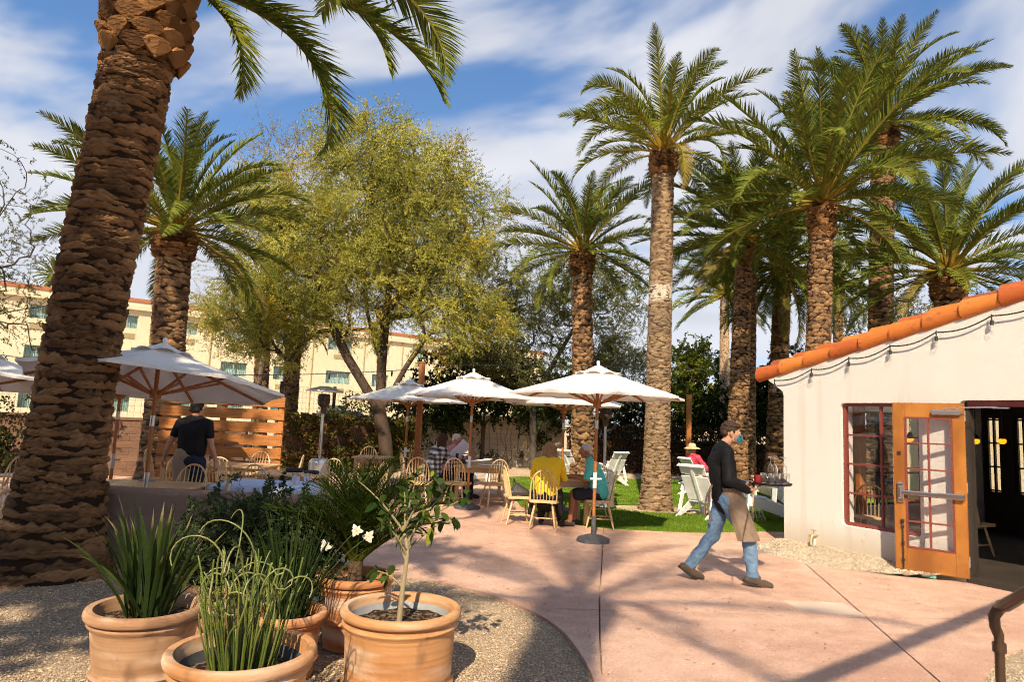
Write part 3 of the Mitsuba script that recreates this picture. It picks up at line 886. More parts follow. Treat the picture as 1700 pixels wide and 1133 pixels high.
# ------------------------------------------------------------------ broad-leaved trees
def tree(name, label, roots, crowns, n_att, leaves, seed, c_dark, c_light, leaf=(0.055, 0.014), twig=0.5, spread=0.6, droop=0.2, wood=(0.09, 0.06, 0.042), r_twig=0.006, cat='tree', group=None, size_r=1.0, leaf_mat=M_LEAF, yellow=None, ny=0.0, part=None):
    """roots: polylines of the main limbs; crowns: (centre, radii, weight) ellipsoids that the twigs reach into."""
    rng = np.random.default_rng(seed)
    key = part or thing(name, label, cat, group)
    nodes, parent = [], []
    for pl in roots:
        pl = smooth_path(pl, 10)
        for i, q in enumerate(pl):
            if i == 0 and nodes:
                k0 = int(np.argmin(np.linalg.norm(np.array(nodes) - q, axis=1)))
                if np.linalg.norm(nodes[k0] - q) < 0.3:
                    prev = k0
                    continue
                prev = -1
            elif i == 0:
                prev = -1
            nodes.append(q)
            parent.append(prev)
            prev = len(nodes) - 1
    wts = np.array([c[2] for c in crowns], float)
    wts /= wts.sum()
    att = []
    for i in rng.choice(len(crowns), n_att, p=wts):
        c, r = np.array(crowns[i][0]), np.array(crowns[i][1])
        d = rng.normal(0, 1, 3)
        d /= np.linalg.norm(d)
        att.append(c + d * r * rng.random() ** 0.42)
    att = np.array(att)
    root = nodes[0]
    att = att[np.argsort(np.linalg.norm(att - nodes[len(nodes) // 2], axis=1))]
    tips = []
    for a in att:
        N_ = np.array(nodes)
        dist = np.linalg.norm(N_ - a, axis=1) + 0.6 * np.maximum(0, N_[:, 2] - a[2])
        dist[:4] += 3
        k = int(np.argmin(dist))
        b = N_[k]
        ln = np.linalg.norm(a - b)
        m = max(2, int(ln / 0.45) + 1)
        ctrl = (a + b) / 2 + rng.normal(0, .12, 3) * ln + np.array([0, 0, 0.12 * ln])
        pr = k
        for q in bez(b, ctrl, a, m + 1)[1:]:
            nodes.append(q)
            parent.append(pr)
            pr = len(nodes) - 1
        tips.append((pr, (a - b) / (ln + 1e-9)))
    parent = np.array(parent)
    nodes = np.array(nodes)
    w = np.zeros(len(nodes))
    for pr, _ in tips:
        w[pr] += 1
    order = np.arange(len(nodes))[::-1]
    for i in order:
        if parent[i] >= 0:
            w[parent[i]] += w[i]
    rad = r_twig * np.maximum(w, 1) ** 0.47 * size_r
    wb = MB()
    kids = {}
    for i, pnt in enumerate(parent):
        kids.setdefault(pnt, []).append(i)
    starts = list(kids.get(-1, []))
    done = set()
    stack = [(i, None) for i in starts]
    while stack:
        i, frm = stack.pop()
        chain = [i] if frm is None else [frm, i]
        cur = i
        while kids.get(cur):
            ch = sorted(kids[cur], key=lambda q: -w[q])
            for o in ch[1:]:
                stack.append((o, cur))
            cur = ch[0]
            chain.append(cur)
        if len(chain) < 2:
            continue
        pts = nodes[chain]
        rr = rad[chain].copy()
        if frm is not None:
            rr[0] = min(rr[0], rr[1] * 1.15)
        nn = 9 if rr.max() > 0.08 else 5 if rr.max() > 0.02 else 3
        shade = np.clip(rng.normal(1, .2), .6, 1.5)
        wb.tube(pts, rr, nn, np.array(wood) * shade, False)
    # sprays of leaves
    tip_i = np.array([t_[0] for t_ in tips])
    tdir = np.array([t_[1] for t_ in tips])
    per = max(1, leaves // (len(tips) * 24))
    ns = len(tips) * per
    src = np.repeat(np.arange(len(tips)), per)
    start = nodes[tip_i[src]] + rng.normal(0, 0.12, (ns, 3))
    d = tdir[src] * 0.8 + rng.normal(0, spread, (ns, 3)) + np.array([0, 0, -droop])
    d /= np.linalg.norm(d, axis=1, keepdims=True)
    ln = twig * rng.uniform(.5, 1.3, ns)
    tone = np.clip(0.5 + 0.28 * rng.normal(0, 1, len(tips))[src] + 0.12 * rng.normal(0, 1, ns), 0, 1)
    q = np.linspace(0.1, 1, 24)
    pos = start[:, None] + d[:, None] * (ln[:, None] * q)[..., None] + np.array([0, 0, -1.0]) * (0.25 * droop * ln[:, None] * q ** 2)[..., None]
    pos = pos.reshape(-1, 3)
    nl = len(pos)
    dd = np.repeat(d, 24, 0)
    ld = dd * 0.5 + rng.normal(0, .75, (nl, 3)) + np.array([0, 0, -0.25])
    ld /= np.linalg.norm(ld, axis=1, keepdims=True)
    wv = np.cross(ld, rng.normal(0, 1, (nl, 3)))
    wv /= np.linalg.norm(wv, axis=1, keepdims=True) + 1e-9
    sl = leaf[0] * rng.uniform(.6, 1.3, nl)[:, None]
    sw = leaf[1] * rng.uniform(.7, 1.3, nl)[:, None]
    V = np.stack([pos, pos + ld * sl * .5 + wv * sw, pos + ld * sl, pos + ld * sl * .5 - wv * sw], 1).reshape(-1, 3)
    f = np.array([[0, 1, 2], [0, 2, 3]])[None] + (np.arange(nl) * 4)[:, None, None]
    tn = np.clip(np.repeat(tone, 24) + rng.normal(0, .12, nl), 0, 1)[:, None]
    col = (1 - tn) * np.array(c_dark) + tn * np.array(c_light)
    if yellow is not None:
        isy = np.repeat(rng.random(len(tips))[src] < ny, 24)[:, None] & (rng.random((nl, 1)) < .7)
        col = np.where(isy, np.array(yellow) * rng.uniform(.7, 1.1, (nl, 1)), col)
    if part:
        return wb, MB().add(V, f.reshape(-1, 3), np.repeat(col, 4, 0))
    put(key, 'trunk', wb, M_VC, True)
    labels[put(key, 'crown', MB().add(V, f.reshape(-1, 3), np.repeat(col, 4, 0)), leaf_mat)] = {'kind': 'stuff'}
    return key


tree('mesquite_tree', 'big feathery yellow-green tree with several forked trunks in the middle', [[(-3.6, 21, 0), (-3.9, 21, 1.6), (-4.9, 20.8, 3.2), (-5.9, 20.6, 5.2), (-6.6, 20.4, 7.6)], [(-3.9, 21, 1.6), (-4.0, 21.1, 3.4), (-3.9, 21.0, 5.5), (-3.6, 21, 8.2)],
     [(-3.9, 21, 1.6), (-3.3, 20.9, 3.0), (-2.2, 20.7, 4.6), (-0.9, 20.5, 5.6)], [(-4.0, 21.1, 3.4), (-4.7, 21.5, 5.2), (-5.0, 21.8, 8.0)]],
     [((-4.2, 21.0, 7.0), (3.0, 2.4, 3.2), 3.2), ((-6.3, 20.6, 6.0), (2.2, 2.0, 2.6), 1.7), ((-2.2, 20.7, 6.8), (2.3, 2.0, 2.7), 1.9), ((-3.6, 20.0, 9.0), (2.3, 1.8, 1.5), 0.9), ((-7.2, 20.0, 4.3), (1.9, 1.3, 1.3), 1.0), ((-7.4, 20.6, 7.6), (1.6, 1.4, 1.6), .8), ((-4.9, 20.6, 10.0), (2.2, 1.5, 1.4), .8), ((-1.5, 20.2, 4.4), (1.5, 1.2, 1.1), 0.6)],
     820, 430000, 5, (0.21, 0.225, 0.045), (0.56, 0.53, 0.12), twig=0.62, spread=0.7, droop=0.25, yellow=(0.52, 0.40, 0.04), ny=0.09, size_r=1.7, leaf=(0.070, 0.0140))
tree('mesquite_tree', 'thin airy tree with sparse yellowish twigs to the left of the big mesquite', [[(-8.6, 23, 0), (-8.4, 23, 3), (-8.2, 23, 6.0), (-8.3, 23, 9.2)], [(-8.4, 23, 3.0), (-9.3, 22.8, 5.2), (-10.0, 22.6, 7.4)]],
     [((-8.3, 23, 9.2), (1.7, 1.5, 2.7), 2), ((-8.9, 22.8, 6.4), (2.0, 1.4, 2.0), 1.3), ((-9.2, 22.6, 4.7), (1.6, 1.2, 1.3), 1)], 300, 52000, 6, (0.20, 0.17, 0.05), (0.44, 0.36, 0.11), twig=0.5, spread=0.5, droop=-0.1, leaf=(0.06, 0.012), wood=(0.13, 0.10, 0.075))
tree('mesquite_tree', 'grey-green open tree with bare twigs beside the palm behind the diners', [[(0.9, 24, 0), (0.8, 24, 2.5), (0.2, 24, 4.4), (-0.9, 23.8, 5.8)], [(0.8, 24, 2.5), (1.9, 24, 4.5), (2.9, 24, 6.4)], [(0.8, 24, 2.5), (2.2, 24, 3.4), (3.7, 24, 4.0)]],
     [((0.0, 23.8, 5.6), (2.2, 1.5, 1.9), 2), ((2.8, 24, 6.0), (2.1, 1.6, 2.2), 2.0), ((3.6, 24.0, 3.8), (1.4, 1.3, 1.3), 1.0), ((0.0, 23.4, 3.4), (2.0, 1.2, 1.0), 1.0)], 560, 105000, 7, (0.10, 0.115, 0.045), (0.26, 0.27, 0.10), twig=0.55, spread=0.6, droop=0.1, leaf=(0.080, 0.017), wood=(0.12, 0.10, 0.088))
tree('broadleaf_tree', 'dense dark evergreen with hanging boughs over the stone wall', [[(-0.9, 25, 0), (-0.9, 25, 1.5), (-0.7, 25, 3.2)], [(-0.9, 25, 1.5), (-2.0, 24.8, 2.6), (-3.0, 24.6, 3.0)], [(-0.9, 25, 1.5), (0.6, 24.8, 2.7)]],
     [((-1.2, 25, 3.2), (2.4, 1.3, 1.3), 2), ((0.9, 24.6, 2.7), (1.8, 1.0, 1.0), 1), ((-2.6, 24.4, 2.2), (1.6, 0.9, 0.9), 1)], 230, 28000, 8, (0.018, 0.028, 0.010), (0.06, 0.085, 0.022), twig=0.6, spread=0.7, droop=0.5, leaf=(0.115, 0.034))
tree('bare_tree', 'nearly leafless dark tree reaching in at the far left edge', [[(-12.6, 14.0, 0), (-12.3, 14, 2.4), (-11.4, 14, 4.4), (-10.6, 14, 6.0)], [(-12.3, 14, 2.4), (-11.0, 13.9, 3.2), (-9.9, 13.8, 3.5)], [(-12.3, 14, 2.4), (-11.6, 13.9, 3.8), (-10.3, 13.8, 4.4)]],
     [((-11.0, 14, 5.6), (1.2, 1.0, 1.8), 1), ((-10.3, 13.8, 3.5), (1.3, 1.0, 1.0), 1), ((-10.6, 13.8, 4.5), (1.2, .9, .8), .8)], 170, 9000, 9, (0.05, 0.055, 0.018), (0.17, 0.15, 0.04), twig=0.4, spread=0.6, droop=0.2, leaf=(0.05, 0.012), wood=(0.06, 0.042, 0.032), r_twig=0.005)
tree('broadleaf_tree', 'round bright yellow-green tree behind the lawn between two palm trunks', [[(8.2, 30, 0), (8.2, 30, 2.0), (8.3, 30, 3.4)]], [((8.1, 30, 3.9), (1.9, 1.5, 1.6), 2), ((7.4, 29.5, 2.6), (1.4, 1.2, 1.2), 1), ((9.3, 29.8, 2.9), (1.4, 1.2, 1.2), 1)],
     190, 36000, 10, (0.06, 0.085, 0.010), (0.22, 0.25, 0.03), twig=0.45, spread=0.9, droop=0.1, leaf=(0.11, 0.035))
tree('broadleaf_tree', 'dark shady tree standing behind the lawn wall', [[(6.0, 26, 0), (6.1, 26, 1.5), (6.3, 26, 2.4)], [(6.1, 26, 1.5), (7.6, 25.8, 2.2)]], [((6.3, 26, 2.4), (2.6, 1.0, 1.1), 2), ((8.8, 25.6, 2.3), (1.8, 1.0, 1.2), 1.4), ((4.3, 25.6, 1.9), (1.4, .9, .8), .7)],
     220, 28000, 12, (0.012, 0.020, 0.007), (0.05, 0.07, 0.018), twig=0.5, spread=0.8, droop=0.4, leaf=(0.10, 0.03))
tree('broadleaf_tree', 'dark tree close to the white building corner behind the adirondack chairs', [[(9.3, 22, 0), (9.3, 22, 1.6), (9.4, 22, 3.0)]], [((9.3, 22, 3.0), (1.6, 1.0, 1.4), 2), ((8.4, 21.8, 2.2), (1.0, .8, .9), 1)], 130, 26000, 13, (0.015, 0.026, 0.010), (0.055, 0.08, 0.02), twig=0.5, spread=0.8, droop=0.4, leaf=(0.10, 0.03))
tree('olive_tree', 'pale green sparse tree seen over the tiled roof', [[(13.5, 24, 0), (13.4, 24, 3), (13.2, 24, 5.0)], [(13.4, 24, 3.0), (15, 24, 5.0)]], [((13.0, 24, 5.6), (1.9, 1.3, 1.7), 1), ((15.5, 24, 5.7), (2.2, 1.3, 1.5), 1)], 170, 17000, 14, (0.09, 0.10, 0.04), (0.22, 0.21, 0.08), twig=0.5, spread=0.8, droop=0, leaf=(0.07, 0.018))
tree('broadleaf_tree', 'mid-green bushy tree low between the tall lawn palm and the hotel wing', [[(3.3, 32, 0), (3.3, 32, 2.6)]], [((3.6, 32, 3.0), (2.2, 1.4, 1.9), 2), ((1.6, 31, 2.2), (1.3, 1, 1.3), 1)], 120, 20000, 15, (0.04, 0.06, 0.012), (0.14, 0.16, 0.03), twig=0.5, spread=0.9, droop=0.1, leaf=(0.12, 0.035))
# trees behind the camera that shade the left front, as the photograph's shadows imply
tree('broadleaf_tree', 'leafy tree behind the camera that shades the pots', [[(-6.0, -3.5, 0), (-5.9, -3.4, 3.0), (-5.8, -3.2, 7.0)], [(-5.9, -3.4, 3.0), (-4.8, -3.0, 6.0)]], [((-6.0, -3.2, 9.2), (2.9, 2.2, 3.0), 3), ((-9.5, -2.5, 8.0), (2.6, 2.0, 2.8), 1.2), ((-4.3, -2.8, 8.6), (1.6, 1.3, 1.4), .8)], 300, 24000, 16, (0.03, 0.05, 0.012), (0.09, 0.12, 0.03), twig=0.7, spread=0.9, droop=0.2, leaf=(0.19, 0.07))
tree('broadleaf_tree', 'tall leafy tree behind the camera that shades the left terrace', [[(-10.2, -.8, 0), (-10, -.8, 4), (-9.6, -.7, 9.0)]], [((-9.2, -.6, 11.2), (2.6, 1.8, 2.6), 2), ((-11.5, -.8, 9.6), (2.0, 1.6, 2.2), 1)], 200, 15000, 17, (0.03, 0.05, 0.012), (0.09, 0.12, 0.03), twig=0.65, spread=0.9, droop=0.2, leaf=(0.20, 0.075))
palm('palm behind the camera whose fronds throw shadow streaks on the patio', (-1.6, -5.8, 0), (-1.25, -5.8, 9.8), 0.3, 0.28, 3.4, seed=31, n=19, low=-0.1, pitch=0.1, amp=0.02, N=50)

# the inn behind the camera, which closes off the low sky on that side
mb = MB()
mb.box((-15.5, -11.0, 3.6), (26, 4, 7.4), None, (.42, .33, .25))
k = thing('inn_building', 'plain stucco inn wing behind the camera to the left', 'building')
put(k, 'wall', mb, M_VC)
put(k, 'roof', MB().box((-15.5, -11.0, 7.42), (26.8, 4.8, .22), None, (.30, .12, .06)), M_VC)


# ------------------------------------------------------------------ white restaurant with tiled roof
def wmap(v):
    v = np.asarray(v, float)
    return np.c_[WALL_C[0] + WALL_D[0] * v[:, 0] + WALL_N[0] * v[:, 2], WALL_C[1] + WALL_D[1] * v[:, 0] + WALL_N[1] * v[:, 2], v[:, 1]]


def wprism(mb, poly, n0, n1, col=(.5, .5, .5)):
    m = trimesh.creation.extrude_polygon(poly, n1 - n0, engine='earcut')
    v = m.vertices + np.array([0, 0, n0])
    return mb.add(wmap(v), m.faces[:, ::-1], col)


def wbox(mb, t0, t1, z0, z1, n0, n1, bev=0.0, col=(.5, .5, .5)):
    c = wmap(np.array([[(t0 + t1) / 2, (z0 + z1) / 2, (n0 + n1) / 2]]))[0]
    R = np.stack([np.r_[WALL_D, 0], np.r_[-WALL_N, 0] * -1, [0, 0, 1.0]], 1)
    return mb.box(c, (t1 - t0, n1 - n0, z1 - z0), R, col, bev)


RK = 0.2235
rake = lambda t: 2.53 + RK * (t + 0.44)
REST = thing('restaurant', 'white stucco building with orange clay tile roof at the right edge', 'building')
prof = Polygon([(0, -0.1), (9, -0.1), (9, rake(6.0) - 0.67), (6.0, rake(6.0)), (-0.28, rake(-0.28)), (-0.28, rake(-.28) - 0.10), (-0.02, 2.29), (0, 2.22)])
win_r, door_r = sbox(0.94, 0.43, 2.02, 2.11), sbox(2.52, -0.2, 4.7, 2.14)
holes = win_r.buffer(-.06).buffer(.06).union(door_r.buffer(-.05).buffer(.05))
mb = MB()
wprism(mb, prof.difference(holes), 0.0, 0.28)
# the stucco reveals swell gently outwards round the openings
put(REST, 'wall', mb, M_STUCCO, 40)
mb = MB()
wbox(mb, 0.0, 0.28, -0.1, 2.45, 0.282, 0.8)
wbox(mb, 0.0, 0.28, -0.1, 0.55, 0.8, 3.6)
wbox(mb, 0.0, 0.28, 2.08, 2.45, 0.8, 3.6)
wbox(mb, 0.0, 0.28, -0.1, 2.45, 3.6, 5.2)
sw = put(REST, 'side_wall', mb, M_STUCCO)
mb = MB()
for q in (.8, 1.45, 2.15, 2.85, 3.55):
    wbox(mb, .10, .15, .55, 2.08, q, q + .05)
for q in (.55, 1.05, 1.55, 2.04):
    wbox(mb, .105, .145, q, q + .035, .85, 3.55)
put(sw, 'window', mb, M_BLACK)
# far wall of the room with its windows
back_open = [(0.32, 0.60, 0.75, 2.1), (0.80, 1.08, 0.75, 2.1), (1.22, 1.85, 0.75, 2.1), (2.4, 3.0, 0.75, 2.1), (3.6, 4.2, 0.75, 2.1)]
bp = Polygon([(0.28, -0.1), (9, -0.1), (9, 3.2), (6, 3.6), (0.28, 2.5)])
for a, b, c_, d_ in back_open:
    bp = bp.difference(sbox(a, c_, b, d_))
mb = MB()
wprism(mb, bp, 5.2, 5.4)
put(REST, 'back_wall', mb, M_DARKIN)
mb = MB()
wbox(mb, 8.8, 9.0, -0.1, 3.0, 0.282, 5.19)
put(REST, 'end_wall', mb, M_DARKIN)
mb = MB()
wbox(mb, 0.282, 8.79, -0.08, 0.06, 0.02, 5.19)
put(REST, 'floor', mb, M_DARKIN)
mb = MB()
wprism(mb, Polygon([(-0.30, rake(-.30)), (6.0, rake(6.0)), (9.0, rake(6.0) - .67), (9.0, rake(6) - .60), (6.0, rake(6) + .07), (-.30, rake(-.30) + .07)]), 0.02, 5.6)
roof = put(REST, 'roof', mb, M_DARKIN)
for i, (a, b, c_, d_) in enumerate(back_open):
    wk = f'{REST}__back_wall__window' + (f'_{i:03d}' if i else '')
    mb = MB()
    for q in (a, b - .05, (a + b) / 2 - .015):
        wbox(mb, q, q + (.05 if q != (a + b) / 2 - .015 else .03), c_, d_, 5.24, 5.30)
    for q in np.linspace(c_ + .03, d_ - .03, 4):
        wbox(mb, a + .05, b - .05, q - .015, q + .015, 5.245, 5.295)
    scene[wk] = shape(mb, M_BLACK)
# roof tiles: barrels down the rake, and the rows behind them
rngt = np.random.default_rng(40)
TL = 0.425


def barrel(t0, ln, n0, rad, lift, sweep=(-0.15, 1.0), seg=13, thick=0.022):
    """One tapering barrel tile lying along the rake."""
    a = np.linspace(math.pi * sweep[0], math.pi * sweep[1], seg)
    V = []
    for tt, rr in ((t0, rad * 1.22), (t0 + ln, rad * 0.88)):
        for q in (rr, rr - thick):
            V.append(np.stack([np.full(seg, tt) - 0.05 * np.sin(a) * 0, rake(tt) + lift + (0.022 if tt == t0 else 0.0) + q * np.sin(a), n0 - q * np.cos(a)], 1))
    V = np.vstack(V)
    k = np.arange(seg - 1)
    F = []
    for A, B in ((0, 2), (3, 1), (1, 0), (2, 3)):
        F.append(np.stack([A * seg + k, A * seg + k + 1, B * seg + k + 1, B * seg + k], 1))
    F = np.vstack(F)
    F = np.vstack([F[:, [0, 1, 2]], F[:, [0, 2, 3]]])
    return wmap(V), F


clays = [(0.58, 0.165, 0.040), (0.50, 0.135, 0.036), (0.40, 0.105, 0.040), (0.64, 0.21, 0.055), (0.54, 0.16, 0.05)]
for row in range(7):
    for i in range(16):
        t0 = -0.46 + i * (TL + (0.010 if row == 0 else -0.02)) + (0.0, 0.19)[row % 2] + rngt.normal(0, .004)
        if t0 > 6:
            continue
        rad = 0.105 if row == 0 else 0.095
        v, f = barrel(t0, TL, 0.035 if row == 0 else 0.14 + (row - 1) * 0.205, rad, 0.015 + rngt.normal(0, .004) if row == 0 else 0.085, (-0.42, 1.0) if row == 0 else (0.0, 1.0))
        put(roof, 'roof_tile', MB().add(v, f), M_TILE[int(rngt.integers(4))], 38)
# window of eight panes
wk = f'{REST}__wall__window'
mb = MB()
for a, b, c_, d_ in ((0.94, 0.985, 0.43, 2.11), (1.975, 2.02, 0.43, 2.11), (0.985, 1.975, 0.43, 0.475), (0.985, 1.975, 2.065, 2.11)):
    wbox(mb, a, b, c_, d_, 0.06, 0.12)
wbox(mb, 1.468, 1.494, 0.475, 2.065, 0.07, 0.11)
for q in np.linspace(0.475, 2.065, 5)[1:-1]:
    wbox(mb, 0.985, 1.468, q - .012, q + .012, 0.072, 0.108)
    wbox(mb, 1.494, 1.975, q - .012, q + .012, 0.072, 0.108)
scene[wk] = shape(mb, M_RED)
for i, q in enumerate(np.linspace(0.475, 2.065, 5)[:-1]):
    for a, b in ((0.985, 1.468), (1.494, 1.975)):
        mb = MB()
        mb.add(wmap(np.array([[a, q, .09], [b, q, .09], [b, q + .3975, .09], [a, q + .3975, .09]])), [[0, 1, 2], [0, 2, 3]])
        put(f'{REST}__wall', 'window_pane', mb, M_GLASS)
# door frame
mb = MB()
wbox(mb, 2.525, 2.575, 0.05, 2.135, 0.10, 0.20)
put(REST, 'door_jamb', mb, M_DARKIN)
mb = MB()
wbox(mb, 2.575, 4.7, 2.07, 2.135, 0.06, 0.20)
put(REST, 'door_frame', mb, M_RED)
# the open door
HX = W(2.585, -0.03, 0)
DL = np.array([4.875, 8.70, 0])
dv = HX - DL
dw = float(np.linalg.norm(dv[:2]))
dang = math.atan2(dv[1], dv[0])
Rd = rotz(dang)


def dbox(mb, x0, x1, z0, z1, y0, y1, bev=0.0, col=(.5, .5, .5)):
    return mb.box(DL + Rd @ np.array([(x0 + x1) / 2, (y0 + y1) / 2, (z0 + z1) / 2]), (x1 - x0, y1 - y0, z1 - z0), Rd, col, bev)


DZ0, DZ1 = 0.055, 2.10
DOOR = f'{REST}__door'
mb = MB()
st = 0.13
dbox(mb, 0, st, DZ0, DZ1, -.022, .022, .004)
dbox(mb, dw - st, dw, DZ0, DZ1, -.022, .022, .004)
dbox(mb, st, dw - st, DZ0, DZ0 + .27, -.0215, .0215, .004)
dbox(mb, st, dw - st, DZ1 - .18, DZ1, -.0215, .0215, .004)
scene[DOOR] = shape(mb, M_DOOR)
labels[DOOR] = {'label': 'open oak door with ten red-framed panes and a steel push bar'}
mb = MB()
z0, z1 = DZ0 + .27, DZ1 - .18
for a, b, c_, d_ in ((st, st + .018, z0, z1), (dw - st - .018, dw - st, z0, z1), (st + .018, dw - st - .018, z0, z0 + .018), (st + .018, dw - st - .018, z1 - .018, z1), (dw / 2 - .01, dw / 2 + .01, z0 + .018, z1 - .018)):
    dbox(mb, a, b, c_, d_, -.026, .026)
for q in np.linspace(z0, z1, 6)[1:-1]:
    dbox(mb, st + .018, dw / 2 - .01, q - .009, q + .009, -.025, .025)
    dbox(mb, dw / 2 + .01, dw - st - .018, q - .009, q + .009, -.025, .025)
scene[DOOR + '__glazing_bars'] = shape(mb, M_RED)
for q in np.linspace(z0, z1, 6)[:-1]:
    for a, b in ((st + .018, dw / 2 - .01), (dw / 2 + .01, dw - st - .018)):
        mb = MB()
        mb.add(np.array([DL + Rd @ np.array(c_) for c_ in ((a, 0, q + .009), (b, 0, q + .009), (b, 0, q + (z1 - z0) / 5 - .009), (a, 0, q + (z1 - z0) / 5 - .009))]), [[0, 1, 2], [0, 2, 3]])
        put(DOOR, 'pane', mb, M_GLASS)
mb = MB()
dbox(mb, .075, dw - .012, .965, 1.015, -.085, -.045, .008)
dbox(mb, dw * .62, dw - .01, .958, 1.022, -.092, -.04, .008)
dbox(mb, dw - .07, dw - .02, .965, 1.015, -.05, -.022)
scene[DOOR + '__push_bar'] = shape(mb, M_CHROME, 30)
mb = MB()
dbox(mb, .04, .115, .865, 1.11, -.06, -.022, .012)
dbox(mb, .058, .098, .91, 1.07, -.095, -.055, .015)
scene[DOOR + '__lock_case'] = shape(mb, M_CHROME, 30)
mb = MB()
dbox(mb, dw * .56, dw - .03, 1.955, 2.015, -.075, -.024, .012)
scene[DOOR + '__door_closer'] = shape(mb, M_STEEL, 30)
mb = MB()
pa = DL + Rd @ np.array([dw * .75, -.06, 2.03])
mb.tube([pa, pa + Rd @ np.array([-.05, -.10, 0.03]) * .3, HX + np.array([.12, -.28, 2.055]), W(2.95, 0.03, 2.05)], .008, 6)
mb.beam(W(2.86, 0.012, 2.05), W(3.04, 0.012, 2.05), .03, .015)
scene[DOOR + '__closer_arm'] = shape(mb, M_STEEL)
mb = MB()
pz = np.linspace(.075, .66, 40)
pr = .0075 + .009 * (np.abs(np.sin((pz - .07) * 15.5)) > .965) + .002 * np.sin(pz * 150)
pr[-3:] = .02
pp = np.array([DL + Rd @ np.array([.095, -.045, z]) for z in pz])
mb.tube(pp, pr, 8)
for z in (.12, .36, .62):
    mb.tube([DL + Rd @ np.array([.095, -.045, z]), DL + Rd @ np.array([.095, -.02, z])], .008, 6)
scene[DOOR + '__bolt'] = shape(mb, M_BLACK, 40)
mb = MB()
dbox(mb, .045, .085, 1.445, 1.49, -.03, -.0215)
scene[DOOR + '__lock_plate'] = shape(mb, M_BLACK)
mb = MB()
for z in (.25, 1.1, 1.95):
    mb.tube([HX + [0, 0, z - .06], HX + [0, 0, z + .06]], .012, 8)
scene[DOOR + '__hinge'] = shape(mb, M_STEEL, 40)
k = put(None, 'door_stop', MB().box(DL + Rd @ np.array([.36, -.05, .025]), (.15, .06, .035), Rd, (0.16, 0.42, 0.33), .006), M_VG)
tag(k, 'green wedge holding the oak door open at its foot', 'door stop')
# hose tap
t_ = new_key('water_tap')
tag(t_, 'brass garden tap on the white wall above the pale gravel', 'tap')
mb = MB()
br = (0.50, 0.38, 0.20)
c0 = W(0.56, 0.0, 0.235)
fw = np.r_[-WALL_N, 0]
dd3 = np.r_[WALL_D, 0]
mb.tube([c0, c0 + fw * .09], .018, 8, br)
mb.tube([c0 + fw * .05, c0 + fw * .12 + [0, 0, -.01], c0 + fw * .14 + [0, 0, -.07], c0 + fw * .14 + [0, 0, -.13]], [.02, .022, .018, .02], 8, br)
put(t_, 'body', mb, M_VG, True)
mb = MB()
mb.tube([c0 + fw * .08, c0 + fw * .08 + [0, 0, .06]], .009, 6, (.35, .3, .25))
mb.beam(c0 + fw * .08 + [0, 0, .065] - dd3 * .045, c0 + fw * .08 + [0, 0, .065] + dd3 * .045, .016, .012, (.40, .34, .28))
put(t_, 'handle', mb, M_VG)
mb = MB()
mb.tube([W(0.52, -.012, -.02), W(.52, -.012, .21)], .014, 8, (.72, .70, .66))
put(t_, 'pipe', mb, M_VG, True)
# string lights along the rake
s_ = new_key('string_lights')
tag(s_, 'black cable with clear bulbs looped under the tiled roof edge', 'string lights')
bt = [-.12, 0.53, 1.12, 1.71, 2.30, 2.93, 3.6, 4.3]
wire = []
for i in range(len(bt) - 1):
    for q in np.linspace(0, 1, 8, endpoint=False):
        t = bt[i] + (bt[i + 1] - bt[i]) * q
        wire.append(W(t, -.06 - .0 * q, 2.455 + .2195 * (t + .12) - .055 * math.sin(math.pi * q)))
put(s_, 'cable', MB().tube(wire, .009, 5), M_BLACK, True)
for t in bt:
    q = W(t, -.06, 2.455 + .2195 * (t + .12))
    mb = MB().tube([q + [0, 0, .02], q + [0, 0, -.05], q + [0, 0, -.055], q + [0, 0, -.11]], [.008, .008, .021, .019], 8)
    put(s_, 'socket', mb, M_BLACK, 40)
    zz = np.linspace(0, 1, 8)
    mb = MB().lathe(np.stack([.006 + .024 * np.sin(np.pi * (0.2 + .8 * zz)), -.11 - .085 * zz], 1), 10, q)
    put(s_, 'bulb', mb, M_GLASS, True)
mb = MB().tube([(-2.2, 15.8, 2.9), (-1.0, 14, 2.75), (1.0, 12.6, 2.72), (2.9, 11.4, 2.66), W(-.3, .1, 2.55)], .006, 4)
put(s_, 'lead', mb, M_BLACK)
# inside: posts, lamps, sideboard
k = put(None, 'interior_post', MB().box(Q(1427, 850, 10.35) * [1, 1, 0] + [0, 0, 1.2], (.15, .15, 2.3), rotz(.5), (0.33, 0.12, 0.03), .01), M_VC)
tag(k, 'brown timber post inside the restaurant seen through the left window column', 'post')
for i, (t, n, z, lab) in enumerate(((1620, 10.6, 735, 'left amber pendant lamp inside the dark doorway'), (1664, 10.6, 735, 'right amber pendant lamp inside the dark doorway'), (1511, 11.0, 731, 'amber pendant lamp seen through the glass of the open door'))):
    lp = thing('pendant_lamp', lab, 'lamp', 'amber pendant lamps in the restaurant')
    c_ = Q(t, z, n)
    put(lp, 'cord', MB().tube([c_ + [0, 0, .1], c_ + [0, 0, 1.0]], .006, 5), M_BLACK)
    put(lp, 'holder', MB().lathe([(0.005, .13), (.03, .11), (.05, .055), (.052, .05), (.03, .10), (.005, .12)], 14, c_), M_BLACK, 40)
    sh = MB().tm(ico(c_ + [0, 0, 0.02], (.055, .055, .05), 2))
    k = f'{lp}__globe'
    scene[k] = mikit.ply(sh.arr(), principled((.8, .42, .03), .4), smooth=True)
    scene[k]['emitter'] = {'type': 'area', 'radiance': {'type': 'rgb', 'value': [0.40, 0.14, 0.003]}}

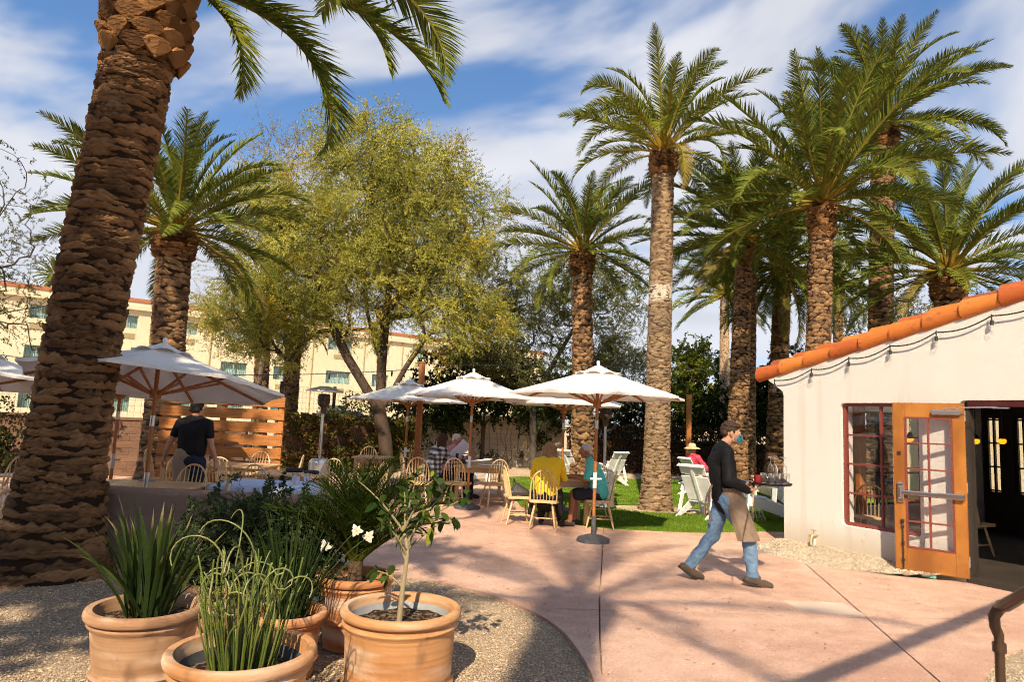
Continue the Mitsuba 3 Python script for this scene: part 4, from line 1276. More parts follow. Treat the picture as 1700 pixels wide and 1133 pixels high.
# sunlit cream wall that stands behind the restaurant and shows through its far windows
CW = thing('courtyard_wall', 'cream wall seen through the far windows of the dark restaurant room', 'wall')
mb = MB()
wbox(mb, -3.2, 9, -.1, 3.2, 8.2, 8.45)
put(CW, 'body', mb, M_HOTEL)


# ------------------------------------------------------------------ hotel
HC, HD = np.array([-26.24, 47.07]), np.array([0.775, 0.632])
HN = np.array([-0.632, 0.775])      # away from the camera


def H(s, n, z):
    q = HC + HD * s + HN * n
    return np.array([q[0], q[1], z])


HR = np.stack([np.r_[HD, 0], np.r_[HN, 0], [0, 0, 1.0]], 1)


def hbox(mb, s0, s1, z0, z1, n0, n1, col=(.5, .5, .5)):
    return mb.box(H((s0 + s1) / 2, (n0 + n1) / 2, (z0 + z1) / 2), (s1 - s0, n1 - n0, z1 - z0), HR, col)


HOTEL = thing('hotel_building', 'long three-storey cream hotel with teal curtained windows and a red-brown parapet', 'building')
cols_ = [(-9.2, 1.3), (-5.4, 1.3), (-0.45, 1.35), (3.45, 1.4), (6.95, 1.95), (10.7, 1.5), (15.4, 2.2), (19.3, 1.6), (23.2, 1.6), (27.1, 1.6), (31, 1.6), (35, 1.6)]
floors = [(1.18, 2.32), (4.12, 5.17), (6.92, 7.82)]
fac = sbox(-16, -.5, 38, 8.55)
ops = []
for s, w in cols_:
    for z0, z1 in floors:
        ops.append((s - w / 2, s + w / 2, z0, z1))
for a, b, c_, d_ in ops:
    fac = fac.difference(sbox(a, c_, b, d_))
m = trimesh.creation.extrude_polygon(fac, 0.35, engine='earcut')
v = m.vertices
mb = MB().add(np.c_[HC[0] + HD[0] * v[:, 0] + HN[0] * v[:, 2], HC[1] + HD[1] * v[:, 0] + HN[1] * v[:, 2], v[:, 1]], m.faces[:, ::-1])
hbox(mb, -16, 38, -.5, 8.5, .9, 9)
put(HOTEL, 'wall', mb, M_HOTEL)
mb = MB()
hbox(mb, -16.2, 38.1, 8.2, 8.46, -0.32, -.003)
hbox(mb, -16.3, 38.1, 8.46, 8.75, -.16, .6)
put(HOTEL, 'cornice', mb, M_HOTEL)
put(HOTEL, 'parapet', hbox(MB(), -16.4, 38.2, 8.752, 9.0, -.24, .7, (0.42, 0.16, 0.085)), M_VC)
for i, (a, b, c_, d_) in enumerate(ops):
    wk = put(HOTEL, 'window', hbox(hbox(hbox(MB(), a, a + .05, c_, d_, .14, .2, (.3, .36, .34)), b - .05, b, c_, d_, .14, .2, (.3, .36, .34)), (a + b) / 2 - .025, (a + b) / 2 + .025, c_, d_, .14, .2, (.3, .36, .34)), M_VC)
    n = 18
    xs = np.linspace(a, b, n * 2 + 1)
    V = np.array([H(x, .42 + .05 * (j % 2), z) for z in (c_, d_) for j, x in enumerate(xs)])
    k = np.arange(n * 2)
    put(wk, 'curtain', MB().add(V, np.vstack([np.stack([k, k + 1, k + 2 * n + 2], 1), np.stack([k, k + 2 * n + 2, k + 2 * n + 1], 1)])), M_CURTAIN)
    mb = MB().add([H(a, .17, c_), H(b, .17, c_), H(b, .17, d_), H(a, .17, d_)], [[0, 1, 2], [0, 2, 3]])
    put(wk, 'pane', mb, M_GLASS)
    if c_ > 4:
        mb = hbox(MB(), (a + b) / 2 - .55, (a + b) / 2 + .55, c_ - .75, c_ - .35, -.04, -.002, (.50, .40, .23))
        for q in range(5):
            hbox(mb, (a + b) / 2 - .5, (a + b) / 2 + .5, c_ - .72 + q * .07, c_ - .69 + q * .07, -.055, -.041, (.34, .27, .15))
        put(HOTEL, 'air_vent', mb, M_VC)
for s in (-2.3, 1.55, 5.1, 9.0, 13.0, 17.6, 21.3):
    put(HOTEL, 'downpipe', MB().tube([H(s, -.06, 0), H(s, -.06, 8.2)], .05, 6, (.45, .36, .2)), M_VC)
mb = MB()
hbox(mb, -3.4, -2.6, -.5, 8.19, -.28, -.002)
put(HOTEL, 'pilaster', mb, M_HOTEL)
# parked cars behind the wall
def car(label, loc, yaw, col):
    key = thing('parked_car', label, 'car', 'cars parked in front of the hotel')
    prof_ = [(-2.2, .35), (-2.25, .75), (-2.0, .95), (-1.35, 1.02), (-0.75, 1.48), (0.75, 1.50), (1.45, 1.08), (2.2, 1.0), (2.25, .35)]
    body = trimesh.creation.extrude_polygon(Polygon(prof_).buffer(.06).simplify(.01), 1.7, engine='earcut')
    v = body.vertices
    vv = np.c_[v[:, 0], (v[:, 2] - .85) * np.where(v[:, 1] > 1.05, .86, 1.0), v[:, 1]]
    R = rotz(yaw)
    put(key, 'body', MB().add(vv @ R.T + loc, body.faces[:, ::-1], col), M_VG, False)
    gl = Polygon([(-1.2, 1.04), (-0.72, 1.42), (0.68, 1.44), (1.25, 1.06)])
    g2 = trimesh.creation.extrude_polygon(gl, 1.57, engine='earcut')
    v = g2.vertices
    put(key, 'windows', MB().add(np.c_[v[:, 0], v[:, 2] - .785, v[:, 1]] @ R.T + loc, g2.faces[:, ::-1], (.015, .02, .03)), M_VG, False)
    for x in (-1.35, 1.35):
        for y in (-.85, .85):
            put(key, 'wheel', MB().tube(np.array([(x, y - .1, .34), (x, y + .1, .34)]) @ R.T + loc, .34, 18, (.02, .02, .02)), M_VG, 40)


car('dark car behind the vine covered wall near the big mesquite trunk', np.array([-8.0, 32.5, 0.25]), 0.4, (0.03, 0.05, 0.10))
car('dark car parked under the trees beyond the right lawn wall', np.array([5.6, 33, 0.1]), 0.2, (0.10, 0.11, 0.13))


# ------------------------------------------------------------------ garden walls of separate blocks
def block_wall(label, name, a, b, h, bl, bh, mat, thick=.22, seed=0, piece='brick', cap=True, core=(.16, .12, .09), hvar=None):
    key = thing(name, label, 'wall')
    a, b = np.asarray(a, float), np.asarray(b, float)
    d = b - a
    L = float(np.linalg.norm(d))
    d /= L
    R = np.stack([np.r_[d, 0], np.r_[-d[1], d[0], 0], [0, 0, 1.0]], 1)
    mid = (a + b) / 2
    put(key, 'mortar', MB().box((mid[0], mid[1], h / 2 - .05), (L, thick - .016, h + .1), R, core), M_VC)
    rng = np.random.default_rng(seed)
    nr = int(round(h / bh))
    hh = h / nr
    for r in range(nr):
        x = -(bl / 2) * (r % 2)
        while x < L:
            x0, x1 = max(x, 0), min(x + bl, L)
            if x1 - x0 > .05:
                xm = (x0 + x1) / 2
                q = a + d * xm
                put(key, piece, MB().box((q[0], q[1], (r + .5) * hh), (x1 - x0 - .012, thick + rng.uniform(-.006, .012), hh - .012), R, (.5, .5, .5), .006), mat)
            x += bl
    if cap:
        put(key, 'coping', MB().box((mid[0], mid[1], h + .035), (L + .04, thick + .08, .07), R, (.5, .5, .5), .012), mat)
    return key


block_wall('long brown brick garden wall in the shade behind the big left palm', 'brick_wall', (-16.5, 15.5), (-6.2, 16.4), 1.28, .62, .16, M_BRICK, seed=1)
block_wall('tan concrete block wall with shadows behind the diners in plaid and pink', 'block_wall', (-3.2, 25.6), (2.0, 25.6), 1.75, .42, .205, M_BLOCK, seed=2, piece='block', core=(.40, .32, .24))
block_wall('vine covered garden wall behind the steel patio heater at the left', 'block_wall', (-6.1, 18.2), (-3.1, 24.2), 1.40, .42, .2, M_BRICK, seed=3, piece='block')
block_wall('long low wall under dark vines beyond the lawn at the right', 'block_wall', (2.15, 25.0), (13, 24.4), 1.15, .62, .2, M_BRICK, seed=4, piece='block')
# low adobe wall in the left foreground
LW = thing('low_wall', 'low brown adobe wall between the big palm and the potted shrubs', 'wall')
lw = m3.Manifold.cube((2.75, .24, .86), True).refine_to_length(.06)
q = lw.to_mesh()
v = q.vert_properties[:, :3].astype(float)
nv = v / np.maximum(np.abs(v).max(1, keepdims=True), 1e-6)
v = v + np.stack([0 * v[:, 0], .016 * (meshkit.noise(v * 4) - .5), .022 * (meshkit.noise(v * 3 + 9) - .5)], 1)
v[:, 2] -= .03 * ((np.abs(v[:, 1]) > .10) & (v[:, 2] > .40))
put(LW, 'body', MB().add(v + [-3.05, 7.1, .38], q.tri_verts), M_ADOBE, 50)

# slatted wooden screen
FN = thing('wooden_screen', 'orange-stained wooden screen of wide horizontal boards', 'fence')
fa, fb = np.array([-6.35, 12.55, 0]), np.array([-4.06, 12.45, 0])
for i in range(8):
    z = 0.245 + i * .232
    put(FN, 'board', MB().beam(fa + [0, 0, z], fb + [0, 0, z], .19, .028, bev=.004) if 0 else MB().box((fa + fb) / 2 + [0, 0, z - .06], (float(np.linalg.norm(fb - fa)), .03, .186), rotz(math.atan2(fb[1] - fa[1], fb[0] - fa[0])), bev=.004), M_FENCE)
for s in (.03, .5, .97):
    q = fa + (fb - fa) * s + [0, .065, 0]
    put(FN, 'post', MB().box(q + [0, 0, .93], (.09, .09, 1.9), None, bev=.006), M_FENCE)
# wire fence on top of the left walls
WF = thing('wire_fence', 'thin wire mesh fence with vines in front of the hotel', 'fence')
for seg, (a, b, z0, z1) in enumerate((((-16.5, 15.7), (-6.3, 16.5), 1.32, 2.15), ((-6.2, 18.4), (-3.2, 24.3), 1.45, 2.35))):
    a, b = np.array(a), np.array(b)
    L = float(np.linalg.norm(b - a))
    mb = MB()
    for x in np.arange(0, L, .15):
        q = a + (b - a) * x / L
        mb.tube([(q[0], q[1], z0), (q[0], q[1], z1)], .0035, 3, (.10, .085, .07), False)
    for z in np.arange(z0, z1 + .01, .15):
        mb.tube([(a[0], a[1], z), (b[0], b[1], z)], .0035, 3, (.10, .085, .07), False)
    labels[put(WF, 'mesh', mb, M_VC)] = {'kind': 'stuff'}
    for x in np.arange(0.1, L, 2.1):
        q = a + (b - a) * x / L
        put(WF, 'post', MB().box((q[0], q[1], (z1 + .1) / 2), (.08, .08, z1 + .1), None, (.055, .035, .025)), M_VC)


# ------------------------------------------------------------------ vines and shrubs as leaf masses
def leaf_cloud(pos, dirs, size, width, tone_seed, c0, c1, extra=None, frac=0.0):
    rng = np.random.default_rng(tone_seed)
    n = len(pos)
    d = dirs + rng.normal(0, .5, (n, 3))
    d /= np.linalg.norm(d, axis=1, keepdims=True)
    w = np.cross(d, rng.normal(0, 1, (n, 3)))
    w /= np.linalg.norm(w, axis=1, keepdims=True) + 1e-9
    s = size * rng.uniform(.6, 1.35, (n, 1))
    ww = width * rng.uniform(.7, 1.2, (n, 1))
    V = np.stack([pos, pos + d * s * .5 + w * ww, pos + d * s, pos + d * s * .5 - w * ww], 1).reshape(-1, 3)
    f = (np.array([[0, 1, 2], [0, 2, 3]])[None] + (np.arange(n) * 4)[:, None, None]).reshape(-1, 3)
    t = np.clip(rng.normal(.5, .3, (n, 1)), 0, 1)
    col = (1 - t) * np.array(c0) + t * np.array(c1)
    if extra is not None:
        col = np.where(rng.random((n, 1)) < frac, np.array(extra), col)
    return MB().add(V, f, np.repeat(col, 4, 0))


def vine(label, a, b, z0, z1, n, seed, c0, c1, leaf=(.07, .03), thick=.25, extra=None, frac=.0, name='vine', cat='vine', holes=.45):
    rng = np.random.default_rng(seed)
    a, b = np.array(a), np.array(b)
    t = rng.random(n * 3)
    z = z0 + (z1 - z0) * rng.random(n * 3) ** .8
    q = a + (b - a) * t[:, None]
    nrm = np.array([b[1] - a[1], -(b[0] - a[0])])
    nrm /= np.linalg.norm(nrm)
    P = np.c_[q + nrm * (.13 + thick * rng.random((n * 3, 1)) ** 2), z]
    keep = meshkit.noise(P * np.array([1.6, 1.6, 1.1]) + seed) * .6 + meshkit.noise(P * 4 + seed) * .4 > holes
    P = P[keep][:n]
    key = thing(name, label, cat)
    mb = MB()
    for i in range(int(np.linalg.norm(b - a) * 3)):
        q = a + (b - a) * rng.random()
        p0 = np.r_[q + nrm * .14, 0]
        pts = [p0]
        for s in range(6):
            pts.append(pts[-1] + np.r_[(b - a) / np.linalg.norm(b - a) * rng.normal(0, .12) + nrm * rng.uniform(0, .02), (z1 - z0) / 6 * rng.uniform(.6, 1.15)])
        mb.tube(pts, np.linspace(.012, .004, 7), 4, (.13, .10, .07), False)
    put(key, 'stems', mb, M_VC)
    labels[put(key, 'leaves', leaf_cloud(P, np.r_[nrm * .6, -.5], leaf[0], leaf[1], seed, c0, c1, extra, frac), M_LEAF)] = {'kind': 'stuff'}
    return key


vine('green and russet vine over the wall behind the steel heater', (-6.1, 17.9), (-3.3, 23.5), 0.05, 1.65, 9000, 3, (.035, .05, .012), (.16, .17, .035), leaf=(.085, .034), extra=(.20, .09, .045), frac=.33, holes=.38)
vine('thin vine climbing the wire mesh left of the mesquite trunk', (-6.1, 18.2), (-3.3, 24.0), 1.4, 2.4, 1300, 4, (.05, .06, .015), (.20, .20, .04), thick=.05, holes=.55)
vine('dark vine hanging down the tan block wall behind the diners', (-3.2, 25.4), (2.0, 25.4), 0.35, 2.5, 5200, 5, (.02, .028, .010), (.10, .11, .03), leaf=(.10, .035), extra=(.22, .17, .05), frac=.08, holes=.50)
vine('dark dry vine covering the wall beyond the lawn', (2.2, 24.8), (12.5, 24.2), 0.05, 1.75, 14000, 6, (.025, .022, .012), (.085, .075, .03), leaf=(.09, .032), extra=(.16, .075, .05), frac=.3, holes=.36)
vine('dark shrub in front of the brick wall at the far left', (-14, 15.2), (-9.6, 15.5), 0.0, 1.1, 4200, 7, (.015, .02, .010), (.06, .075, .025), leaf=(.10, .035), thick=.7, name='shrub', cat='shrub', holes=.42)
vine('small leafy vine trailing along the top of the far left brick wall', (-14.5, 15.4), (-9, 15.7), 1.1, 1.75, 900, 8, (.03, .03, .012), (.10, .09, .03), thick=.1, holes=.5)
# reddish timber posts that carry the cables
for (x, y, z1, lab) in ((-2.08, 16.0, 2.95, 'red-brown timber post beside the far left umbrella pole'), (5.25, 20.0, 2.65, 'red-brown timber post beyond the lawn near the seated person in a hat')):
    k = put(None, 'timber_post', MB().box((x, y, z1 / 2), (.13, .13, z1), None, bev=.008), M_POLE)
    tag(k, lab, 'post')
ck = thing('cable_run', 'thin black cable with small lamps strung in front of the hotel', 'string lights')
pts = [np.array([-13.0 + (10.95 * q), 16.0 + 0.0 * q, 2.78 - .35 * math.sin(math.pi * q)]) for q in np.linspace(0, 1, 16)]
put(ck, 'cable', MB().tube(pts, .009, 4), M_BLACK)
for q in pts[1:-1]:
    put(ck, 'bulb', MB().tube([q, q - [0, 0, .05], q - [0, 0, .13]], [.012, .025, .02], 6), M_BLACK)
k = put(None, 'timber_post', MB().box((-13.0, 16.0, 1.42), (.13, .13, 2.84), None, bev=.008), M_POLE)
tag(k, 'timber post at the far left that holds the cable with small lamps', 'post')


# ------------------------------------------------------------------ spindle-back chairs
def chair_parts():
    P = []
    sh = Polygon([(-.19, -.19), (.19, -.19), (.235, .05), (.22, .20), (.11, .225), (-.11, .225), (-.22, .20), (-.235, .05)]).buffer(.02)
    seat = trimesh.creation.extrude_polygon(sh, .034, engine='earcut')
    seat.apply_translation([0, 0, .415])
    P.append(('seat', MB().tm(seat), M_CHAIR, False))
    lean = lambda z: -.165 - .20 * (z - .44)
    a = np.linspace(0, math.pi, 25)
    hoop = np.stack([.205 * np.cos(a) * (1 + .14 * np.sin(a)), 0 * a, .445 + .47 * np.sin(a) ** .75], 1)
    hoop[:, 1] = lean(hoop[:, 2])
    P.append(('back_hoop', MB().tube(hoop, .0125, 7), M_CHAIR, True))
    for x in np.linspace(-.145, .145, 7):
        xt = x * 1.12
        zt = .445 + .47 * math.sin(math.acos(np.clip(xt / .222, -1, 1))) ** .75
        P.append(('spindle', MB().tube([(x, lean(.44), .44), (x * 1.06, lean((.44 + zt) / 2), (.44 + zt) / 2), (xt, lean(zt), zt)], [.0065, .008, .005], 5), M_CHAIR, True))
    feet = {}
    for sx in (-1, 1):
        for sy in (-1, 1):
            top, bot = np.array((.13 * sx, .12 * sy, .42)), np.array((.205 * sx, .21 * sy - (.02 if sy < 0 else 0), 0))
            feet[sx, sy] = (top, bot)
            P.append(('leg', MB().tube([top, top * .6 + bot * .4, top * .3 + bot * .7, bot], [.013, .018, .0165, .011], 7), M_CHAIR, True))
    at = lambda k, q: feet[k][0] * (1 - q) + feet[k][1] * q
    for sx in (-1, 1):
        P.append(('stretcher', MB().tube([at((sx, -1), .62), (at((sx, -1), .62) + at((sx, 1), .62)) / 2, at((sx, 1), .62)], [.008, .012, .008], 6), M_CHAIR, True))
    P.append(('stretcher', MB().tube([(at((-1, -1), .62) + at((-1, 1), .62)) / 2, (at((1, -1), .62) + at((1, 1), .62)) / 2], .010, 6), M_CHAIR, True))
    return proto(P)


CHAIR = chair_parts()


def chair(label, x, y, face, z=0.0):
    """face: the compass angle in degrees that the sitter looks towards (0 = +x, 90 = +y, away from the camera)."""
    k = thing('chair', label, 'chair', 'pale wooden spindle-back chairs')
    stamp(k, CHAIR, mat4((x, y, z), math.radians(face - 90)))
    return k


def table(label, x, y, yaw, w, d, h=.745, cloth=None, group='wooden patio tables'):
    k = thing('table', label, 'table', group)
    R = rotz(math.radians(yaw))
    c = np.array([x, y, 0])
    nb = max(3, int(round(d / .2)))
    for i in range(nb):
        put(k, 'top_board', MB().box(c + R @ np.array([0, -d / 2 + (i + .5) * d / nb, h - .016]), (w, d / nb - .004, .032), R, bev=.004), M_TABLE)
    for sx in (-1, 1):
        for sy in (-1, 1):
            q = R @ np.array([sx * (w / 2 - .09), sy * (d / 2 - .09), 0])
            put(k, 'leg', MB().beam(c + q + [0, 0, h - .033], c + q, .075, .075, bev=.006), M_TABLE)
    mb = MB()
    for sy in (-1, 1):
        mb.box(c + R @ np.array([0, sy * (d / 2 - .09), h - .085]), (w - .26, .022, .10), R)
        mb.box(c + R @ np.array([sy * (w / 2 - .09), 0, h - .085]), (.022, d - .26, .10), R)
    put(k, 'apron', mb, M_TABLE)
    return k


table('wooden table under the left umbrella, half hidden by the big palm', -4.15, 8.05, 4, 1.15, .85)
table('long wooden table in front of the orange wooden screen', -4.75, 11.55, -3, 1.75, .85)
table('sunlit wooden table with pale boards beyond the blue tablecloth', -3.15, 10.35, 4, 1.0, .85)
table('wooden table where the diners in plaid and pink sit', -.55, 14.55, 5, 1.15, 1.9)
table('small wooden table in front of the vine wall between two empty chairs', -2.95, 15.3, 0, .8, .8)
table('small table between the diners in yellow and teal', 1.02, 11.75, 8, .75, .75)
table('wooden table at the far left edge beside two chairs', -9.25, 11.0, 0, 1.0, .8)
# table with the blue cloth
tb = thing('table', 'table under a pale blue cloth behind the potted shrubs', 'table', 'wooden patio tables')
tbc = np.array([-3.0, 8.85, 0])
for sx in (-1, 1):
    for sy in (-1, 1):
        put(tb, 'leg', MB().beam(tbc + [sx * .48, sy * .32, .70], tbc + [sx * .48, sy * .32, 0], .07, .07), M_TABLE)
put(tb, 'top', MB().box(tbc + [0, 0, .715], (1.15, .85, .03)), M_TABLE)
n_ = 41
X, Y = np.meshgrid(np.linspace(-.72, .72, n_), np.linspace(-.57, .57, n_))
ox, oy = np.maximum(np.abs(X) - .585, 0), np.maximum(np.abs(Y) - .435, 0)
dr_ = np.hypot(ox, oy)
fold = .018 * np.sin(X * 30) * (oy > 0) + .018 * np.sin(Y * 30) * (ox > 0)
cl = np.stack([np.sign(X) * np.minimum(np.abs(X), .585 + .02 * (ox > 0)) + np.sign(X) * np.where(ox > 0, fold + .12 * ox, 0), np.sign(Y) * np.minimum(np.abs(Y), .435 + .02 * (oy > 0)) + np.sign(Y) * np.where(oy > 0, fold + .12 * oy, 0), .737 - dr_ * .95], -1).reshape(-1, 3) + tbc
i, j = np.meshgrid(np.arange(n_ - 1), np.arange(n_ - 1), indexing='ij')
a = (i * n_ + j).ravel()
k = put(None, 'tablecloth', MB().add(cl, np.vstack([np.stack([a, a + 1, a + n_ + 1], 1), np.stack([a, a + n_ + 1, a + n_], 1)]), (.42, .50, .68)), M_VC, True)
tag(k, 'pale blue cloth draped over the table behind the potted shrubs', 'tablecloth')

CH = [
    (-7.95, 10.4, 200, 'front chair at the far left edge of the picture'), (-7.85, 11.3, 250, 'second chair at the far left, turned three-quarters'), (-6.78, 9.6, 150, 'chair partly hidden by the left side of the big palm trunk'),
    (-4.05, 8.75, 268, 'round-backed chair behind the umbrella pole at the left table'), (-3.42, 7.95, 205, 'low leaning chair back beside the left umbrella pole near the waiter in a T-shirt'),
    (-5.75, 11.6, 10, 'side-on chair at the left end of the table by the wooden screen'), (-4.95, 10.75, 90, 'chair directly left of the waiter in a T-shirt'), (-4.35, 10.75, 92, 'chair directly right of the waiter in a T-shirt'), (-4.45, 12.2, 262, 'chair behind the table by the screen seen through the gap'),
    (-3.72, 11.75, 200, 'chair turned sideways in front of the right end of the wooden screen'), (-3.95, 10.2, 5, 'sunlit chair seen side-on left of the pale table'), (-3.35, 9.65, 78, 'chair with its back to the camera at the pale table'), (-2.85, 11.05, 262, 'chair facing the camera behind the pale table'), (-2.15, 10.9, 215, 'chair half hidden behind the steel heater base'),
    (-3.2, 16.0, 280, 'chair behind the small table under the vine wall'), (-2.2, 15.9, 245, 'chair with a round back just left of the timber post'), (-1.9, 14.1, 20, 'chair at the left of the plaid diner seen side-on'), (-1.62, 13.0, 88, 'chair with its back to the camera behind the plaid diner'),
    (-.93, 13.25, 78, 'chair at the near left corner of the diners\' table'), (-.22, 13.42, 112, 'chair at the near right corner of the diners\' table'),
    (.22, 11.42, 12, 'chair seen side-on with a dark bag on its seat'), (.62, 10.98, 82, 'chair in which the diner in yellow sits'), (1.55, 11.35, 172, 'chair in which the diner in teal sits'), (1.55, 12.6, 205, 'chair on the far side of the small table')]
chairs = {}
for x, y, fc, lab in CH:
    chairs[lab] = chair(lab, x, y, fc)


# ------------------------------------------------------------------ umbrellas
def umbrella(label, x, y, R=1.32, z_edge=2.02, z_top=2.50, base=True, yaw=0.2, tilt=(0, 0), z0=0.0, seed=0, table_foot=False):
    k = thing('umbrella', label, 'umbrella', 'white market umbrellas')
    n = 8
    rng = np.random.default_rng(seed)
    V, F = [], []
    m = 9
    rows = []
    per = 8
    for i in range(m):
        q = i / (m - 1)
        rad = .17 + (R - .17) * q
        z = z_top - .10 - (z_top - .10 - z_edge) * (q ** .93)
        ring = []
        for j in range(n * per):
            a = yaw + j / per * 2 * math.pi / n
            fr = (j % per) / per
            chord = math.cos(math.pi / n) / math.cos(math.pi / n * (2 * fr - 1))
            sag = math.sin(math.pi * fr)
            ring.append((rad * (chord * (1 - .025 * sag * q)) * math.cos(a), rad * (chord * (1 - .025 * sag * q)) * math.sin(a), z - .035 * sag * math.sin(math.pi * min(q, .9)) + .012 * sag * q + .006 * rng.normal() * q * sag))
        rows.append(ring)
    V = np.array(rows).reshape(-1, 3)
    N_ = n * per
    i, j = np.meshgrid(np.arange(m - 1), np.arange(N_), indexing='ij')
    a, b = (i * N_ + j).ravel(), (i * N_ + (j + 1) % N_).ravel()
    F = np.vstack([np.stack([a, b, b + N_], 1), np.stack([a, b + N_, a + N_], 1)])
    o = np.array([x, y, z0])
    piv = o + [0, 0, z_edge - .1]
    RT = rotx(tilt[0]) @ roty(tilt[1])
    tl = lambda q: (np.asarray(q) - piv) @ RT.T + piv
    # hem
    hem = V[-N_:] * np.array([1, 1, 1]) - [0, 0, .03]
    V = np.vstack([V, hem])
    j = np.arange(N_)
    c_, d_ = (m - 1) * N_ + j, (m - 1) * N_ + (j + 1) % N_
    F = np.vstack([F, np.stack([c_, d_, d_ + N_], 1), np.stack([c_, d_ + N_, c_ + N_], 1)])
    put(k, 'canopy', MB().add(tl(V + o), F), M_CANVAS, 28)
    # raised vent cap with a scalloped edge
    VV = []
    for i in range(4):
        q = i / 3
        for j in range(48):
            a = yaw + j * 2 * math.pi / 48
            sc = abs(math.sin(a * 4 - yaw * 4))
            VV.append((.05 * (1 - q) * math.cos(a) + .33 * q * math.cos(a), .05 * (1 - q) * math.sin(a) + .33 * q * math.sin(a), z_top - (.02 + .135 * q ** .9) + (.028 * sc if i == 3 else 0) + .012 * sc * q))
    i, j = np.meshgrid(np.arange(3), np.arange(48), indexing='ij')
    a, b = (i * 48 + j).ravel(), (i * 48 + (j + 1) % 48).ravel()
    put(k, 'vent', MB().add(tl(np.array(VV) + o), np.vstack([np.stack([a, b, b + 48], 1), np.stack([a, b + 48, a + 48], 1)])), M_CANVAS, True)
    put(k, 'finial', MB().lathe([(0.001, z_top + .065), (.022, z_top + .05), (.028, z_top + .025), (.016, z_top), (.05, z_top - .03)], 12, tl(o[None] + [0, 0, z_top])[0] - [0, 0, z_top]), M_WHITE, True)
    hub = z_edge - .12
    for j in range(n):
        a = yaw + j * 2 * math.pi / n
        e = np.array([math.cos(a), math.sin(a), 0])
        top = o + e * .05 + [0, 0, z_top - .14]
        end = o + e * (R - .02) + [0, 0, z_edge - .015]
        rb = put(k, 'rib', MB().beam(tl(top[None])[0], tl(end[None])[0], .022, .03), M_POLE)
        midp = top + (end - top) * .52
        put(rb, 'strut', MB().beam(tl((o + e * .05 + [0, 0, hub])[None])[0], tl((midp - [0, 0, .02])[None])[0], .018, .026), M_POLE)
    put(k, 'hub', MB().tube([o + [0, 0, hub - .05], o + [0, 0, hub + .05]], .06, 12), M_POLE, 40)
    put(k, 'pole', MB().tube([o + [0, 0, .30 if base else 0.02], o + [0, 0, z_top - .05]], .024, 12), M_POLE, 40)
    put(k, 'pole_joint', MB().tube([o + [0, 0, hub - .36], o + [0, 0, hub - .24]], .027, 12), M_STEEL, 40)
    cz = .80 if table_foot else .86
    cr = put(k, 'sleeve', MB().tube([o + [0, 0, cz - .11], o + [0, 0, cz + .11]], .029, 12), M_WHITE if not table_foot else M_STEEL, 40)
    put(cr, 'knob', MB().tube([o + [-.07, -.02, cz + .02], o + [.10, .02, cz + .02]], [.016, .012], 8), M_WHITE if not table_foot else M_STEEL, 40)
    if base:
        pr = [(.0, .105), (.055, .105), (.09, .10), (.20, .065), (.245, .045), (.25, .0)]
        bs = put(k, 'base', MB().lathe(pr, 8 if seed % 2 == 0 else 24, o, rot=rotz(.2)), M_STONE, 30)
        put(bs, 'tube', MB().tube([o + [0, 0, .09], o + [0, 0, .36]], [.036, .034], 12), M_STONE, 40)
    return k


umbrella('big umbrella at the left in the shade whose dark underside shows its ribs', -4.0, 7.75, 1.40, 1.90, 2.38, yaw=.15, seed=1, table_foot=True, tilt=(-.125, 0.02))
umbrella('umbrella cut off by the left edge of the picture', -7.1, 9.0, 1.40, 1.90, 2.35, yaw=.4, seed=3, table_foot=True, tilt=(-.1, .03))
umbrella('second umbrella at the far left showing right behind the big palm trunk', -5.9, 10.4, 1.40, 1.90, 2.32, yaw=.1, seed=5, table_foot=True, tilt=(-.08, -.03))
umbrella('brightest umbrella in front of the diners in yellow and teal', 1.28, 9.98, 1.30, 2.08, 2.53, yaw=.06, seed=0)
umbrella('greyish umbrella between two others over the plaid and pink diners', -.70, 13.0, 1.28, 2.08, 2.56, yaw=.30, seed=2)
umbrella('smallest umbrella farthest back on the left of the three in the middle', -2.28, 15.5, 1.33, 2.02, 2.50, yaw=.1, seed=4)
umbrella('umbrella almost hidden behind the brightest one, only its pole clear', 1.05, 13.1, 1.15, 2.02, 2.36, yaw=.25, seed=6)


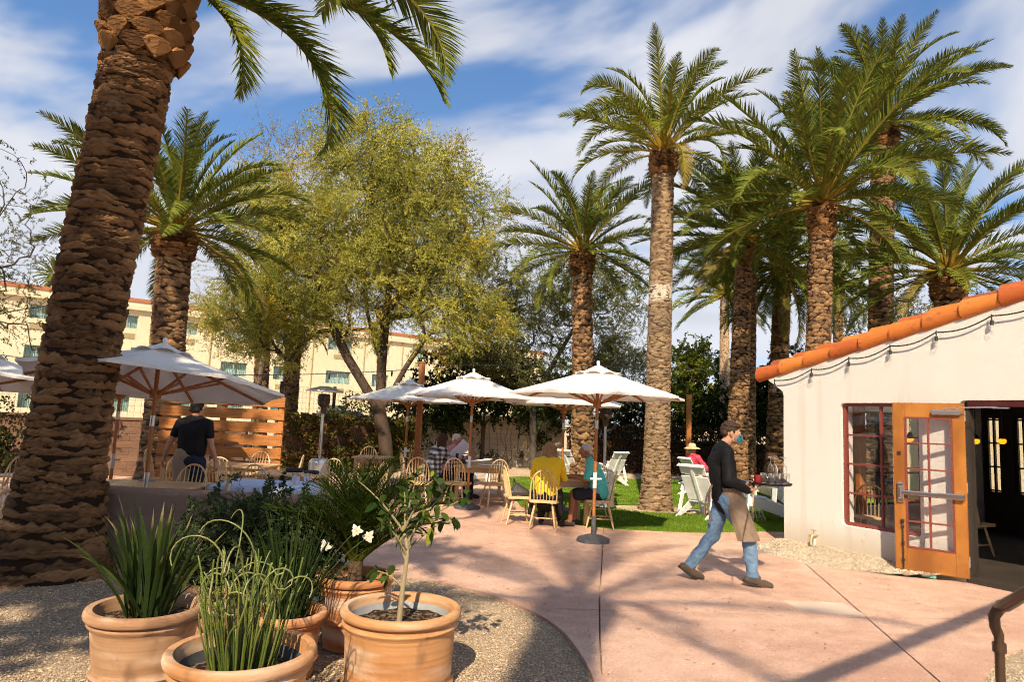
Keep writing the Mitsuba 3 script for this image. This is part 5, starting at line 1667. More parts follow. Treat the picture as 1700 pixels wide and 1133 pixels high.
# ------------------------------------------------------------------ patio heaters
def heater(label, x, y, s=1.0):
    k = thing('patio_heater', label, 'patio heater', 'steel patio heaters')
    o = np.array([x, y, 0])
    z = np.linspace(0, 1, 9)
    put(k, 'tank_housing', MB().lathe([(.001, .02), (.23, .02), (.23, .05), (.215, .08), (.195, .70), (.19, .72), (.15, .765), (.001, .77)], 28, o), M_STEEL, 35)
    put(k, 'handle', MB().box(o + [0, -.205, .52], (.13, .03, .03), None, bev=.006), M_BLACK)
    put(k, 'base_ring', MB().lathe([(.001, 0.002), (.26, 0.002), (.26, .045), (.235, .05)], 28, o), M_BLACK, 35)
    put(k, 'pole', MB().tube([o + [0, 0, .76], o + [0, 0, 1.68]], .030, 14), M_STEEL, 40)
    put(k, 'burner', MB().lathe([(.001, 1.62), (.055, 1.64), (.06, 1.76), (.10, 1.80), (.115, 1.84), (.115, 1.99), (.10, 2.02), (.001, 2.03)], 22, o), M_BRONZE, 35)
    mb = MB()
    for zz in np.linspace(1.85, 1.98, 6):
        mb.lathe([(.117, zz), (.121, zz + .006), (.117, zz + .012)], 22, o)
    put(k, 'burner_mesh', mb, M_BLACK)
    put(k, 'reflector', MB().lathe([(.001, 2.175), (.10, 2.17), (.14, 2.155), (.36, 2.085), (.365, 2.07), (.355, 2.075), (.14, 2.14), (.001, 2.15)], 36, o), M_STEEL, 35)
    for a in (0.3, 2.4, 4.5):
        put(k, 'stud', MB().tube([o + [.09 * math.cos(a), .09 * math.sin(a), 2.0], o + [.09 * math.cos(a), .09 * math.sin(a), 2.16]], .006, 5), M_STEEL)


heater('steel patio heater in front of the vine wall at the left', -3.62, 13.4)
heater('steel patio heater beside the palm behind the diner in teal', 1.98, 14.0)


# ------------------------------------------------------------------ white lawn chairs
def lawn_chair_parts():
    P = []
    lean = math.radians(31)
    ca, sa = math.cos(lean), math.sin(lean)
    back = lambda u, w: np.array([0, -.16 - sa * u + ca * w, .30 + ca * u + sa * w])
    Rb = np.stack([[1, 0, 0], [0, ca, sa], [0, -sa, ca]], 1)
    for i, (u0, u1) in enumerate(((.0, .50), (.545, .70))):
        P.append(('back_panel', MB().box(back((u0 + u1) / 2, 0), (.54 - .03 * i, .025, u1 - u0), Rb, bev=.004), M_WHITE, False))
    P.append(('back_cap', MB().box(back(.735, -.02), (.53, .075, .022), Rb, bev=.004), M_WHITE, False))
    for x in (-.2, .2):
        P.append(('back_batten', MB().box(back(.35, -.026), (.05, .024, .70), Rb), M_WHITE, False))
    for i in range(5):
        q = i / 4
        P.append(('seat_slat', MB().box((0, -.10 + .50 * q, .275 + .115 * q), (.55, .105, .02), rotx(.22), bev=.003), M_WHITE, False))
    for sx in (-1, 1):
        P.append(('arm', MB().box((sx * .36, .10, .585), (.15, .74, .024), rotx(.05), bev=.004), M_WHITE, False))
        P.append(('front_leg', MB().beam((sx * .33, .42, .57), (sx * .33, .46, 0), .03, .13, bev=.003), M_WHITE, False))
        m = Polygon([(.44, .40), (.44, .27), (.05, .16), (-.42, 0), (-.56, 0), (-.20, .20), (.0, .33)])
        sd = trimesh.creation.extrude_polygon(m, .026, engine='earcut')
        v = np.c_[sx * .285 + sd.vertices[:, 2] - .013, sd.vertices[:, 0], sd.vertices[:, 1]]
        P.append(('side_rail', MB().add(v, sd.faces), M_WHITE, False))
        P.append(('back_leg', MB().beam((sx * .32, -.22, .57), (sx * .31, -.40, .10), .026, .09, bev=.003), M_WHITE, False))
    return proto(P)


LAWN = lawn_chair_parts()


def lawn_chair(label, x, y, face, s=1.0):
    k = thing('lawn_chair', label, 'lawn chair', 'white slatted lawn chairs')
    stamp(k, LAWN, mat4((x, y, 0.006), math.radians(face - 90), s))


lawn_chair('white lawn chair on the grass left of the walking waiter, seen from behind', 3.86, 13.35, 44, 1.05)
lawn_chair('white lawn chair half hidden by the white building corner', 5.02, 13.0, 168, 1.15)
lawn_chair('distant white lawn chair in which the person in a straw hat sits', 4.93, 17.4, 20)
lawn_chair('white lawn chair seen between the diners in yellow and teal', 1.95, 19.2, 40)
lawn_chair('white lawn chair behind the back of the diner in teal', 2.9, 19.6, 120)
lawn_chair('white lawn chair behind the papers of the pink diner', -1.0, 18.5, 60)
lawn_chair('white lawn chair in the shade behind the waiter and his tray', 6.4, 16.2, 200)
# little white wire side table on the grass
k = thing('side_table', 'low white wire side table on the grass right of the waiter\'s apron', 'table')
o = np.array([4.72, 13.1, 0.006])
put(k, 'top', MB().lathe([(.001, .44), (.2, .44), (.205, .43), (.2, .42), (.001, .42)], 24, o), M_WHITE, 30)
for j in range(12):
    a = j * math.pi / 6
    b = a + .9
    put(k, 'wire', MB().tube([o + [.19 * math.cos(a), .19 * math.sin(a), .42], o + [.10 * math.cos((a + b) / 2), .10 * math.sin((a + b) / 2), .22], o + [.19 * math.cos(b), .19 * math.sin(b), 0.005]], .006, 5), M_WHITE)

# ------------------------------------------------------------------ handrail at the right
HRL = thing('handrail', 'bronze pipe handrail with an elbow at the lower right corner', 'handrail')
pz = Q(1655, 1016, 3.9)
e2 = Q(1700, 985, 3.62)
far_ = pz + (e2 - pz) * 4.2
rail = [far_, pz + (e2 - pz) * .35, pz + np.array([.012, 0, .012]), pz + np.array([-.018, 0.0, -.03]), pz + np.array([-.012, 0, -.09]), pz + np.array([0.006, 0, -.13])]
put(HRL, 'rail', MB().tube(smooth_path(rail, 30), np.r_[np.full(18, .030), np.linspace(.030, .034, 6), np.linspace(.034, .026, 6)], 14), M_BRONZE, True)
put(HRL, 'post', MB().tube([pz + [0.006, 0, -.12], [pz[0] + .006, pz[1], 0]], .024, 14), M_BRONZE, 40)
put(HRL, 'collar', MB().tube([pz + [0.006, 0, -.215], pz + [0.006, 0, -.165]], .034, 14), M_BRONZE, 40)
q = far_ * [1, 1, 0]
put(HRL, 'post', MB().tube([q, far_], .024, 14), M_BRONZE, 40)

# ------------------------------------------------------------------ things on the tables
def goblet(label, c, s=1.0):
    k = put(None, 'drinking_glass', MB().lathe([(.001, .004), (.03 * s, 0), (.033 * s, .0), (.04 * s, .13 * s), (.037 * s, .13 * s), (.029 * s, .008), (.001, .008)], 16, c), M_GLOSSIN, True)
    tag(k, label, 'glass', 'glasses on the tables')


for x, y, q in ((-5.15, 11.4, 'left'), (-5.0, 11.55, 'right')):
    goblet(f'{q} one of two clear glasses on the table by the wooden screen', np.array([x, y, .746]))
for x, y, q in ((-2.62, 8.72, 'front left'), (-2.52, 8.9, 'back right'), (-2.72, 8.95, 'back left'), (-2.48, 8.66, 'front right')):
    goblet(f'{q} one of four clear glasses on the pale blue tablecloth', np.array([x, y, .742]))
goblet('clear glass on the table of the diners in plaid and pink', np.array([-.75, 14.0, .746]))


def paper(label, c, w, h, R, col=(.80, .80, .86), cat='menu'):
    k = put(None, 'menu', MB().box(c, (w, h, .004), R, col), M_VC)
    tag(k, label, cat)


paper('white sheet lying on the table of the diners in plaid and pink', (-.3, 14.1, .75), .5, .28, rotz(.2))
paper('dark menu lying in front of the diner in teal', (1.15, 11.7, .75), .24, .32, rotz(.3), (.03, .03, .035))
k = put(None, 'condiment_caddy', MB().box((-.95, 14.2, .79), (.24, .16, .09), rotz(.2), (.02, .02, .022), .01).tube([(-1.02, 14.2, .8), (-1.02, 14.2, .95)], .03, 8, (.05, .04, .04)).tube([(-.9, 14.25, .8), (-.9, 14.25, .92)], .025, 8, (.25, .2, .12)), M_VG)
tag(k, 'black condiment caddy on the table of the diners in plaid and pink', 'caddy')
k = put(None, 'napkin_bundle', MB().box((-3.2, 10.5, .775), (.26, .13, .06), rotz(.4), (.025, .028, .035), .02).box((-2.9, 10.35, .77), (.22, .12, .05), rotz(-.3), (.03, .03, .04), .02), M_VC)
tag(k, 'dark folded napkins on the sunlit pale table', 'napkins')
# dark bag on the chair
mb = MB()
hb = m3.Manifold.batch_hull([m3.Manifold.sphere(.05, 16).translate(q) for q in ((.12, 11.3, .50), (.12, 11.52, .50), (.34, 11.34, .50), (.34, 11.5, .50), (.18, 11.36, .60), (.19, 11.46, .60))])
k = thing('handbag', 'dark handbag on the empty chair beside the diner in yellow', 'bag')
put(k, 'body', MB().tm(hb, (.04, .038, .04)), M_VG, 40)
put(k, 'strap', MB().tube(bez((.14, 11.34, .62), (.12, 11.42, .80), (.16, 11.5, .62), 10), .012, 6, (.02, .02, .02)), M_VG, True)

# chairs and a table just inside the restaurant
def inside(label, u, v, Y, face):
    q = Q(u, v, Y)
    chair(label, q[0], q[1], face, .062)


inside('yellow wooden chair seen inside the restaurant through the left window', 1447, 850, 10.2, 60)
inside('wooden chair just inside the dark doorway at the right of the open door', 1610, 880, 9.9, 30)
# timber beam beside the camera, whose shadow crosses the patio at the lower right
k = thing('pergola', 'round timber beam on two posts out of view to the right of the camera', 'pergola')
put(k, 'beam', MB().tube([(-.1, -1.35, 4.0), (5.6, 3.2, 4.0)], .07, 12), M_POLE, 40)
for x, y in ((.0, -1.25), (5.5, 3.1)):
    put(k, 'post', MB().tube([(x, y, 0), (x, y, 3.935)], .06, 10), M_POLE, 40)


# ------------------------------------------------------------------ clay pots
def pot(label, x, y, rt, rb, h, mat, bands=(.16, .74), lip=.035, soil=.07, seed=0, inner=None):
    k = thing('plant_pot', label, 'plant pot', 'clay plant pots')
    o = np.array([x, y, 0])
    zz = np.linspace(0, h - .05, 60)
    rr = rb + (rt - lip * .8 - rb) * (zz / h) ** .85
    for b in bands:
        rr = rr + .019 * np.exp(-((zz - (1 - b) * h) / .016) ** 2) - .004 * np.exp(-((zz - (1 - b) * h - .03) / .02) ** 2)
    outer = list(zip(rr, zz))
    a = np.linspace(-math.pi / 2, math.pi * .5, 8)
    rim = [(rt - lip * .45 + lip * .5 * math.cos(q), h - .028 + .028 * math.sin(q)) for q in a]
    inn = [(rt - lip * 1.25, h - .004), (rt - lip * 1.5, h - .03), (rt - lip * 1.6, h - .06), (rt - lip * 1.7 - .01, h - soil - .06)]
    mb = MB().lathe([(0.001, .0)] + outer + rim + inn, 56, o)
    v = mb.v[0]
    n = meshkit.noise(v * 5 + seed)[:, None]
    v[:, :2] = o[:2] + (v[:, :2] - o[:2]) * (1 + .012 * (n - .5))
    put(k, 'body', mb, mat, 50)
    if inner is not None:
        put(k, 'inner_glaze', MB().lathe([(rt - lip * 1.68 - .006, h - soil * .55), (rt - lip * 1.75 - .012, h - soil - .03)], 48, o, inner), M_VC, True)
    g = 30
    rad, ang = np.meshgrid(np.linspace(0, 1, 12), np.arange(40) * 2 * math.pi / 40, indexing='ij')
    rr = rad * (rt - lip * 1.7 - .004)
    P = np.stack([rr * np.cos(ang), rr * np.sin(ang), 0 * rr], -1).reshape(-1, 3)
    P[:, 2] = h - soil + .018 * (meshkit.noise(P * 14 + seed) - .5) + .012 * (meshkit.noise(P * 50 + seed) - .5)
    i, j = np.meshgrid(np.arange(11), np.arange(40), indexing='ij')
    a, b = (i * 40 + j).ravel(), (i * 40 + (j + 1) % 40).ravel()
    put(k, 'soil', MB().add(P + o, np.vstack([np.stack([a, a + 40, b + 40], 1), np.stack([a, b + 40, b], 1)])), M_SOIL, True)
    return k, np.array([x, y, h - soil])


def ribbon(pts, w, fold=.25, up_hint=(0, 0, 1), col0=(.1, .1, .1), col1=(.1, .1, .1)):
    pts = np.asarray(pts, float)
    m = len(pts)
    tg = np.gradient(pts, axis=0)
    tg /= np.linalg.norm(tg, axis=1, keepdims=True)
    s = np.cross(tg, np.asarray(up_hint, float))
    s /= np.linalg.norm(s, axis=1, keepdims=True) + 1e-9
    n = np.cross(s, tg)
    w = np.asarray(w)[:, None] / 2
    V = np.stack([pts - s * w + n * w * fold, pts, pts + s * w + n * w * fold], 1).reshape(-1, 3)
    q = np.linspace(0, 1, m)[:, None]
    C = np.repeat((1 - q) * np.array(col0) + q * np.array(col1), 3, 0)
    i = np.arange(m - 1) * 3
    F = np.vstack([np.stack([i, i + 1, i + 4], 1), np.stack([i, i + 4, i + 3], 1), np.stack([i + 1, i + 2, i + 5], 1), np.stack([i + 1, i + 5, i + 4], 1)])
    return V, F, C


def blades(key, o, n, r0, lens, lean, width, seed, c0, c1, bend=.35, tip=None, name='leaf', zf=None):
    rng = np.random.default_rng(seed)
    for i in range(n):
        a = rng.uniform(0, 2 * math.pi)
        e = np.array([math.cos(a), math.sin(a), 0])
        L = rng.uniform(*lens)
        th_ = abs(rng.normal(0, lean))
        p0 = o + e * r0 * rng.random() ** .5 * .9
        q = np.linspace(0, 1, 11)
        ang = np.clip(th_ + bend * rng.uniform(.2, 1.4) * q ** 1.8, 0, 2.6)
        st = L / 10
        pts = p0 + np.cumsum(np.r_[[np.zeros(3)], (np.sin(ang)[:-1, None] * e + np.cos(ang)[:-1, None] * np.array([0, 0, 1.0])) * st], axis=0)
        w = width * rng.uniform(.75, 1.2) * np.minimum(1, .55 + q * 2) * np.clip((1 - q) * 3.2, 0.03, 1)
        k = rng.random()
        ca = (1 - k) * np.array(c0) + k * np.array(c1)
        cb = np.array(tip) if tip is not None and rng.random() < .3 else ca * 1.15
        sd = np.cross(e, [0, 0, 1.0])
        V, F, C = ribbon(pts, w, .3, -e * np.cos(th_) + np.array([0, 0, 1.0]) * math.sin(th_ + .05) + sd * rng.normal(0, .5), ca, ca)
        C = C.copy()
        C[-6:] = cb
        put(key, name, MB().add(V, F, C), M_LEAF, True)


# strap-leaved plant, front left
p1, o1 = pot('pale weathered tapering clay pot at the left holding the strap-leaved plant', *Q(245, 1003, 3.92)[:2], .305, .20, .56, M_CLAY1, bands=(.14, .60), seed=1)
k = thing('strap_leaved_plant', 'spiky dark green strap-leaved plant in the pale tapering pot at the left', 'plant')
blades(k, o1, 54, .14, (.34, .68), .34, .028, 5, (.018, .035, .012), (.06, .085, .022), bend=.5, tip=(.30, .24, .12))
# rush-like plant, front
p2, o2 = pot('wide clay pot cut by the bottom edge holding the curly green stems', *Q(403, 1074, 3.42)[:2], .345, .26, .52, M_CLAY2, bands=(.17, .7), soil=.12, seed=2, inner=(.085, .09, .10))
k = thing('curly_rush_plant', 'plant of thin pale green tubular stems curling at their tips in the front clay pot', 'plant')
rng = np.random.default_rng(8)
for i in range(84):
    a, r = rng.uniform(0, 6.283), .15 * rng.random() ** .6
    e = np.array([math.cos(a), math.sin(a), 0])
    L = rng.uniform(.28, .58)
    m = 26
    q = np.linspace(0, 1, m)
    th0 = abs(rng.normal(0, .10)) + r * 1.1
    curl = rng.uniform(2.5, 8.5) if rng.random() < .24 else rng.uniform(-.2, .8)
    ang = th0 + curl * np.clip((q - .5) / .5, 0, 1) ** 1.5
    yawd = rng.uniform(-3, 3) * np.clip(q - .3, 0, 1) + (rng.uniform(0, 6.28) if curl > 2 else 0) * np.clip((q - .25) * 3, 0, 1)
    dirs = np.stack([np.sin(ang) * np.cos(a + yawd), np.sin(ang) * np.sin(a + yawd), np.cos(ang)], 1)
    L *= 1.75 if curl > 2 else 1.0
    pts = o2 + e * r + np.cumsum(np.r_[[np.zeros(3)], dirs[:-1] * L / (m - 1)], axis=0)
    kk = rng.random()
    cb = (1 - kk) * np.array([.055, .088, .014]) + kk * np.array([.135, .165, .035])
    ct = np.array([.24, .25, .09]) if curl > 2 else cb * 1.2
    C = cb + (ct - cb) * q[:, None] ** 1.5
    put(k, 'stem', MB().tube(pts, np.linspace(.0062, .0036, m) * rng.uniform(.8, 1.15), 5, C), M_VG, True)
# sapling, right
p4, o4 = pot('broad orange clay pot at the right of the group holding the young tree', *Q(667, 1006, 4.45)[:2], .372, .325, .472, M_CLAY2, bands=(.20, .94), soil=.10, seed=4, inner=(.34, .36, .37))
k = thing('sapling', 'young broad-leaved tree with a thin pale stem in the orange clay pot', 'sapling')
rng = np.random.default_rng(21)
stem = smooth_path([o4 + [-.01, 0, -.02], o4 + [0.0, 0, .22], o4 + [.015, 0, .42], o4 + [-.02, .02, .55]], 16)
mb = MB().tube(stem, np.linspace(.019, .011, 16), 8, (.32, .26, .16), False)
ends = []
for i, (dx, dy, dz) in enumerate(((-.20, .05, .30), (.10, -.05, .22), (.24, .06, .38), (-.05, .15, .36), (.16, -.10, .45), (-.32, -.04, .42), (.05, .02, .48), (.30, 0, .22), (-.12, -.15, .18), (-.20, .1, .02), (.36, -.08, .34))):
    st_ = stem[[10, 12, 13, 14, 15, 15, 15, 12, 11, 6, 14][i]]
    end = o4 + np.array([dx, dy, .44 + dz])
    if i == 9:
        end = o4 + np.array([-.20, .02, .30])
    br = bez(st_, (st_ + end) / 2 + [0, 0, .05], end, 9)
    mb.tube(br, np.linspace(.009, .003, 9), 5, (.28, .24, .13), False)
    ends.append(br)
put(k, 'stem', mb, M_VC, True)
for br in ends:
    for j in range(15):
        p0 = br[rng.integers(3, 9)] + rng.normal(0, .012, 3)
        d = rng.normal(0, .7, 3) + (br[-1] - br[0]) / np.linalg.norm(br[-1] - br[0]) * .5 + [0, 0, -.15]
        d /= np.linalg.norm(d)
        L = rng.uniform(.05, .105)
        q = np.linspace(0, 1, 7)
        pts = p0 + d * (L * q)[:, None] + np.array([0, 0, -1.0]) * (.25 * L * q ** 2)[:, None]
        w = L * .48 * np.sin(np.pi * np.clip(q * .96 + .03, 0, 1)) ** .8
        kk = rng.random()
        col = (1 - kk) * np.array([.022, .048, .012]) + kk * np.array([.075, .12, .025])
        if rng.random() < .10:
            col = np.array([.30, .33, .05])
        V, F, C = ribbon(pts, w, .18, rng.normal(0, .5, 3) + [0, 0, 1.0], col, col)
        put(k, 'leaf', MB().add(V, F, C), M_LEAF, True)
# small feathery palm
p5, o5 = pot('tall darker clay pot behind, shadowed by the feathery palm leaves', *Q(590, 952, 5.15)[:2], .285, .19, .50, M_CLAY3, bands=(.16, .62), seed=5)
k = thing('potted_palm', 'dark fine-leaved small palm in the tall clay pot in the middle of the group', 'palm')
rng = np.random.default_rng(31)
put(k, 'stem', MB().tube([o5 + [0, 0, -.03], o5 + [0, .0, .16]], [.06, .05], 10, (.10, .065, .04)), M_BARK, True)
for i in range(40):
    q = (i + .5) / 40
    fm = frond_mesh(.80 * rng.uniform(.75, 1.12), 1.52 - 0.80 * q ** 1.2 + rng.normal(0, .08), .85, roll=rng.normal(0, .3), seed=300 + i, N=60, leaf=.50, tint=(.22, .31, .28), wid=.33)
    v, f = fm.arr()
    a = i * 2.39996 + rng.normal(0, .15)
    put(k, 'frond', MB().add(v @ rotz(a).T + o5 + [0, 0, .14], f, fm.col()), M_PALM)
# iris with white flowers
p6, o6 = pot('clay pot half hidden behind the curly stems, holding the white-flowered iris', *Q(478, 1012, 4.55)[:2], .25, .18, .39, M_CLAY3, seed=6)
k = thing('iris_plant', 'grassy iris plant with white three-petalled flowers behind the curly stems', 'plant')
blades(k, o6, 95, .15, (.40, .78), .38, .014, 15, (.020, .038, .012), (.055, .085, .025), bend=.45)
for i, (u, v_, Yf) in enumerate(((592, 882, 4.5), (612, 892, 4.55), (540, 908, 4.6))):
    c = Q(u, v_, Yf)
    mb = MB()
    put(k, 'flower_stem', MB().tube(bez(o6 + [.03, 0, 0], (o6 + c) / 2 + [.02, 0, .12], c, 10), .0028, 4, (.06, .10, .03)), M_VG, True)
    for j in range(6):
        a = j * math.pi / 3 + i
        e = np.array([math.cos(a), -.45 + .2 * math.sin(a), math.sin(a)])
        e /= np.linalg.norm(e)
        L = .048 if j % 2 == 0 else .036
        q = np.linspace(0, 1, 6)
        pts = c + e * (L * q)[:, None] + np.array([0, .02, 0]) * (q ** 2)[:, None]
        V, F, C = ribbon(pts, L * .62 * np.sin(np.pi * np.clip(q * .9 + .06, 0, 1)), .1, (0, -1, .25), (.78, .62, .25) if j % 2 == 0 else (.8, .78, .85), (.84, .84, .88))
        put(k, 'petal', MB().add(V, F, C), M_LEAF, True)
# dense dark shrub
p3, o3 = pot('pale clay pot mostly hidden under the dark shrub', *Q(362, 962, 5.25)[:2], .24, .19, .39, M_CLAY1, bands=(.15,), seed=3)


def shrub(label, o, ells, n, seed, c0, c1, leaf, r_=.004, twig=.16, name='shrub'):
    key = thing(name, label, 'shrub')
    wb, lb = tree(None, None, [[o + [0, 0, -.05], o + [.0, 0, .15], o + [.03, 0, .3]], [o + [0, 0, .1], o + [-.12, 0, .3]], [o + [0, 0, .1], o + [.16, .02, .3]]], ells, 150, n, seed, c0, c1, leaf=leaf, twig=twig, spread=.55, droop=-.25, r_twig=r_, part=key, wood=(.10, .085, .06))
    put(key, 'stems', wb, M_VC, True)
    labels[put(key, 'leaves', lb, M_LEAF)] = {'kind': 'stuff'}


shrub('dense dark olive-like shrub in front of the low adobe wall', o3 + [.18, 0, 0], [(o3 + [.25, 0, .33], (.42, .28, .24), 2), (o3 + [-.05, 0, .26], (.28, .24, .22), 1), (o3 + [.60, .05, .28], (.28, .24, .22), 1)], 24000, 44, (.028, .046, .020), (.105, .135, .062), (.045, .0085))
# little shrubs and weeds near the wall bases, for the far ground


# ------------------------------------------------------------------ people
SPH = {}


def sph(r, n=16):
    k = (round(r, 4), n)
    if k not in SPH:
        SPH[k] = m3.Manifold.sphere(r, n)
    return SPH[k]


def limb(a, ra, b, rb, n=16):
    return m3.Manifold.batch_hull([sph(ra, n).translate(tuple(map(float, a))), sph(rb, n).translate(tuple(map(float, b)))])


def ell(c, r, R=None, n=24):
    m = m3.Manifold.sphere(1.0, n).scale(tuple(map(float, r)))
    if R is not None:
        m = m.transform(np.c_[R, np.zeros(3)])
    return m.translate(tuple(map(float, c)))


def hull(*q):
    return m3.Manifold.batch_hull([sph(r).translate(tuple(map(float, c))) for c, r in q])


def union(ms):
    return m3.Manifold.batch_boolean(ms, m3.OpType.Add)


def soft(m, edge=.02, it=8, wr=0.0, seed=0, freq=14.0):
    q = m.refine_to_length(edge).to_mesh()
    t = trimesh.Trimesh(q.vert_properties[:, :3].astype(float), q.tri_verts, process=True)
    trimesh.smoothing.filter_taubin(t, lamb=.5, nu=.53, iterations=it)
    if wr:
        n = t.vertex_normals
        v = np.array(t.vertices)
        f1 = meshkit.noise(v * np.array([freq, freq, freq * .7]) + seed) - .5
        f2 = meshkit.noise(v * freq * 2.3 + seed + 5) - .5
        t.vertices = v + n * (wr * (f1 + .5 * f2))[:, None]
    return t


def unit(v):
    v = np.asarray(v, float)
    return v / (np.linalg.norm(v) + 1e-12)


def head_shapes(c, fwd, upv, s=1.0):
    """c: centre of the skull. Returns the head solid and a frame."""
    f = unit(fwd)
    u_ = unit(np.asarray(upv, float) - f * (np.dot(upv, f)))
    r = np.cross(f, u_)
    R = np.stack([r, f, u_], 1)
    P = lambda x, y, z: np.asarray(c) + R @ (np.array([x, y, z]) * s)
    ms = [ell(P(0, -.008, .022), (.074 * s, .095 * s, .088 * s), R), hull((P(-.040, .045, -.01), .035 * s), (P(.040, .045, -.01), .035 * s), (P(0, .052, -.088), .026 * s), (P(-.034, .012, -.07), .026 * s), (P(.034, .012, -.07), .026 * s), (P(0, .06, .03), .03 * s)),
          hull((P(0, .088, .012), .010 * s), (P(0, .112, -.028), .012 * s), (P(-.012, .096, -.032), .009 * s), (P(.012, .096, -.032), .009 * s)),
          hull((P(-.02, .085, -.058), .008 * s), (P(.02, .085, -.058), .008 * s)), hull((P(-.03, .082, .028), .012 * s), (P(.03, .082, .028), .012 * s))]
    for sx in (-1, 1):
        ms.append(hull((P(sx * .076, -.008, .015), .012 * s), (P(sx * .080, -.018, -.005), .014 * s), (P(sx * .076, -.006, -.03), .009 * s)))
    return ms, P, R


def hand(wrist, dirv, palm_n, curl=.5, s=1.0, side=1):
    """wrist point, pointing direction, palm normal: a palm with four fingers and a thumb."""
    d = unit(dirv)
    n = unit(np.asarray(palm_n, float) - d * np.dot(palm_n, d))
    w = np.cross(d, n) * side
    P = lambda a, b, c: np.asarray(wrist) + (d * a + w * b + n * c) * s
    ms = [hull((P(.0, -.016, 0), .018 * s), (P(.0, .016, 0), .018 * s), (P(.085, -.034, 0), .012 * s), (P(.09, .030, 0), .012 * s), (P(.045, 0, .004), .016 * s))]
    for b, L, k in ((-.033, .066, 1.1), (-.012, .078, 1.0), (.011, .082, .95), (.032, .074, .9)):
        p = P(.088, b, 0)
        ang = .15
        pts = [p]
        for sgl, q in ((.46, .5), (.30, .9), (.24, .7)):
            ang += curl * q * k
            p = p + (d * math.cos(ang) + n * math.sin(ang) + w * b * .8) * L * sgl * s
            pts.append(p)
        rs = [.0092, .0086, .008, .0068]
        for i in range(3):
            ms.append(limb(pts[i], rs[i] * s, pts[i + 1], rs[i + 1] * s, 12))
    a, b = P(.022, .028, .008), P(.052, .055, .022)
    c = P(.085, .060, .03 + .02 * curl)
    ms += [limb(a, .014 * s, b, .0105 * s, 12), limb(b, .0105 * s, c, .008 * s, 12)]
    return ms


SKIN = (.50, .27, .17)


def eyes(key, P, s=1.0):
    for sx in (-1, 1):
        e = put(key, 'eye', MB().tm(ico(P(sx * .030, .083, .012), .0105 * s, 2), (.7, .68, .65)), M_VG, True)
        put(e, 'iris', MB().tm(ico(P(sx * .030, .0905, .012), .005 * s, 1), (.06, .035, .02)), M_VG, True)
        put(key, 'eyebrow', MB().tube([P(sx * .012, .096, .034), P(sx * .032, .094, .040), P(sx * .048, .080, .034)], [.004, .004, .002], 5, (.05, .03, .02)), M_VC, True)


def hair_cap(P, s, shape_='short', seed=0):
    ms = []
    rng = np.random.default_rng(seed)
    return ms


# --- the walking waiter -------------------------------------------------------------------------------
WK = thing('person', 'waiter in black jumper, blue jeans, grey apron and teal face mask walking with a tray', 'person')
wx, wy = 2.44, 7.70


def L2W(p):     # x: forwards (to the right), y: to his left (away from the camera)
    p = np.asarray(p, float)
    return np.array([wx + p[0], wy + p[1] - .10 * p[0], p[2]])


J = {k: L2W(v) for k, v in dict(pel=(.0, 0, .93), waist=(-.015, 0, 1.06), chest=(-.045, 0, 1.30), neck=(-.03, 0, 1.475), hl=(0.0, .085, .90), hr=(0.0, -.085, .90), kl=(-.10, .09, .50), al=(-.36, .10, .135), tl=(-.235, .10, .045),
     kr=(.215, -.09, .51), ar=(.27, -.09, .095), tr=(.425, -.095, .035), sl=(-.04, .18, 1.415), sr=(-.04, -.18, 1.415), el=(.0, .25, 1.13), er=(-.055, -.255, 1.12), wl=(.23, .10, 1.06), wr=(.19, -.16, 1.015)).items()}
hc = L2W((.055, 0, 1.625))
hm, HP, HR_ = head_shapes(hc, (1, -.10, -.10), (.10, 0, 1), 1.0)
fd = np.array([1, -.1, 0])
body = hm + [limb(J['neck'], .058, hc + [-.02, 0, -.05], .056), hull((J['sl'], .05), (J['sr'], .05), (J['chest'], .11), (J['neck'], .06)), hull((J['chest'], .12), (J['waist'], .115), (J['pel'], .12)),
             limb(J['sl'], .05, J['el'], .04), limb(J['el'], .04, J['wl'], .028), limb(J['sr'], .05, J['er'], .04), limb(J['er'], .04, J['wr'], .028),
             limb(J['hl'], .085, J['kl'], .058), limb(J['kl'], .056, J['al'], .038), limb(J['hr'], .085, J['kr'], .058), limb(J['kr'], .056, J['ar'], .038), limb(J['al'], .04, J['tl'], .028), limb(J['ar'], .04, J['tr'], .028)]
body += hand(J['wl'], (1, -.25, .05), (0, 0, 1), .25, 1.0, 1) + hand(J['wr'], (1, .1, .25), (0, .2, 1), .25, 1.0, -1)
put(WK, 'body', MB().tm(soft(union(body), .012, 5), SKIN), M_VC, True)
eyes(WK, HP)
# hair: short, dark, wavy
hr = [ell(HP(0, -.022, .048), (.083, .100, .082), HR_), ell(HP(0, .045, .088), (.066, .050, .036), HR_), hull((HP(-.05, -.075, -.01), .032), (HP(.05, -.075, -.01), .032), (HP(0, -.09, .02), .03)), hull((HP(-.073, .005, .03), .014), (HP(-.073, .02, .01), .008)), hull((HP(.073, .005, .03), .014), (HP(.073, .02, .01), .008))]
rng = np.random.default_rng(2)
for i in range(46):
    a, b = rng.uniform(-1.2, 1.2), rng.uniform(-.9, 1.0)
    hr.append(ell(HP(.075 * math.sin(a), -.02 + .085 * math.sin(b), .05 + .075 * math.cos(a) * math.cos(b)), (.020, .024, .016), HR_, 10))
put(WK, 'hair', MB().tm(soft(union(hr), .010, 2, .006, 1, 60), (.045, .026, .018)), M_VC, True)
mk = hull((HP(0, .125, -.035), .012), (HP(-.045, .078, -.02), .012), (HP(.045, .078, -.02), .012), (HP(0, .085, -.10), .014), (HP(-.035, .05, -.085), .014), (HP(.035, .05, -.085), .014), (HP(0, .112, -.01), .008), (HP(0, .108, -.075), .012))
tmk = soft(mk, .012, 4, .003, 3, 40)
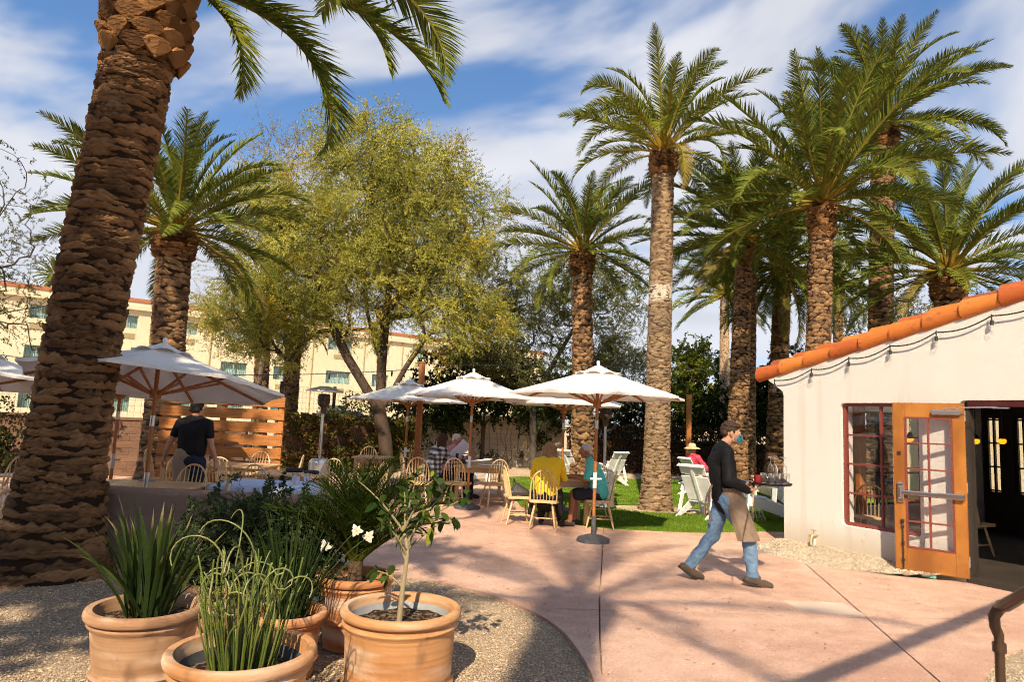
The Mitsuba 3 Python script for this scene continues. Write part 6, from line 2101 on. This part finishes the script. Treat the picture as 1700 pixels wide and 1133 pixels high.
nq = meshkit.noise(np.array(tmk.vertices) * 34)
cm = np.where((nq > .62)[:, None], (.01, .05, .12), np.where((nq < .24)[:, None], (.38, .05, .10), (.02, .24, .30)))
mb = MB().add(tmk.vertices, tmk.faces, cm)
put(WK, 'face_mask', mb, M_VC, True)
mb = MB()
for sx in (-1, 1):
    mb.tube([HP(sx * .045, .075, -.015), HP(sx * .078, -.008, .012)], .002, 4, (.6, .6, .6))
    mb.tube([HP(sx * .04, .055, -.08), HP(sx * .078, -.012, -.02)], .002, 4, (.6, .6, .6))
put(WK, 'mask_straps', mb, M_VC)
BLK = (.0055, .006, .008)
jm = [hull((J['sl'] + [0, 0, .0], .066), (J['sr'], .066), (J['chest'] + fd * .02, .125), (J['chest'] - fd * .03, .12)), hull((J['chest'] + fd * .02, .13), (J['chest'] - fd * .04, .12), (J['waist'] + fd * .02, .128), (J['waist'] - fd * .02, .128)), hull((J['waist'], .134), (J['pel'] - fd * .01, .142), (J['pel'] + fd * .02 + [0, 0, -.07], .14)),
      hull((J['sl'] * .6 + J['sr'] * .4, .078), (J['sl'] * .4 + J['sr'] * .6, .078), (J['neck'] + [0, 0, .0], .074), (J['neck'] - fd * .035 - [0, 0, .02], .072)), hull((J['sl'], .066), (J['sr'], .066), (J['neck'] - [0, 0, .005], .074)), limb(J['sl'], .070, J['el'], .058), limb(J['el'], .058, J['wl'], .040), limb(J['sr'], .070, J['er'], .060), limb(J['er'], .060, J['wr'], .040)]
put(WK, 'jumper', MB().tm(soft(union(jm), .014, 7, .014, 4, 11), BLK), M_VC, True)


def fade(t, base, light, z0, z1, seed, amp=.5):
    v = np.array(t.vertices)
    q = np.clip(meshkit.noise(v * np.array([7, 7, 3]) + seed) * .45 + meshkit.noise(v * np.array([26, 26, 60])) * .3 + meshkit.noise(v * np.array([90, 90, 60])) * .35 - .1, 0, 1)[:, None]
    return (1 - q) * np.array(base) + q * np.array(light)


jn = [hull((J['pel'], .13), (J['hl'], .10), (J['hr'], .10)), limb(J['hl'], .108, J['kl'], .076), limb(J['kl'], .074, J['al'] + [0.02, 0, .02], .064), limb(J['hr'], .108, J['kr'], .078), limb(J['kr'], .076, J['ar'] + [-.01, 0, .03], .066)]
tj = soft(union(jn), .016, 7, .026, 6, 16)
put(WK, 'jeans', MB().add(tj.vertices, tj.faces, fade(tj, (.045, .10, .20), (.22, .34, .50), .2, .8, 3)), M_VC, True)
for s_n, an, to in (('l', J['al'], J['tl']), ('r', J['ar'], J['tr'])):
    d = unit(to - an)
    upn = np.array([-d[2], 0, d[0]])
    sd = np.cross(d, upn)
    heel = an - d * .055 - upn * .045
    sm = union([hull((heel, .036), (an + upn * -.01, .046), (an + d * .02 + upn * .02, .040), (an + d * .09 - upn * .028, .038)), hull((an + d * .07 - upn * .045, .034), (to + d * .02 - upn * .006 + sd * .018, .030), (to + d * .02 - upn * .006 - sd * .018, .030), (an + d * .08 - upn * .01, .04))])
    tsh = soft(sm, .011, 4, .004, 7, 30)
    k = put(WK, 'shoe', MB().tm(tsh, (.085, .062, .046)), M_VC, True)
    v = np.array(tsh.vertices)
    loc = np.stack([(v - an) @ d, (v - an) @ upn, (v - an) @ sd], 1)
    lo = loc[:, 1].min()
    pts = [(x, y) for x, y in zip(loc[:, 0], loc[:, 2])]
    from shapely.geometry import MultiPoint
    sp = trimesh.creation.extrude_polygon(MultiPoint(pts).convex_hull.buffer(.003), .022, engine='earcut')
    vv = an + sp.vertices[:, 0:1] * d + sp.vertices[:, 1:2] * sd + (sp.vertices[:, 2:3] + lo - .006) * upn
    put(k, 'sole', MB().add(vv, sp.faces, (.03, .024, .02)), M_VC)
# apron wrapped round the front of the hips and the leading thigh
AP = []
na, nz = 26, 22
for j in range(nz):
    q = j / (nz - 1)
    c = (1 - q) * (J['waist'] + [0, 0, -.03]) + q * (J['kr'] * .62 + J['kl'] * .38 + fd * .05 + [0, .0, -.02])
    rx, ry = .160 + .045 * q, .168 + .05 * q
    for i in range(na):
        a = -2.15 + (3.5) * i / (na - 1)
        w = .006 * math.sin(i * 1.5 + q * 3) * q
        AP.append(c + fd * ((rx + w) * math.cos(a) * (1.0 if math.cos(a) > 0 else .55)) + np.array([.1, 1, 0]) * ((ry + w) * math.sin(a)) + [0, 0, -.0 * q])
AP = np.array(AP)
i, j = np.meshgrid(np.arange(nz - 1), np.arange(na - 1), indexing='ij')
a = (i * na + j).ravel()
F = np.vstack([np.stack([a, a + 1, a + na + 1], 1), np.stack([a, a + na + 1, a + na], 1)])
apm = trimesh.Trimesh(AP, F, process=False)
inn_ = AP - apm.vertex_normals * .006
nn = meshkit.noise(AP * 30)[:, None]
ac = (1 - nn) * np.array([.17, .118, .082]) + nn * np.array([.26, .19, .14])
put(WK, 'apron', MB().add(AP, F, ac).add(inn_, F[:, ::-1], ac), M_VC, True)
k = J['waist'] - fd * .135
put(WK, 'apron_strings', MB().tube(smooth_path([k + [0, -.03, -.01], k + [-.04, -.05, -.10], k + [-.05, -.06, -.26], k + [-.02, -.05, -.40]], 14), .012, 5, (.22, .15, .14)).tube(smooth_path([k + [0, -.02, -.01], k + [-.06, -.02, -.14], k + [-.09, -.03, -.34]], 12), .012, 5, (.26, .17, .16)), M_VC, True)
# the tray and what is on it
tc = L2W((.46, -.06, 1.095))
TR = thing('serving_tray', 'dark tray that the walking waiter carries at his waist', 'tray')
put(TR, 'plate', MB().lathe([(.001, .0), (.21, .0), (.225, .022), (.22, .024), (.205, .008), (.001, .008)], 36, tc + [0, 0, -.01], (.018, .014, .013)), M_VG, 30)
rng = np.random.default_rng(12)
spots = [(-.10, -.06), (-.03, -.10), (.045, -.10), (.12, -.06), (.17, .0)]
for i, (x, y) in enumerate(spots):
    c = tc + [x, y, 0]
    k = put(None, 'drinking_glass', MB().lathe([(.001, .012), (.026, .0), (.028, .0), (.036, .115), (.0335, .115), (.026, .014), (.001, .014)], 16, c), M_GLOSSIN, True)
    tag(k, ('first', 'second', 'third', 'fourth', 'rightmost')[i] + ' clear glass from the left on the tray of the walking waiter', 'glass', 'glasses on the waiter\'s tray')
k = put(None, 'drinking_glass', MB().lathe([(.001, .0), (.034, .0), (.038, .09), (.034, .09), (.001, .075)], 16, tc + [-.165, -.06, 0], (.30, .022, .018)), M_VG, True)
tag(k, 'glass of red drink at the left end of the waiter\'s tray', 'glass')
for i, (x, y, h) in enumerate(((.02, -.07, .30), (.12, -.06, .30), (-.0, .0, .27))):
    k = thing('wine_glass', ('middle', 'right', 'left')[i] + ' one of three upturned stemmed glasses on the tray of the waiter', 'glass', 'stemmed glasses on the tray')
    c = tc + [x, y, .118]
    scene[f'{k}__bowl'] = shape(MB().lathe([(.030, .0), (.036, .05), (.022, .085), (.005, .10), (.004, .10), (.019, .083), (.033, .05), (.028, .0)], 16, c), M_GLOSSIN, True)
    scene[f'{k}__stem'] = shape(MB().lathe([(.004, .10), (.004, .165), (.034, .172), (.034, .176), (.001, .176)], 14, c), M_GLOSSIN, True)

# --- the waiter in a T-shirt, seen from behind ---------------------------------------------------------
BK = thing('person', 'waiter in a black T-shirt and dark jeans seen from behind', 'person')
bo = np.array([-4.30, 9.45, 0])
B = {k: bo + np.array(v) for k, v in dict(pel=(.0, 0, .95), waist=(0, 0, 1.08), chest=(0, 0.0, 1.31), neck=(.0, 0.02, 1.49), hl=(-.09, 0, .92), hr=(.09, 0, .92), kl=(-.11, .03, .50), al=(-.13, -.08, .09), kr=(.10, .09, .50), ar=(.10, .02, .08), sl=(-.185, 0, 1.43), sr=(.185, 0, 1.43), el=(-.29, -.04, 1.17), er=(.25, .0, 1.16), wl=(-.385, .03, .96), wr=(.32, .05, .93)).items()}
hb_ = bo + [.015, .03, 1.645]
hm, HP, HR_ = head_shapes(hb_, (.12, 1, -.03), (0, 0, 1))
body = hm + [limb(B['neck'], .058, hb_ + [0, -.02, -.06], .056), hull((B['sl'], .055), (B['sr'], .055), (B['chest'], .11), (B['neck'], .06)), hull((B['chest'], .12), (B['waist'], .11), (B['pel'], .12)), limb(B['sl'], .055, B['el'], .042), limb(B['el'], .042, B['wl'], .027), limb(B['sr'], .055, B['er'], .042), limb(B['er'], .042, B['wr'], .027),
             limb(B['hl'], .085, B['kl'], .058), limb(B['kl'], .056, B['al'], .04), limb(B['hr'], .085, B['kr'], .058), limb(B['kr'], .056, B['ar'], .04), limb(B['al'], .04, B['al'] + [0, .15, -.05], .03), limb(B['ar'], .04, B['ar'] + [0, .15, -.05], .03)]
body += hand(B['wl'], (-.25, .1, -1), (1, .3, 0), .45, 1, -1) + hand(B['wr'], (.1, .15, -1), (-1, .2, 0), .45, 1, 1)
put(BK, 'body', MB().tm(soft(union(body), .014, 5), (.48, .26, .17)), M_VC, True)
hr = [ell(HP(0, -.026, .034), (.086, .100, .094), HR_), hull((HP(-.05, -.075, -.035), .03), (HP(.05, -.075, -.035), .03), (HP(0, -.085, .02), .035)), ell(HP(0, .03, .085), (.068, .06, .045), HR_)]
put(BK, 'hair', MB().tm(soft(union(hr), .011, 3, .010, 3, 55), (.012, .010, .010)), M_VC, True)
ts = [hull((B['sl'] + [-.005, 0, 0], .068), (B['sr'] + [.005, 0, 0], .068), (B['chest'] + [-.06, 0, 0], .13), (B['chest'] + [.06, 0, 0], .13)), hull((B['chest'] + [-.07, 0, 0], .128), (B['chest'] + [.07, 0, 0], .128), (B['waist'] + [-.06, 0, -.03], .125), (B['waist'] + [.06, 0, -.03], .125)), hull((B['sl'] * .6 + B['sr'] * .4, .075), (B['sl'] * .4 + B['sr'] * .6, .075), (B['neck'] + [0, 0, .012], .076)), hull((B['sl'], .067), (B['sr'], .067), (B['neck'], .072)),
      limb(B['sl'], .070, B['sl'] * .42 + B['el'] * .58, .060), limb(B['sr'], .070, B['sr'] * .42 + B['er'] * .58, .060)]
put(BK, 'shirt', MB().tm(soft(union(ts), .016, 7, .012, 8, 9), (.006, .0065, .009)), M_VC, True)
jn = [hull((B['pel'] + [-.04, 0, 0], .13), (B['pel'] + [.04, 0, 0], .13), (B['hl'], .11), (B['hr'], .11)), limb(B['hl'], .11, B['kl'], .08), limb(B['kl'], .08, B['al'], .066), limb(B['hr'], .11, B['kr'], .08), limb(B['kr'], .08, B['ar'], .066)]
put(BK, 'jeans', MB().tm(soft(union(jn), .018, 7, .02, 2, 14), (.012, .018, .038)), M_VC, True)
for an in (B['al'], B['ar']):
    put(BK, 'shoe', MB().tm(soft(hull((an + [0, -.04, -.045], .042), (an + [0, .04, -.035], .05), (an + [0, .19, -.055], .034)), .015, 4), (.03, .025, .022)), M_VC, True)
ap = union([hull((B['pel'] + [-.085, -.015, .05], .135), (B['hl'] + [-.025, -.012, 0], .128), (B['pel'] + [-.02, .05, .03], .13)), limb(B['hl'] + [-.02, -.012, 0], .128, B['hl'] * .22 + B['kl'] * .78, .108)])
put(BK, 'apron', MB().tm(soft(ap, .016, 6, .012, 5, 12), (.27, .21, .155)), M_VC, True)
put(BK, 'wristwatch', MB().tube([B['wl'] + (B['el'] - B['wl']) * .10, B['wl'] + (B['el'] - B['wl']) * .2], .034, 14, (.25, .25, .27)), M_VG, True)


# --- seated people -------------------------------------------------------------------------------------
def seated(label, x, y, face, shirt, trousers, hair_fn, skin=SKIN, sleeve=.55, hands=((.16, .34, .76), (-.16, .34, .76)), lean=.06, s=1.0, shorts=None, head_turn=0.0, z=0.0, feet=.42, head_drop=.02, skirt=False, shirt_col_fn=None, recline=0.0):
    key = thing('person', label, 'person')
    Rf = rotz(math.radians(face - 90))
    o = np.array([x, y, z])

    def Wd(p):
        p = np.array(p, float)
        if recline:
            q = p - np.array([0, 0, .45])
            q = np.array([q[0], q[1] - recline * max(q[2], 0), q[2] * (1 - .12 * recline)]) if q[2] > 0 else q
            p = q + np.array([0, 0, .45])
        return o + Rf @ p * s
    jt = {k: Wd(v) for k, v in dict(pel=(0, -.04, .54), waist=(0, -.05 + lean * .3, .70), chest=(0, -.03 + lean, .90), neck=(0, .0 + lean * 1.4, 1.075), hl=(-.09, -.01, .52), hr=(.09, -.01, .52), kl=(-.13, .39, .51), kr=(.13, .39, .51), al=(-.13, feet, .09), ar=(.14, feet - .06, .09), sl=(-.19, -.02 + lean * 1.2, 1.02), sr=(.19, -.02 + lean * 1.2, 1.02), el=(-.25, .08 + lean, .77), er=(.25, .08 + lean, .77), wl=(-hands[1][0] if 0 else hands[1][0], hands[1][1], hands[1][2]), wr=hands[0]).items()}
    fwd = Rf @ np.array([math.sin(head_turn), math.cos(head_turn), -.15])
    hc_ = Wd((0, .05 + lean * 1.6, 1.235 - head_drop))
    hm, HP, HR_ = head_shapes(hc_, fwd, (0, 0, 1), s)
    body = hm + [limb(jt['neck'], .056 * s, hc_ - fwd * .025 + [0, 0, -.05], .054 * s), hull((jt['sl'], .05), (jt['sr'], .05), (jt['chest'], .11), (jt['neck'], .055)), hull((jt['chest'], .12), (jt['waist'], .12), (jt['pel'], .13)), limb(jt['sl'], .048, jt['el'], .040), limb(jt['el'], .040, jt['wl'], .026), limb(jt['sr'], .048, jt['er'], .040), limb(jt['er'], .040, jt['wr'], .026),
                 limb(jt['hl'], .088, jt['kl'], .060), limb(jt['kl'], .056, jt['al'], .036), limb(jt['hr'], .088, jt['kr'], .060), limb(jt['kr'], .056, jt['ar'], .036)]
    f3 = Rf @ np.array([0, 1.0, 0])
    dn = np.array([0, 0, -1.0])
    for a in ('al', 'ar'):
        body.append(limb(jt[a], .036, jt[a] + f3 * .14 + dn * .05, .026))
    body += hand(jt['wl'], f3 + [0, 0, -.05], dn, .5, s, -1) + hand(jt['wr'], f3 + [0, 0, -.05], dn, .5, s, 1)
    put(key, 'body', MB().tm(soft(union(body), .016, 5), skin), M_VC, True)
    eyes(key, HP, s)
    mixp = lambda a, b, q: jt[a] * (1 - q) + jt[b] * q
    sm = [hull((jt['sl'], .062), (jt['sr'], .062), (mixp('chest', 'sl', .3), .13), (mixp('chest', 'sr', .3), .13)), hull((mixp('chest', 'sl', .32), .13), (mixp('chest', 'sr', .32), .13), (jt['waist'] + Rf @ [-.06, 0, 0], .14), (jt['waist'] + Rf @ [.06, 0, 0], .14)), hull((jt['waist'] + Rf @ [-.06, 0, 0], .14), (jt['waist'] + Rf @ [.06, 0, 0], .14), (jt['pel'] + Rf @ [-.06, 0, .02], .145), (jt['pel'] + Rf @ [.06, 0, .02], .145)), hull((jt['sl'], .055), (jt['sr'], .055), (jt['neck'], .062))]
    for a, b, c in (('sl', 'el', 'wl'), ('sr', 'er', 'wr')):
        sm.append(limb(jt[a], .070, mixp(a, b, min(1, sleeve * 2)), .062))
        if sleeve > .5:
            sm.append(limb(jt[b], .060, mixp(b, c, (sleeve - .5) * 2), .046))
    t = soft(union(sm), .018, 8, .022, len(label), 10)
    col = shirt_col_fn(np.array(t.vertices)) if shirt_col_fn else np.broadcast_to(shirt, (len(t.vertices), 3))
    put(key, 'shirt', MB().add(t.vertices, t.faces, col), M_VC, True)
    q = shorts or 1.0
    lg = [hull((jt['pel'], .145), (jt['hl'], .115), (jt['hr'], .115))]
    for a, b, c in (('hl', 'kl', 'al'), ('hr', 'kr', 'ar')):
        lg.append(limb(jt[a], .112, mixp(a, b, min(1, q * 1.05)), .088))
        if q >= 1:
            lg.append(limb(jt[b], .082, mixp(b, c, .93), .062))
    if skirt:
        lg.append(hull((jt['hl'] + Rf @ [-.12, -.12, -.02], .05), (jt['hr'] + Rf @ [.12, -.12, -.02], .05), (jt['kl'] + [0, 0, -.25], .06), (jt['kr'] + [0, 0, -.25], .06), (jt['kl'], .09), (jt['kr'], .09)))
        for sx in (-1, 1):
            lg.append(hull((jt['pel'] + Rf @ [sx * .18, -.06, .02], .05), (jt['pel'] + Rf @ [sx * .25, -.08, -.30], .035), (jt['pel'] + Rf @ [sx * .24, .18, -.34], .035), (jt['pel'] + Rf @ [sx * .18, .16, 0.02], .05)))
    put(key, 'skirt' if skirt else ('shorts' if shorts else 'trousers'), MB().tm(soft(union(lg), .02, 7, .016, 3, 13), trousers), M_VC, True)
    for a in ('al', 'ar'):
        put(key, 'shoe', MB().tm(soft(hull((jt[a] + dn * .045 - f3 * .05, .036), (jt[a] + dn * .035 + f3 * .05, .045), (jt[a] + f3 * .17 + dn * .055, .034)), .014, 4), (.05, .045, .042)), M_VC, True)
    hair_fn(key, HP, HR_)
    return key, HP, jt


def hair_bob(col, low=-.10, wid=.10, back=-.09):
    def fn(key, HP, R):
        hs = [ell(HP(0, -.018, .038), (.092, .108, .094), R), hull((HP(-wid * .7, -.05, .03), .045), (HP(wid * .7, -.05, .03), .045), (HP(-wid * .75, -.03, low), .035), (HP(wid * .75, -.03, low), .035), (HP(0, back, low), .04), (HP(0, back, .03), .05))]
        t = soft(union(hs), .011, 4, .014, 2, 45)
        n = meshkit.noise(np.array(t.vertices) * np.array([110, 110, 14]))[:, None]
        put(key, 'hair', MB().add(t.vertices, t.faces, np.array(col) * (.7 + .6 * n)), M_VC, True)
    return fn


def hair_short(col):
    def fn(key, HP, R):
        hs = [ell(HP(0, -.026, .040), (.082, .096, .082), R), hull((HP(-.05, -.075, -.03), .028), (HP(.05, -.075, -.03), .028), (HP(0, -.085, .02), .035)), hull((HP(-.072, 0, .02), .014), (HP(-.07, .0, -.01), .008)), hull((HP(.072, 0, .02), .014), (HP(.07, .0, -.01), .008))]
        t = soft(union(hs), .011, 3, .008, 2, 60)
        n = meshkit.noise(np.array(t.vertices) * 80)[:, None]
        put(key, 'hair', MB().add(t.vertices, t.faces, np.array(col) * (.75 + .5 * n)), M_VC, True)
    return fn


seated('diner with a brown bob in a yellow top and black skirt seen from behind', .66, 11.05, 80, (.80, .56, .025), (.012, .012, .014), hair_bob((.26, .165, .095), -.115, .11), lean=.10, hands=((.17, .42, .78), (-.17, .42, .78)), skirt=True, sleeve=.85)
seated('grey-haired diner in a teal short-sleeved shirt and dark shorts sitting in profile', 1.50, 11.38, 172, (.085, .48, .46), (.020, .022, .032), hair_short((.42, .40, .38)), skin=(.33, .145, .085), lean=.10, hands=((.10, .44, .80), (-.10, .46, .80)), shorts=.82, sleeve=.42, s=1.0)


def plaid(v):
    a = (np.floor((v[:, 0] * .8 + v[:, 1] * .6) * 22) % 2).astype(float)
    b = (np.floor(v[:, 2] * 22) % 2).astype(float)
    return np.array([.62, .60, .64]) * (((a + b) / 2)[:, None] ** 2 * .95 + .03)


seated('diner with long dark hair in a black and white plaid shirt', -1.42, 13.75, 42, (.3, .3, .3), (.012, .013, .018), hair_bob((.055, .028, .02), -.22, .10, -.085), lean=.08, sleeve=.9, shirt_col_fn=plaid, hands=((.17, .40, .79), (-.10, .40, .79)), head_turn=-.25)
pk, HPk, jk = seated('white-haired diner in a pink shirt holding up a large white menu', -1.18, 14.75, -15, (.62, .30, .36), (.03, .03, .05), hair_short((.66, .62, .58)), skin=(.52, .25, .19), lean=.04, sleeve=.9, hands=((.02, .36, .86), (-.26, .36, .88)))
mn = new_key('menu')
mp = Q(762, 748, 14.35)
scene[mn] = shape(MB().box(mp, (.20, .008, .46), roty(.72) @ rotx(-.25), (.72, .72, .84)).box(mp + [.03, -.03, -.02], (.17, .006, .40), roty(.78) @ rotx(-.35), (.66, .66, .80)), M_VC)
tag(mn, 'large white printed menu held up by the diner in pink', 'menu')
hk, HPh, jh = seated('person in a straw hat and pink top reclining in the distant white lawn chair', 4.93, 17.42, 22, (.62, .07, .12), (.45, .50, .60), hair_short((.3, .25, .2)), lean=-.06, recline=.35, z=-.04, sleeve=.8, hands=((.2, .32, .72), (-.2, .32, .72)), s=1.0)
hat = thing('straw_hat', 'wide straw hat on the person in the distant white lawn chair', 'hat')
c = HPh(0, -.01, .05)
scene[f'{hat}__brim'] = shape(MB().lathe([(.09, .02), (.14, .01), (.20, -.025), (.205, -.03), (.20, -.033), (.14, .0), (.09, .008)], 30, c, (.66, .50, .26)), M_VC, True)
scene[f'{hat}__crown'] = shape(MB().lathe([(.095, .01), (.092, .06), (.075, .095), (.04, .11), (.001, .112)], 26, c, (.70, .54, .29)), M_VC, True)
